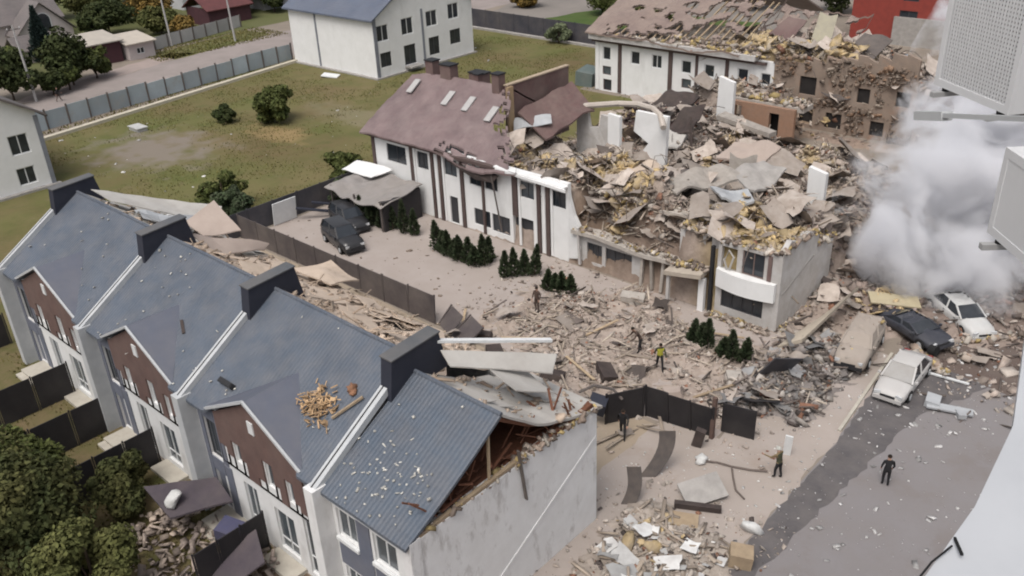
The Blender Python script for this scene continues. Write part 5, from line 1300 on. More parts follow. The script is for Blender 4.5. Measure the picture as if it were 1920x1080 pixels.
for i, (x, y, h, r, m, lb) in enumerate([
    (-120.5, 46.6, 8.2, 4.4, L_dark, 'large round dark tree beside the old house'), (-121.5, 50.2, 4.2, 2.8, L_mid, 'green bush in front of the maroon shed'),
    (-133, 43.5, 4.0, 2.8, L_mid, 'broad green tree before the old house roof'), (-117.8, 42.8, 3.0, 2.0, L_dark, 'dark bush behind the leaning utility pole'),
    (-118.5, 45.2, 3.0, 2.1, L_mid, 'mid green bush below the round dark tree'), (-119.5, 38.6, 7.4, 4.4, L_dark, 'dark tree at the left edge above the left house'),
    (-148, 65, 6.5, 4.5, L_dark, 'dark tree behind the cream roofed hut'), (-158, 68, 6.5, 4.6, L_olive, 'olive tree above the old house wing'),
    (-156, 75.5, 6.5, 4.5, L_aut, 'orange autumn tree at the top edge'), (-150, 74.5, 7, 4, L_aut, 'yellow brown tree behind the pale roadside fence'),
    (-172, 66, 10, 6, L_mid, 'tall green tree at the top left edge'), (-146, 88.5, 6, 3.6, L_olive, 'olive bush behind the dark red outbuilding'),
    (-141, 92, 7, 4, L_dark, 'dark tree left of the grey roofed white house'), (-178, 80, 11, 6, L_olive, 'olive tree far behind the autumn tree'),
    (-168, 92, 9, 5, L_aut, 'brownish autumn tree beside the light grey house'), (-136, 96, 6, 3.5, L_mid, 'green tree behind the white house roof'),
    (-146, 61.5, 5, 2.8, L_dark, 'dark tree right of the arched window gable'), (-135, 71, 3.4, 2.4, L_aut, 'brown shrub behind the pale fence'),
    (-141.5, 70.5, 4.5, 3, L_olive, 'olive shrub between shed and pale fence'),
    (-88, 120, 4, 4, L_mid, 'low green hedge clump beyond the long navy fence'), (-80, 116, 3.5, 3.5, L_mid, 'green hedge clump left of the upper roof'), (-73, 112, 3.2, 3.2, L_mid, 'green hedge clump touching the upper roof edge'),
    (-70, 135, 7, 4.5, L_dark, 'dark tree behind the upper roof ridge'), (-58, 138, 8, 5, L_dark, 'dark green tree left of the red brick house'),
    (-104, 118, 3.5, 2.6, L_aut, 'rusty shrub on the far gravel lot')]):
    tree(lb, x, y, h, r, m, int(2400 + 500 * r), .27, 30, 20 + i, .1)
conifer('tall bluish spruce beside the arched window gable', -138.5, 50.6, 7.6, 2.1, L_blue, 4200, .3, 1, 'spruce', 'spruce', None, 1.0)
GT = 'thujas along the driveway'
TH = [(-53.6, 39.9), (-52.7, 40.2), (-51.7, 40.35), (-50.7, 40.7), (-49.5, 40.8), (-48.5, 41.0),
      (-45.0, 40.3), (-44.4, 40.15), (-43.7, 40.0), (-43.0, 40.05), (-42.4, 39.9), (-41.7, 40.05), (-41.0, 40.0), (-40.5, 40.5), (-40.7, 41.0),
      (-38.0, 39.9), (-37.6, 40.5), (-37.1, 41.0), (-36.6, 41.4),
      (-34.4, 40.3), (-33.8, 40.4), (-33.2, 40.4), (-32.6, 40.5),
      (-23.0, 40.0), (-22.5, 39.9), (-22.0, 39.9), (-20.9, 39.8), (-20.3, 40.0), (-19.7, 40.2)]
TLAB = ['thuja in the clipped dark group under the carport edge'] * 6 + ['thuja in the dense hedge block before the arched gate'] * 9 + ['thuja in the tall narrow group below the arched gate'] * 4 + ['short thuja in the small row before the broken slab'] * 4 + ['thuja in the pair of dark columns before the porch'] * 3 + ['thuja in the group below the pale bay of the long building'] * 3
GTS = ['thujas under the carport edge'] * 6 + ['thujas of the hedge block'] * 9 + ['thujas below the arched gate'] * 4 + ['short thujas before the broken slab'] * 4 + ['thujas before the porch'] * 3 + ['thujas below the bay'] * 3
ORD = ['first', 'second', 'third', 'fourth', 'fifth', 'sixth', 'seventh', 'eighth', 'ninth']
for i, (x, y) in enumerate(TH):
    h = [2.4, 2.0, 2.5, 1.35, 1.9, 1.7][['car', 'hed', 'bel', 'sho', 'por', 'bay'].index({'thujas under the carport edge': 'car', 'thujas of the hedge block': 'hed', 'thujas below the arched gate': 'bel', 'short thujas before the broken slab': 'sho', 'thujas before the porch': 'por', 'thujas below the bay': 'bay'}[GTS[i]])]
    h *= random.uniform(.72, 1.22)
    lean_ = (random.uniform(-.1, .1), random.uniform(-.1, .1), 0)
    od = ORD[sum(1 for g in GTS[:i] if g == GTS[i])]
    conifer(od + ' thuja from the left' + TLAB[i][5:], x, y, h, .62 if 'hedge' in TLAB[i] else .5, L_thuja, 900, .13, i, group=GTS[i], z=float(max(0, rub_h(x, y))) * .6).rotation_euler = lean_
tree('dark green bush behind the parked black cars', -57.6, 41.6, 2.6, 1.5, L_thuja, 4200, .13, 22, 71, .03, 'bush', 'bush')
tree('dark green bush between the black cars and the carport', -55.2, 42.2, 2.3, 1.4, L_thuja, 4200, .13, 22, 72, .03, 'bush', 'bush')
tree('dark green bush beneath the broken carport roof', -52.6, 41.4, 2.0, 1.1, L_thuja, 3600, .13, 20, 73, .03, 'bush', 'bush')
# weeds and tussocks of the lawn
def tufts(name, label, pts, hmin, hmax, m, seed):
    rng = np.random.default_rng(seed); n = len(pts)
    a = rng.uniform(0, 6.283, n); h = rng.uniform(hmin, hmax, n); w = h * rng.uniform(.25, .5, n)
    dx, dy = np.cos(a) * w, np.sin(a) * w; lx, ly = rng.normal(0, .3, n) * h, rng.normal(0, .3, n) * h
    q = np.stack([np.stack([pts[:, 0] - dx, pts[:, 1] - dy, pts[:, 2]], 1), np.stack([pts[:, 0] + dx, pts[:, 1] + dy, pts[:, 2]], 1),
                  np.stack([pts[:, 0] + lx + dx * .2, pts[:, 1] + ly + dy * .2, pts[:, 2] + h], 1), np.stack([pts[:, 0] + lx - dx * .2, pts[:, 1] + ly - dy * .2, pts[:, 2] + h * .9], 1)], 1)
    o = np_mesh(name, q.reshape(-1, 3), np.arange(n * 4).reshape(n, 4), m)
    tag(o, label, 'grass', kind='stuff')
grassm = M('grass_blades', (.10, .105, .03), (.15, .125, .05), .15, .9, 0, island=.5, spec=.1)
def lawn_pts(n, seed):
    rng = np.random.default_rng(seed)
    x = rng.uniform(-104, -57, n * 3); y = rng.uniform(29, 99, n * 3)
    k = (x > -99 - (y - 33) * .165 + .7) & ~((x > -60) & (y < 57)) & ~((x < -87) & (y > 70) & (y < 89)) & (fbm(x, y, .25, 4, 60) + rng.uniform(-.08, .08, n * 3) > .47) & (y < 98)
    k &= ~(((x + 86) / 7.5) ** 2 + ((y - 39.5) / 6) ** 2 < rng.uniform(.3, 1.2, n * 3))
    x, y = x[k][:n], y[k][:n]
    return np.stack([x, y, np.zeros(len(x))], 1)
tufts('grass_tufts', 'rough grass and weeds growing over the big lawn', lawn_pts(26000, 1), .05, .16, grassm, 2)
rng = np.random.default_rng(9)
gp = np.stack([rng.uniform(-61, -28.5, 9000), rng.uniform(3, 13.6, 9000), np.zeros(9000)], 1)
tufts('grass_tufts', 'rough grass of the small gardens between the dark fences', gp[fbm(gp[:, 0], gp[:, 1], .6, 3, 2) > .46], .05, .16, grassm, 3)
vp = np.stack([rng.uniform(-132, -122.5, 4000), rng.uniform(60, 82, 4000), np.zeros(4000)], 1)
tufts('grass_tufts', 'weeds on the verge before the pale roadside fence', vp, .08, .26, grassm, 4)
vp = np.stack([rng.uniform(-106.5, -101, 3500), rng.uniform(34, 74, 3500), np.zeros(3500)], 1)
k = np.abs(vp[:, 0] + 100.6 + (vp[:, 1] - 33) * .167) < 1.1
tufts('grass_tufts', 'weeds along the foot of the sheet metal road fence', vp[k], .08, .26, grassm, 5)

# ------------------------------------------------------------------ cars
def car(label, x, y, rz, paint, L=4.5, Wd=1.75, H=1.45, kind='sedan', tilt=(0, 0), z=0.0, crushed=0.0, group=None, wheels=(1, 1, 1, 1), name='parked_car', glassm=None):
    """body lofted from cross-sections, glasshouse, windows, wheels, lights; nose towards +x before turning"""
    T = thing(name, (x, y, z), label, 'car', group, tilt=(tilt[0], tilt[1], rz))
    gm = glassm or glass
    hl = L / 2; w = Wd / 2; zb = .22; belt = H * .62
    def nz(a, b): return crushed * noise.noise(Vector((a * 2.3, b * 2.3, x)))
    # stations: x, half width, top height of the lower body
    if kind == 'van': st = [(-1, .90, .62), (-.97, .96, .98), (-.8, 1, 1.0), (0, 1, 1.0), (.42, 1, 1.0), (.62, .98, .9), (.88, .93, .80), (.98, .82, .62), (1, .7, .42)]
    elif kind == 'suv': st = [(-1, .86, .55), (-.97, .94, .95), (-.8, 1, 1.0), (0, 1, 1.0), (.34, 1, 1.0), (.5, .99, 1.0), (.86, .94, .92), (.97, .84, .74), (1, .7, .45)]
    else: st = [(-1, .80, .55), (-.96, .90, .88), (-.72, .97, 1.0), (-.5, 1, 1.0), (0, 1, 1.0), (.36, 1, .98), (.52, .98, .95), (.85, .92, .84), (.96, .84, .66), (1, .7, .45)]
    prof = [(-.78, 0), (-.96, .12), (-1, .42), (-.97, .78), (-.90, .97), (-.55, 1.03), (0, 1.05)]
    ring = [(a, b) for a, b in prof] + [(-a, b) for a, b in prof[-2::-1]]
    m = MB(); vs = []; nr = len(ring)
    for (sx, sw, sh) in st:
        for (a, b) in ring:
            px = sx * hl; vs.append((px + nz(sx, a) * .25, a * w * sw + nz(a, sx) * .2, zb + (belt * sh - zb) * b + nz(sx + 3, a) * .35))
    fs = [(i * nr + j, i * nr + j + 1, (i + 1) * nr + j + 1, (i + 1) * nr + j) for i in range(len(st) - 1) for j in range(nr - 1)]
    fs += [tuple(range(nr))[::-1], tuple(range((len(st) - 1) * nr, len(st) * nr))]
    fs += [(i * nr, (i + 1) * nr, (i + 1) * nr + nr - 1, i * nr + nr - 1) for i in range(len(st) - 1)]
    m.add(vs, fs)
    body = m.build('body', paint, T, world=False, smooth=True)
    # glasshouse: bottom ring on the belt, top ring on the roof
    if kind == 'van': gx = (-.94, -.90, .30, .60); gb = .98
    elif kind == 'suv': gx = (-.95, -.82, .16, .46); gb = .99
    else: gx = (-.70, -.40, .14, .50); gb = .985
    bz = belt * gb; tz = H; bw = w * .90; tw = w * .72
    def cz(a, b): return -abs(crushed) * 1.0 * (.5 + noise.noise(Vector((a * 3, b * 3, y))))
    A = [(gx[0] * hl, -bw, bz), (gx[3] * hl, -bw, bz), (gx[3] * hl, bw, bz), (gx[0] * hl, bw, bz)]
    Bq = [(gx[1] * hl, -tw, tz + cz(-1, -1)), (gx[2] * hl, -tw, tz + cz(1, -1)), (gx[2] * hl, tw, tz + cz(1, 1)), (gx[1] * hl, tw, tz + cz(-1, 1))]
    def roof_fn(u, v):
        p = Vector(Bq[0]).lerp(Vector(Bq[1]), u).lerp(Vector(Bq[3]).lerp(Vector(Bq[2]), u), v)
        return (p.x, p.y, p.z + .07 * math.sin(u * math.pi) ** .5 * math.sin(v * math.pi) ** .6 + cz(u * 2, v * 2) * .35)
    MB().sheet(roof_fn, 8, 6, .04).build('car_roof', paint, T, world=False, smooth=False)
    for q in range(4): MB().beam(A[q], Bq[q], .09, .07).build('door_pillar', paint, T, world=False)
    if kind != 'van':
        for s in (0, 3):
            mid_b = Vector(A[0 if s == 0 else 3]).lerp(Vector(A[1 if s == 0 else 2]), .52); mid_t = Vector(Bq[0 if s == 0 else 3]).lerp(Vector(Bq[1 if s == 0 else 2]), .5)
            MB().beam(mid_b, mid_t, .09, .06).build('door_pillar', paint, T, world=False)
    def pane(name, q4, out):
        q4 = [Vector(q) for q in q4]; c = sum(q4, Vector()) / 4
        q4 = [c + (q - c) * .93 + Vector(out) * .012 for q in q4]
        return MB().prism(q4, Vector(out) * -.02).build(name, gm, T, world=False)
    pane('windshield', [A[1], A[2], Bq[2], Bq[1]], (.8, 0, .6)); pane('rear_window', [A[3], A[0], Bq[0], Bq[3]], (-.8, 0, .6))
    for s, (i, j) in ((-1, (0, 1)), (1, (3, 2))):
        for (u0, u1) in ((.04, .50), (.54, .97)):
            a = Vector(A[i]).lerp(Vector(A[j]), u0); b = Vector(A[i]).lerp(Vector(A[j]), u1); c = Vector(Bq[i]).lerp(Vector(Bq[j]), u1); d = Vector(Bq[i]).lerp(Vector(Bq[j]), u0)
            pane('side_window', [a, b, c, d], (0, s, .25))
    for q, (sx, sy) in enumerate(((.62, 1), (.62, -1), (-.62, 1), (-.62, -1))):
        if not wheels[q]: continue
        c = (sx * hl, sy * (w - .10), .31)
        tm = MB().tube([(c[0], c[1] - .10 * sy, c[2]), (c[0], c[1] + .12 * sy, c[2])], .31, 16)
        wh = tm.build('wheel', rubber, T, world=False)
        MB().tube([(c[0], c[1] + .121 * sy, c[2]), (c[0], c[1] + .14 * sy, c[2])], .19, 12).build('rim', trim_grey, wh, world=False)
        MB().tube([(c[0], sy * (w * .985), c[2]), (c[0], sy * (w * 1.004), c[2])], .37, 16).build('wheel_arch', dark_trim, T, world=False)
    for s in (-1, 1):
        MB().cbox((hl * .965, s * w * .62, belt * .66), (.12, .34, .16), s * -.3).build('headlight', lamp_w, T, world=False)
        MB().cbox((-hl * .985, s * w * .68, belt * .78), (.08, .30, .18)).build('tail_light', lamp_r, T, world=False)
        MB().cbox((gx[3] * hl * .86, s * (w + .07), belt + .06), (.12, .16, .12)).build('mirror', paint, T, world=False)
    MB().cbox((hl * 1.0, 0, .36), (.14, Wd * .82, .2)).build('bumper', dark_trim if kind != 'sedan' else paint, T, world=False)
    MB().cbox((hl * 1.005, 0, .52), (.06, Wd * .42, .12)).build('grille', dark_trim, T, world=False)
    MB().cbox((-hl * 1.0, 0, .40), (.14, Wd * .82, .22)).build('bumper', dark_trim if kind != 'sedan' else paint, T, world=False)
    for s in (-1, 1):
        for u in (-.12, .30): MB().cbox((u * hl, s * (w * 1.0), belt * .82), (.16, .03, .03)).build('handle', dark_trim, T, world=False)
    return T
silver = M('dusty_silver_paint', (.48, .475, .465), (.43, .42, .41), 1.2, .45, .02, 8, dust=.5, dustc=(.42, .39, .365), spec=.5)
dustpaint = M('dust_caked_paint', (.33, .29, .255), (.28, .245, .215), 1.5, .95, .2, 9, dust=.6)
blackp = M('dusty_black_paint', (.014, .015, .018), (.022, .022, .024), 1.2, .3, .0, dust=.1, dustc=(.2, .18, .165), spec=.6)
navyp = M('wrecked_navy_paint', (.020, .026, .042), (.03, .035, .05), 1.2, .5, .1, dust=.3, dustc=(.16, .145, .13))
whitep = M('wrecked_white_paint', (.55, .56, .56), (.46, .47, .47), 1.2, .5, .08, dust=.35)
dusty_glass = M('dust_coated_glass', (.33, .33, .325), (.27, .27, .265), 1.5, .6, 0, dust=.4)
silver_car = car('dusty silver sedan parked on the dark street strip', -12.05, 43.7, math.radians(-88), silver, 4.9, 1.8, 1.45, glassm=dusty_glass)
for ch in silver_car.children:
    if ch.name.startswith('side_window'): ch.data.materials[0] = glass
car('car buried under grey dust beside the leaning dark panel', -15.0, 44.9, math.radians(-82), dustpaint, 4.7, 1.85, 1.65, 'suv', crushed=.22, tilt=(.03, .02), z=.28, glassm=dustpaint)
car('crushed navy car wreck behind the silver sedan', -13.4, 49.0, math.radians(-28), navyp, 4.6, 1.8, 1.35, 'sedan', crushed=.45, tilt=(.06, -.05), z=.1)
car('wrecked white car with stove in roof in front of the smoke', -12.0, 52.3, math.radians(-38), whitep, 5.0, 1.85, 1.5, 'sedan', crushed=.36, tilt=(-.05, .05), z=.1)
car('black estate car in the yard, nearer to the brown fence', -51.6, 36.5, math.radians(-14), blackp, 4.5, 1.85, 1.7, 'suv', glassm=glass)
car('black car parked behind the other one by the carport', -54.2, 39.2, math.radians(-14), blackp, 4.5, 1.8, 1.6, 'suv', glassm=glass)

# ------------------------------------------------------------------ people
skin = M('skin', (.42, .26, .19), (.38, .23, .17), 8, .6, .02)
BLK = M('black_cloth', (.016, .016, .018), (.026, .025, .026), 6, .9, .05)
TAN = M('firefighter_tan_cloth', (.20, .15, .085), (.16, .12, .07), 6, .9, .05)
OLV = M('olive_cloth', (.055, .058, .035), (.045, .047, .03), 6, .9, .05)
YEL = M('yellow_green_vest', (.42, .40, .05), (.36, .34, .05), 6, .8, .05)
GRY = M('grey_cloth', (.12, .12, .13), (.1, .1, .11), 6, .9, .05)
RDB = M('brown_cloth', (.09, .06, .05), (.07, .05, .04), 6, .9, .05)
boot = M('boot', (.012, .012, .012), None, 6, .7, 0)
def person(label, x, y, face, jacket, trousers, pose='stand', helmet=None, z=0.0, vest=None, group='people among the wreckage'):
    """one skinned body; face = heading in degrees from +x"""
    T = thing('person', (x, y, z), label, 'person', group, math.radians(face))
    st = {'stand': (.05, -.05, .1, .12), 'walk': (.30, -.28, .34, -.30), 'bend': (.16, -.12, .45, .42), 'reach': (.12, -.1, .62, .2)}[pose]
    ln = {'stand': 0, 'walk': .05, 'bend': .34, 'reach': .08}[pose]
    J = []; E = []; Rr = []
    def add(p, r, par=None):
        J.append(p); Rr.append(r)
        if par is not None: E.append((par, len(J) - 1))
        return len(J) - 1
    pel = add((0, 0, .96), .145)
    wai = add((ln * .35, 0, 1.12), .135, pel); che = add((ln * .9, 0, 1.34), .155, wai); nk = add((ln * 1.2 + .01, 0, 1.50), .062, che)
    hd = add((ln * 1.45 + .02, 0, 1.60), .085, nk); add((ln * 1.6 + .02, 0, 1.70), .088, hd)
    hands = []
    for s, lg, am in ((1, st[0], st[2]), (-1, st[1], st[3])):
        hp = add((0, s * .10, .90), .105, pel); kn = add((lg * .55 + .05, s * .11, .50), .072, hp); an = add((lg, s * .115, .09), .05, kn)
        add((lg + .14, s * .125, .045), .042, an)
        sh = add((ln * 1.0, s * .19, 1.41), .07, che); el = add((ln + am * .42 - .03, s * .27, 1.14 + max(0, am) * .06), .05, sh)
        wr = add((ln + am * .95 + .06, s * .25, .92 + max(0, am - .2) * .45), .034, el); hands.append((wr, s))
    me = bpy.data.meshes.new('body'); me.from_pydata(J, E, [])
    o = bpy.data.objects.new('body_skeleton', me); C.objects.link(o)
    o.modifiers.new('skin', 'SKIN')
    for i, r in enumerate(Rr): me.skin_vertices[0].data[i].radius = (r, r * (.82 if i in (1, 2, 0) else 1))
    me.skin_vertices[0].data[0].use_root = True
    sb = o.modifiers.new('sub', 'SUBSURF'); sb.levels = sb.render_levels = 1
    dg = bpy.context.evaluated_depsgraph_get(); ev = o.evaluated_get(dg)
    bm_ = bpy.data.meshes.new_from_object(ev)
    bpy.data.objects.remove(o)
    # hands: palm and five fingers, welded into the same mesh
    hb = MB()
    for wr, s in hands:
        w_ = Vector(J[wr]); dr = (w_ - Vector(J[wr - 1])).normalized(); sd_ = dr.cross(Vector((0, 1, 0))).normalized()
        pm = w_ + dr * .09
        hb.beam(w_, pm, .085, .032)
        for k, (off, ln_) in enumerate(((-.032, .072), (-.011, .085), (.011, .08), (.031, .062))):
            b0 = pm + sd_ * off; b1 = b0 + dr * ln_ * .55; b2 = b1 + (dr * .7 - Vector((0, s * .7, 0))).normalized() * ln_ * .45
            hb.tube([b0, b1, b2], .0095, 5, r2=.007)
        t0 = w_ + dr * .03 + sd_ * .035; hb.tube([t0, t0 + (dr + sd_ * .8).normalized() * .045, t0 + (dr + sd_ * .3).normalized() * .08], .011, 5, r2=.008)
    tmp = bmesh.new(); tmp.from_mesh(bm_)
    hm = bpy.data.meshes.new('h'); hm.from_pydata(hb.v, [], hb.f); tmp.from_mesh(hm)
    for q in tmp.faces: q.smooth = True
    tmp.to_mesh(bm_); tmp.free(); bpy.data.meshes.remove(hm)
    for m in (jacket, trousers, skin, boot, vest or jacket): bm_.materials.append(m)
    mi = np.zeros(len(bm_.polygons), np.int32)
    hz = J[wr][2]
    for i, p in enumerate(bm_.polygons):
        c = p.center; up = c.z
        far = abs(c.y) > .185
        if up > 1.515: mi[i] = 2
        elif up < .13: mi[i] = 3
        elif any((c - Vector(J[w2])).length < .03 or (c - (Vector(J[w2]) + (Vector(J[w2]) - Vector(J[w2 - 1])).normalized() * .09)).length < .09 for w2, _ in hands): mi[i] = 2
        elif up < .93 and abs(c.y) < .22 and not far: mi[i] = 1
        elif vest is not None and not far and 1.0 < up < 1.42: mi[i] = 4
    bm_.polygons.foreach_set('material_index', mi)
    bo = bpy.data.objects.new('body', bm_); C.objects.link(bo); bo.parent = T
    hx, hz2 = J[hd][0], 1.645
    # face: nose, eyes, mouth, ears; hair or helmet
    fc = MB().prism([(hx + .085, -.012, 1.62), (hx + .085, .012, 1.62), (hx + .115, .0, 1.625), (hx + .088, 0, 1.665)], (-.02, 0, 0)); fc.build('nose', skin, T, world=False)
    for s in (-1, 1):
        MB().cbox((hx + .088, s * .032, 1.668), (.012, .024, .012)).build('eye', BLK, T, world=False)
        MB().cbox((hx + .0, s * .093, 1.655), (.04, .018, .055)).build('ear', skin, T, world=False)
    MB().cbox((hx + .086, 0, 1.592), (.012, .045, .01)).build('mouth', M('lips', (.28, .12, .1), None, 8, .6, 0), T, world=False)
    cap = MB().grid(lambda u, v: (hx + .012 - .02 * v + .107 * math.cos(v * math.pi / 2) * math.cos(u * 2 * math.pi) * 1.05, .102 * math.cos(v * math.pi / 2) * math.sin(u * 2 * math.pi), 1.665 + .118 * math.sin(v * math.pi / 2)), 14, 5)
    if helmet: cap.tube([(hx + .01, 0, 1.662), (hx + .01, 0, 1.676)], .135, 14)
    cap.build('helmet' if helmet else 'hair', helmet or M('dark_hair', (.02, .014, .01), None, 8, .8, .1), T, world=False, smooth=True)
    return T
HEL = M('pale_helmet', (.5, .5, .46), None, 4, .4, 0); HELR = M('dull_red_helmet', (.22, .03, .025), None, 4, .4, 0)
def gz(x, y): return float(max(0, rub_h(x, y)))
person('person in black walking on the dusty lot by the bowed black fence', -21.1, 30.3, -60, BLK, BLK, 'walk')
person('person in a yellow green vest walking on the courtyard rubble', -23.0, 36.5, -45, OLV, BLK, 'walk', z=gz(-23, 36.5), vest=YEL)
person('person in dark brown work clothes bending beside the person in a vest', -24.8, 37.2, -120, RDB, BLK, 'bend', z=gz(-24.8, 37.2))
person('person in brown standing at the rubble edge near short thujas', -32.9, 37.4, -80, RDB, RDB, 'stand', z=gz(-32.9, 37.4))
person('firefighter in tan suit and helmet standing by the dark hose', -13.55, 32.3, 170, TAN, BLK, 'reach', HEL, vest=OLV)
slab_thing('white_board', 'narrow white board standing upright behind the firefighter in tan', 'board', (-14.0, 34.1, .62), (.36, .08, 1.25), .3, .12, .05, frame_w)
person('person in black standing on the street near the kerb', -9.5, 34.9, 120, BLK, BLK, 'stand')
person('dark clothed firefighter aiming a hose into the smoke', -11.3, 59.4, 200, OLV, OLV, 'reach', HELR, z=gz(-11.3, 59.4))
person('distant person walking along the far dirt road', -114.0, 41.8, 70, BLK, RDB, 'walk', group=None)
# ------------------------------------------------------------------ loose debris, by place
def scatter(n, dens, x0, x1, y0, y1, seed):
    rng = np.random.default_rng(seed); out = []
    while sum(map(len, out)) < n:
        x = rng.uniform(x0, x1, n * 2); y = rng.uniform(y0, y1, n * 2)
        k = rng.uniform(0, 1, n * 2) < dens(x, y)
        out.append(np.stack([x[k], y[k]], 1))
    return np.concatenate(out)[:n], rng
def place(xy, lift=0.0):
    return np.stack([xy[:, 0], xy[:, 1], np.maximum(rub_h(xy[:, 0], xy[:, 1]), 0) + lift], 1)
def heapdens(x, y): return np.clip((rub_h(x, y) - .02) * 1.2, 0, 1)
chunk_m = M('rubble_chunk', (1, 1, 1), (.78, .76, .74), 3, .95, .3, 12, attr='tint', island=.35)
def chunks(name, label, n, dens, box, seed, smin, smax, lift=0.0, dk_=.10):
    xy, rng = scatter(n, dens, *box, seed)
    s = smin * (smax / smin) ** (rng.uniform(0, 1, n) ** 2.6)
    sz = s[:, None] * np.stack([rng.uniform(.8, 1.9, n), rng.uniform(.6, 1.1, n), rng.uniform(.18, .6, n)], 1)
    v, f = np_boxes(place(xy, lift) + np.array([0, 0, 1]) * (s * .18 + (rng.uniform(0, 1, n) ** 3) * (.55 if box in (MID, LOT) else 0))[:, None], sz, .9, .28, rng)
    c = zones(xy[:, 0], xy[:, 1])
    pale = (rng.uniform(0, 1, n) < .30)[:, None]
    c = np.where(pale, c * .5 + np.array([.47, .44, .40]) * .5, c * .95 + .02)
    dk = (rng.uniform(0, 1, n) < dk_)[:, None]; c = np.where(dk, np.array([.09, .075, .07]), c)
    rd = (rng.uniform(0, 1, n) < .07)[:, None]; c = np.where(rd, np.array([.24, .13, .09]), c)
    o = np_mesh(name, v, f, chunk_m, color=np.repeat(c, 8, 0))
    tag(o, label, 'rubble', kind='stuff')
YARD, MID, LOT, UP, END, BACK = (-38, -14, 32.4, 44.4), (-46.5, -20.5, 45.25, 56.5), (-60, -21, 56, 82), (-50, -25, 82.6, 94), (-19.5, -11.2, 17.5, 29.5), (-54, -20, 24.6, 32.2)
chunks('rubble_chunks', 'broken masonry strewn over the courtyard before the long building', 11000, lambda x, y: np.clip(heapdens(x, y), .03, 1), YARD, 1, .04, .24, dk_=.05)
chunks('rubble_chunks', 'broken masonry on the collapsed half of the long building', 13000, heapdens, MID, 2, .05, .42, dk_=.05)
chunks('rubble_chunks', 'broken masonry between the two long buildings', 13000, heapdens, LOT, 3, .07, .5, dk_=.06)
chunks('rubble_chunks', 'broken masonry over the upper ruined storey', 6500, heapdens, UP, 4, .08, .8)
chunks('rubble_chunks', 'broken pieces littering the side lot at the bottom edge', 2600, lambda x, y: np.clip(heapdens(x, y), .05, 1), END, 5, .04, .26)
chunks('rubble_chunks', 'broken pieces on the sandy yards behind the townhouses', 2600, lambda x, y: np.clip(heapdens(x, y), .1, 1) * .8, BACK, 6, .04, .3)
chunks('rubble_chunks', 'grey broken slabs and masonry between the gate panels and the dust covered car', 2600, heapdens, (-19.5, -13, 34.5, 45.5), 8, .05, .5)
chunks('rubble_chunks', 'broken masonry around the car wrecks by the smoke', 3000, lambda x, y: .25 + .75 * heapdens(x, y), (-22, -5, 44, 62), 7, .06, .6)
litter_m = M('pale_litter', (.56, .55, .53), (.46, .44, .42), 4, .9, 0, island=.3)
def litter(n, dens, box, seed, label, smin=.05, smax=.3, m=None):
    xy, rng = scatter(n, dens, *box, seed)
    s = smin * (smax / smin) ** (rng.uniform(0, 1, n) ** 2.6)
    v, f = np_boxes(place(xy, .03), s[:, None] * np.stack([rng.uniform(.6, 1.6, n), rng.uniform(.4, 1, n), rng.uniform(.1, .4, n)], 1), .35, .3, rng)
    tag(np_mesh('litter', v, f, m or litter_m), label, 'litter', kind='stuff')
litter(1700, lambda x, y: np.clip(.15 + fbm(x, y, .35, 3, 5) - .25 + .5 * (y > 40), 0, 1), (-13.4, -2, 20, 62), 11, 'pale crumbs and scraps lying over the street', .03, .3, M('grey_litter', (.52, .51, .50), (.32, .31, .30), 4, .9, 0, island=.4))
litter(700, lambda x, y: .6 + 0 * x, (-20, -12.9, 24, 46), 12, 'pale scraps on the dusty pavement', .02, .14)
litter(350, lambda x, y: .6 + 0 * x, (-59, -34, 32.6, 44), 13, 'scraps of debris scattered on the pale driveway', .03, .3, chunk_m if False else M('tan_scrap', (.24, .19, .15), (.17, .135, .11), 4, .9, 0, island=.4))
litter(70, lambda x, y: .6 + 0 * x, (-98, -62, 33, 96), 14, 'scattered scraps on the big lawn', .08, .5)
# planks, bars, bent sheets, wool: too many to count
def planks(label, n, dens, box, seed, m, lmin, lmax, w=.12, t=.05, tilt=.45, lift=.12, name='planks', cat='timber'):
    xy, rng = scatter(n, dens, *box, seed)
    sz = np.stack([rng.uniform(lmin, lmax, n), rng.uniform(.6, 1.5, n) * w, rng.uniform(.6, 1.4, n) * t], 1)
    v, f = np_boxes(place(xy, lift), sz, tilt, .04, rng)
    tag(np_mesh(name, v, f, m), label, cat, kind='stuff')
pm = M('weathered_planks', (.32, .265, .21), (.23, .19, .155), 1.5, .9, 0, island=.4, dust=.45)
pl_ = M('pale_laths', (.50, .43, .35), (.40, .34, .28), 1.5, .9, 0, island=.3, dust=.3)
dm = M('dark_scrap', (.06, .05, .048), (.10, .08, .072), 2, .8, 0, island=.5, dust=.25)
tm_ = M('pale_scrap_sheets', (.44, .39, .35), (.31, .26, .225), 1.6, .85, .4, 6, island=.45, dust=.4, dsc=1.2, stain=((.22, .18, .15), 1.5, .6))
def sheets(label, n, dens, box, seed, m, smin, smax, tilt=.5, lift=.2, bend=.25):
    xy, rng = scatter(n, dens, *box, seed)
    s = smin * (smax / smin) ** rng.uniform(0, 1, n) ** 1.5
    v, f = np_sheets(place(xy, 0) + np.array([0, 0, 1]) * (lift * s)[:, None], np.stack([s, s * rng.uniform(.4, 1, n)], 1), tilt, rng, 3, bend)
    tag(np_mesh('bent_sheets', v, f, m), label, 'bent sheets', kind='stuff')
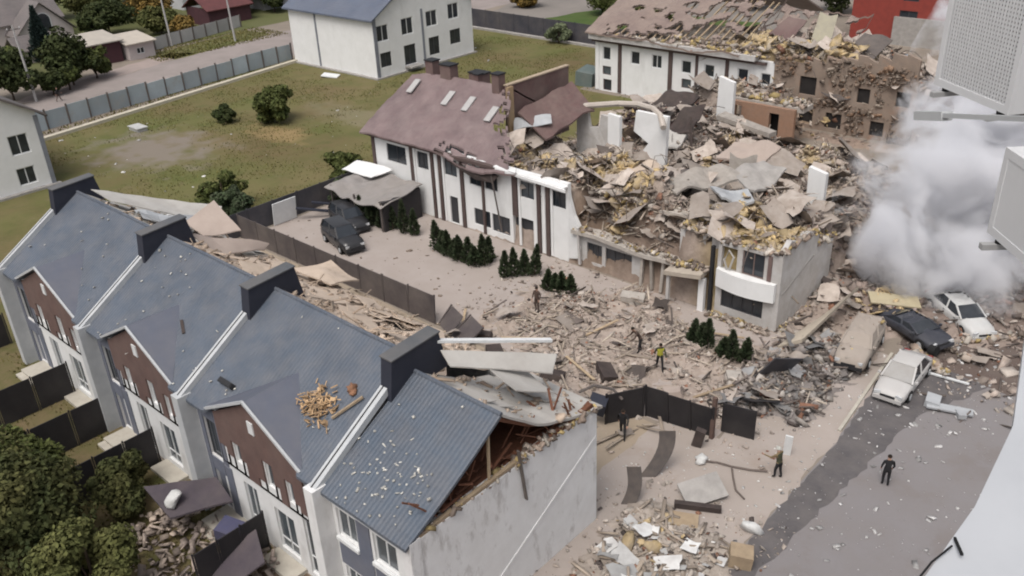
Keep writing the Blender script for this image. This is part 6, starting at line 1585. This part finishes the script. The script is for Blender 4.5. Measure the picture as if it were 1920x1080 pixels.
def wool(label, n, dens, box, seed, smin=.2, smax=.8):
    xy, rng = scatter(n, dens, *box, seed)
    s = smin * (smax / smin) ** rng.uniform(0, 1, n) ** 1.6
    v, f = np_clumps(place(xy, 0) + np.array([0, 0, 1]) * (s * .2 + .06)[:, None], s[:, None] * np.stack([rng.uniform(.8, 1.8, n), rng.uniform(.6, 1.2, n), rng.uniform(.15, .42, n)], 1), rng, .5)
    tag(np_mesh('insulation_tufts', v, f, insul), label, 'insulation', kind='stuff')
for box, nm, k in ((YARD, 'courtyard rubble', 1.0), (MID, 'collapsed half of the long building', 1.1), (LOT, 'rubble field between the buildings', 1.0), (UP, 'upper ruin', .7)):
    sd_ = int(abs(box[0] * 10 + box[2])) 
    planks('splintered planks over the ' + nm, int((170 if box is YARD else 620) * k), heapdens, box, sd_ + 1, pm, .4, 2.0 if box is YARD else 3.0, .10, .05, .45 if box is YARD else .75)
    planks('pale splintered laths over the ' + nm, int((130 if box is YARD else 520) * k), heapdens, box, sd_ + 5, pl_, .4, 2.4, .07, .035, .5 if box is YARD else .9)
    planks('dark bars and pipes over the ' + nm, int((50 if box is YARD else 130) * k), heapdens, box, sd_ + 2, dm, .4, 2.4, .08, .07, .55, .2, 'scrap_bars', 'scrap metal')
    sheets('bent pale sheets over the ' + nm, int((35 if box is YARD else 270) * k), heapdens, box, sd_ + 3, tm_, .5, 1.6 if box is YARD else 2.8, .5 if box is YARD else .65, .2 if box is YARD else .36, .35)
    sheets('dark torn sheets over the ' + nm, int((20 if box is YARD else 110) * k), heapdens, box, sd_ + 4, dm, .4, 1.8)
planks('boards and laths over the sandy back yards', 170, lambda x, y: .3 + heapdens(x, y) * .7, BACK, 71, pm, .5, 2.8)
sheets('pale sheets over the sandy back yards', 60, lambda x, y: .3 + heapdens(x, y), BACK, 72, tm_, .5, 1.6)
sheets('pale plastic and board scraps on the side lot', 60, heapdens, (-19, -11.8, 19, 25.8), 73, M('white_scrap_sheets', (.58, .58, .57), (.42, .41, .40), 1.5, .7, .1, island=.4), .3, 1.5, .4)
planks('broken strips on the side lot', 90, heapdens, END, 74, pm, .3, 1.6)
sheets('torn sheets around the car wrecks', 70, lambda x, y: .3 + heapdens(x, y), (-20, -7, 44, 60), 75, tm_, .4, 1.6)
sheets('grey torn sheets between the gate panels and the dust covered car', 60, heapdens, (-19, -13.4, 35, 45), 78, M('grey_torn_sheets', (.22, .225, .23), (.13, .13, .135), 1.2, .8, .1, island=.5, dust=.25), .4, 1.5)
planks('dark strips between the gate panels and the dust covered car', 120, heapdens, (-19, -13.4, 35, 45), 79, dm, .4, 2.0, .09, .06)
planks('strips and bars around the car wrecks', 130, lambda x, y: .3 + heapdens(x, y), (-20, -5, 42, 60), 76, dm, .4, 2.2, .09, .06)
wool('yellow mineral wool spilled over the left of the collapsed storey', 1900, lambda x, y: sbox(x, y, -44.5, -32, 45.6, 52.5, 1.5) * sstep(.36, .5, fbm(x, y, .4, 3, 31)), MID, 81, .16, 1.1)
wool('yellow mineral wool hanging over the pale bay', 1000, lambda x, y: sbox(x, y, -26, -20.9, 44.6, 50, 1) * sstep(.3, .45, fbm(x, y, .4, 3, 31)), MID, 82, .16, 1.0)
wool('yellow mineral wool on the upper ruin', 420, lambda x, y: sbox(x, y, -46.5, -33, 82.6, 88, 1.2) * sstep(.42, .55, fbm(x, y, .25, 3, 41)), UP, 83, .25, 1.3)
wool('yellow wool scraps in the rubble field', 160, lambda x, y: heapdens(x, y) * sstep(.55, .66, fbm(x, y, .4, 3, 31)), LOT, 84)
wool('dull yellow wool on the side lot', 12, lambda x, y: sbox(x, y, -17.8, -15, 23, 26, .8), END, 85, .15, .6)
wool('yellow wool beside the wrecked cars', 70, lambda x, y: sbox(x, y, -17, -14, 49, 53, .8), (-18, -13, 47, 54), 86, .2, .7)
# larger pieces one can pick out
GPK = 'loose long planks lying on the courtyard rubble'
rr = random.Random(77)
for i, (x, y, L, a, lb) in enumerate([(-35.5, 33.2, 3.6, -.9, 'pale plank sticking up from the toppled fence end'), (-31.0, 34.0, 3.0, .4, 'pale plank flat on rubble below the short thujas'), (-28.3, 38.0, 2.6, 1.2, 'tan plank across the middle of the courtyard rubble'), (-26.3, 33.4, 2.8, -.3, 'long plank on rubble behind the white metal strip'), (-19.5, 36.0, 3.0, .9, 'plank lying toward the dark gate panels'), (-22.0, 42.0, 2.4, .2, 'plank lying below the pale bay')]):
    o = MB().cbox((0, 0, 0), (L, .16, .06), a, 0, rr.uniform(-.25, .1)).build('plank', timber); o.location = (x, y, gz(x, y) + .25); tag(o, lb, 'plank', GPK)
GBL = 'large masonry blocks on the rubble'
for i, (x, y, s, lb) in enumerate([(-28.9, 42.3, (1.5, .9, .6), 'pale slab block below the ground floor windows'), (-31.2, 31.6, (1.1, .9, .8), 'dark lump at the back yard corner'), (-27.0, 31.8, (1.3, .9, .6), 'dark broken block behind the nearest ridge stack'), (-25.0, 34.2, (1.6, .8, .5), 'dark flattened block in the courtyard centre'), (-33.6, 33.0, (1.4, .6, .5), 'dark wrecked box by the toppled fence'), (-19.0, 38.0, (1.0, .7, .5), 'pale block near the leaning panel'), (-21.0, 34.8, (.9, .8, .5), 'pinkish block by the bowed fence')]):
    m_ = charred if 'dark' in lb else (pink_sheet if 'pink' in lb else concrete_v)
    v = [(q * (1 + RNG.uniform(-.2, .2, 3))) * np.array(s) for q in CUBE]
    o = MB().add([tuple(q) for q in v], [tuple(f) for f in CUBEF]).build('masonry_block', m_); o.location = (x, y, gz(x, y) + s[2] * .3); o.rotation_euler = (rr.uniform(-.2, .2), rr.uniform(-.2, .2), rr.uniform(0, 3)); tag(o, lb, 'block', GBL)
# debris in front of the end townhouses: collapsed sheds and belongings
GSH = 'collapsed purple dark shed roofs'
sheet_thing('shed_roof', 'flat purple dark shed roof against the townhouse pillar', 'shed roof', [(-34.5, 11.6, 1.9), (-32.2, 14.0, 2.1), (-30.2, 13.6, 2.0), (-31.8, 11.4, 1.7)], .1, M('purple_dark_felt', (.052, .042, .058), (.04, .034, .046), 1, .85, .2, dust=.2), .08, GSH, seed=80)
sheet_thing('shed_roof', 'purple dark sheet sloping to the ground at the bottom edge', 'shed roof', [(-29.6, 11.0, .3), (-28.2, 13.4, 1.7), (-26.4, 12.6, 1.6), (-27.4, 10.2, .3)], .08, MATS['purple_dark_felt'], .12, GSH, seed=81)
slab_thing('blue_box', 'dull blue box between the collapsed dark shed roofs', 'box', (-29.9, 13.1, .7), (1.2, .9, .9), .4, .1, .15, M('dull_blue_cloth', (.045, .05, .12), (.035, .04, .09), 2, .8, .1, dust=.2))
lump_thing('white_sack', 'white sack lying on the purple dark shed roof', 'sack', (-32.3, 11.9, 2.1), (1.0, .75, .4), white_cloth, 3)
pp = np.stack([RNG.uniform(-34.5, -27, 420), RNG.uniform(9.2, 13.6, 420)], 1)
v, f = np_boxes(np.stack([pp[:, 0], pp[:, 1], RNG.uniform(.05, .5, 420)], 1), RNG.uniform(.06, .5, (420, 3)) * np.array([1.2, .7, .25]), .7, .2)
tag(np_mesh('garden_litter', v, f, M('mixed_litter', (.38, .31, .25), (.20, .165, .15), .9, .85, 0, island=.5)), 'mixed belongings and boards strewn before the nearest townhouses', 'litter', kind='stuff')
tag(MB().cbox((-18.5, 22.9, .6), (.4, .35, 1.2), .2).build('grey_bin', steel_dk, None, base=(-18.5, 22.9, 0)), 'grey upright bin at the bottom edge by the end wall', 'bin') if False else None
tag(MB().box(-94.9, -92.9, 41.2, 42.3, .02, .35).box(-95.0, -92.8, 41.1, 42.4, .352, .45).build('concrete_lid', M('pale_concrete_lid', (.48, .48, .47), None, 2, .9, .1), None, base=(-94, 41.7, 0)), 'pale concrete slab lying on the lawn near the road fence', 'concrete slab')
slab_thing('white_scrap', 'white scrap sheet on the lawn before the white house', 'scrap', (-94.4, 68.4, .2), (2.2, 1.2, .12), .5, .1, .1, frame_w)
slab_thing('teal_van_side', 'greenish tarpaulin bundle behind the upper building corner', 'tarpaulin', (-64.5, 84, .9), (2.2, 3, 1.7), .2, .05, .1, M('dull_teal', (.09, .14, .14), (.07, .11, .11), 2, .6, .1, dust=.3))
slab_thing('white_rail', 'white strip lying on the street right of the silver sedan', 'strip', (-10.2, 45.6, .1), (2.0, .14, .08), .1, 0, 0, frame_w)
o = MB().cbox((0, 0, .2), (2.2, .5, .1), .3, .1, 0).cbox((-.9, .1, .25), (.7, .8, .4), .2, .1, .1).cbox((.6, -.15, .22), (.4, .6, .25), .6).build('bumper_wreck', tin); o.location = (-9.2, 42.6, 0); tag(o, 'torn off pale car bumper lying on the street', 'bumper')
tag(MB().tube([(-11.9, 47.3, .5), (-11.5, 47.2, .55)], .31, 14).build('loose_wheel', rubber, None, base=(-11.7, 47.2, 0)), 'loose wheel lying between silver sedan and white wreck', 'wheel')
slab_thing('yellow_board', 'yellowish board resting on the navy car wreck', 'board', (-15.4, 50.9, 1.0), (3.0, 1.1, .1), .6, .2, .1, M('yellow_board', (.42, .37, .24), (.35, .3, .2), 2, .9, .2, dust=.3))

# ------------------------------------------------------------------ the photographer's building: condensers, bracket, ledge
def ac_unit(label, A, e, L, h, d, group, grille=True):
    """condenser: box with a round-cornered front, wire grille with dark slots, feet and brackets; e = direction of the long side, seen face to its left"""
    e = Vector((*e, 0)).normalized(); side = Vector((-e.y, e.x, 0)); A = Vector(A)      # side points away from the seen face
    T = thing('air_conditioner', tuple(A), label, 'air conditioner', group)
    P = lambda a, b, c: A + e * a + side * b + Vector((0, 0, c))
    MB().prism([P(0, 0, 0), P(L, 0, 0), P(L, 0, h), P(0, 0, h)], side * d).build('casing', ac_white, T)
    MB().prism([P(.06, -.004, .07), P(L - .06, -.004, .07), P(L - .06, -.004, h - .07), P(.06, -.004, h - .07)], side * .003).build('grille_back', ac_dark, T)
    if grille: MB().add([], [])
    nx, nzs = 24, int(h / .034)
    wv = MB()
    for k in range(nx + 1 if grille else 0):
        a = .055 + (L - .11) * k / nx
        wv.prism([P(a - .0055, -.03, .06), P(a + .0055, -.03, .06), P(a + .0055, -.03, h - .06), P(a - .0055, -.03, h - .06)], side * .012)
    for k in range(nzs + 1 if grille else 0):
        c = .06 + (h - .12) * k / nzs
        wv.prism([P(.05, -.018, c - .008), P(L - .05, -.018, c - .008), P(L - .05, -.018, c + .008), P(.05, -.018, c + .008)], side * .01)
    if not grille: wv.prism([P(.05, -.03, .06), P(L - .05, -.03, .06), P(L - .05, -.03, h - .06), P(.05, -.03, h - .06)], side * .02)
    wv.build('grille' if grille else 'side_panel', ac_white, T)
    fr = MB()
    for (a0, a1, c0, c1) in ((0, L, 0, .06), (0, L, h - .06, h), (0, .055, .06, h - .06), (L - .055, L, .06, h - .06)):
        fr.prism([P(a0, -.034, c0), P(a1, -.034, c0), P(a1, -.034, c1), P(a0, -.034, c1)], side * .033)
    fr.build('front_frame', ac_white, T)
    for a in (.12, L - .12):
        b = MB().beam(P(a, -.12, -.05), P(a, d + 1.6, -.05), .05, .04)
        b.beam(P(a, d + 1.6, -.05), P(a, d + 1.6, .3), .05, .04); b.build('bracket', M('pale_grey_steel', (.36, .36, .36), (.30, .30, .30), 3, .6, .05), T)
        MB().tube([P(a, .0, -.03), P(a, .0, .0)], .03, 8).build('foot', rubber, T)
    return T
GA = 'air conditioners on the near facade'
ac_unit('white air conditioner with a wire grille at the top right corner', (-2.33, 7.80, 25.93), (.79, -.62), .93, 1.35, .75, GA)
ac_unit('white air conditioner partly in view at the right edge below the other', (-1.33, 6.2, 25.42), (.66, -.75), .85, .60, .7, GA, False)
o = MB().beam((-2.24, 7.36, 25.79), (-1.0, 6.0, 26.30), .045, .035).beam((-2.32, 7.44, 25.75), (-2.02, 7.14, 25.87), .09, .07).build('mounting_arm', trim_grey, None, base=(-1.6, 6.6, 26))
tag(o, 'pale metal arm reaching in from the right edge before the smoke', 'metal arm')
lg = MB().prism([(-.66, 3.0, 24.93), (-.2, 2.0, 24.93), (.9, 2.0, 24.93), (.9, 5.9, 24.93), (-.90, 5.7, 24.93), (-.68, 4.65, 24.93), (-.63, 3.86, 24.93)], (0, 0, .07))
LG = thing('window_ledge', (0, 4, 24.93), 'white ledge of the near facade along the right edge with a black line for its edge shadow', 'ledge')
lg.build('ledge_sheet', M('white_ledge_sheet', (.47, .485, .51), (.43, .445, .47), 1.5, .5, .02, 10), LG)
MB().tube([(-.665, 3.2, 25.015), (-.655, 3.35, 25.015), (-.62, 3.5, 25.02)], .005, 6).build('edge_shade_line', rubber, LG)  # black tube standing for the shadow line under the ledge edge
MB().beam((-.628, 3.56, 25.02), (-.565, 3.46, 25.03), .011, .011).build('dark_stick', rubber, LG)
nw = thing('apartment_wall', (1.3, 4, 0), 'pale wall of the building the picture is taken from', 'wall')
MB().box(2.6, 2.9, -2.0, 9.6, 0, 30).build('wall', white2, nw)

# ------------------------------------------------------------------ smoke
def smoke_mat():
    m = bpy.data.materials.new('smoke'); m.use_nodes = True
    n, l = m.node_tree.nodes, m.node_tree.links
    n.clear()
    out = n.new('ShaderNodeOutputMaterial'); pv = n.new('ShaderNodeVolumePrincipled')
    pv.inputs['Color'].default_value = (.925, .93, .95, 1); pv.inputs['Anisotropy'].default_value = .1
    tc = n.new('ShaderNodeTexCoord')
    ln = n.new('ShaderNodeVectorMath'); ln.operation = 'LENGTH'; l.new(tc.outputs['Object'], ln.inputs[0])
    geo = n.new('ShaderNodeNewGeometry')
    nz = n.new('ShaderNodeTexNoise'); nz.inputs['Scale'].default_value = .24; nz.inputs['Detail'].default_value = 7; nz.inputs['Roughness'].default_value = .62
    nz.inputs['Distortion'].default_value = .6
    l.new(geo.outputs['Position'], nz.inputs['Vector'])
    a = n.new('ShaderNodeMath'); a.operation = 'SUBTRACT'; a.inputs[0].default_value = 1.0; l.new(ln.outputs['Value'], a.inputs[1])
    b = n.new('ShaderNodeMath'); b.operation = 'MULTIPLY_ADD'; b.inputs[1].default_value = 5.0
    c = n.new('ShaderNodeMath'); c.operation = 'SUBTRACT'; c.inputs[1].default_value = .52; l.new(nz.outputs['Fac'], c.inputs[0])
    l.new(c.outputs[0], b.inputs[0]); l.new(a.outputs[0], b.inputs[2])
    r = n.new('ShaderNodeMapRange'); r.inputs[1].default_value = .06; r.inputs[2].default_value = 1.0; r.inputs[4].default_value = 2.6
    l.new(b.outputs[0], r.inputs[0])
    l.new(r.outputs[0], pv.inputs['Density']); l.new(pv.outputs[0], out.inputs['Volume'])
    return m
SM = smoke_mat()
def puff(c, r, rot=(0, 0, 0), label='', par=None):
    b = bmesh.new(); bmesh.ops.create_icosphere(b, subdivisions=3, radius=1.0)
    me = bpy.data.meshes.new('smoke'); b.to_mesh(me); b.free(); me.materials.append(SM)
    o = bpy.data.objects.new('smoke', me); C.objects.link(o); o.location = c; o.scale = r; o.rotation_euler = rot
    tag(o, label, 'smoke', kind='stuff')
    return o
puff((-13.0, 57.0, 5.8), (9.0, 6.5, 9.0), (0, 0, .3), 'white smoke billowing up behind the wrecked cars')
puff((-8.6, 62.0, 12.0), (12.0, 7.5, 10.5), (0, .25, .5), 'higher white smoke drifting before the upper ruin')

# wires and reinforcing bars hanging out of the wreck: too many and thin to pick apart
def wires(label, n, box, seed):
    xy, rng = scatter(n, heapdens, *box, seed); P3 = place(xy, .05); m = MB()
    for p in P3:
        a = rng.uniform(0, 6.28); L = rng.uniform(.8, 2.6); h = rng.uniform(.3, 1.4)
        d = np.array([math.cos(a), math.sin(a), 0]); s_ = np.array([-d[1], d[0], 0]) * rng.uniform(-.5, .5)
        m.tube([p, p + d * L * .35 + np.array([0, 0, h]), p + d * L * .7 + s_ + np.array([0, 0, h * .9]), p + d * L + s_ * 2 + np.array([0, 0, h * rng.uniform(-.3, .6)])], rng.uniform(.02, .045), 4, cap=False)
    tag(m.build('hanging_wires', dm), label, 'wires', kind='stuff')
wires('bent bars and wires sticking out of the collapsed building', 120, MID, 201)
wires('bent bars and wires sticking out of the rubble between the buildings', 90, LOT, 202)
wires('bent bars over the upper ruin', 90, UP, 203)
# rubble caught on the broken wall tops and ledges
def crown(label, segs, n, seed, smax=.4):
    rng = np.random.default_rng(seed); ps = []
    for (a, b) in segs:
        a, b = np.array(a), np.array(b); k = rng.uniform(0, 1, n // len(segs))[:, None]
        ps.append(a + (b - a) * k + rng.normal(0, 1, (len(k), 3)) * np.array([.12, .16, .07]))
    ps = np.concatenate(ps); q = len(ps)
    s_ = .06 * (smax / .06) ** (rng.uniform(0, 1, q) ** 2)
    v, f = np_boxes(ps, s_[:, None] * np.stack([rng.uniform(.8, 1.8, q), rng.uniform(.6, 1, q), rng.uniform(.3, .7, q)], 1), .8, .3, rng)
    pc = np.array([(.40, .34, .29), (.46, .42, .37), (.28, .22, .18), (.40, .31, .15), (.16, .13, .11)])[rng.integers(0, 5, q)]
    tag(np_mesh('wall_top_rubble', v, f, chunk_m, color=np.repeat(pc, 8, 0)), label, 'rubble', kind='stuff')
crown('rubble lying along the broken top of the pale bay and end wall', [((-24.2, 44.7, 5.0), (-20.4, 44.7, 5.05)), ((-20.15, 44.6, 5.2), (-20.15, 46.5, 5.5)), ((-20.15, 46.5, 5.4), (-20.15, 49.0, 5.1)), ((-20.15, 49.2, 4.2), (-20.15, 51.5, 4.0))], 520, 1)
crown('rubble lying on the sagging floor slab and porch', [((-35.5, 44.6, 2.85), (-27.3, 44.6, 2.75)), ((-35.5, 46.5, 5.05), (-27.2, 46.6, 5.1)), ((-27.2, 44.3, 2.7), (-24.8, 44.4, 2.85)), ((-27.2, 45.2, 5.05), (-24.3, 45.2, 5.05))], 700, 2)
crown('rubble lying on the slab of the orange brick stump', [((-41.1, 77.0, 3.85), (-34.1, 77.0, 3.85)), ((-41.1, 78.2, 3.85), (-34.1, 78.2, 3.9))], 320, 3, .7)
crown('debris along the torn eave of the upper building', [((-60.5, 82.2, 6.6), (-41.0, 82.3, 6.5)), ((-52, 83, 7.0), (-41.0, 83.2, 6.9))], 700, 4, .6)
crown('dusty debris along the foot of the bay and end wall', [((-24.2, 44.0, .1), (-20.2, 43.9, .1)), ((-19.7, 44.4, .1), (-19.6, 51, .2))], 420, 5, .4)


crown('dust and broken bits caked on the dust covered car', [((-15.3, 43.2, 1.2), (-15.1, 46.4, 1.75)), ((-14.7, 43.4, 1.25), (-14.6, 46.4, 1.75)), ((-15.2, 42.8, 1.0), (-14.6, 43.0, 1.0))], 60, 6, .25)
crown('crumbs along the chipped top of the blank end wall', [((-18.65, 14.6, 6.27), (-18.65, 24.5, 6.25)), ((-18.6, 19.5, 6.3), (-18.6, 24.5, 6.3))], 260, 7, .3)
crown('wreckage strewn around the crushed cars', [((-15.5, 50.5, .3), (-10.0, 48.0, .2)), ((-11.0, 50.0, .2), (-8.5, 52.5, .2)), ((-13.0, 47.5, .15), (-10.5, 46.0, .1))], 420, 8, .55)
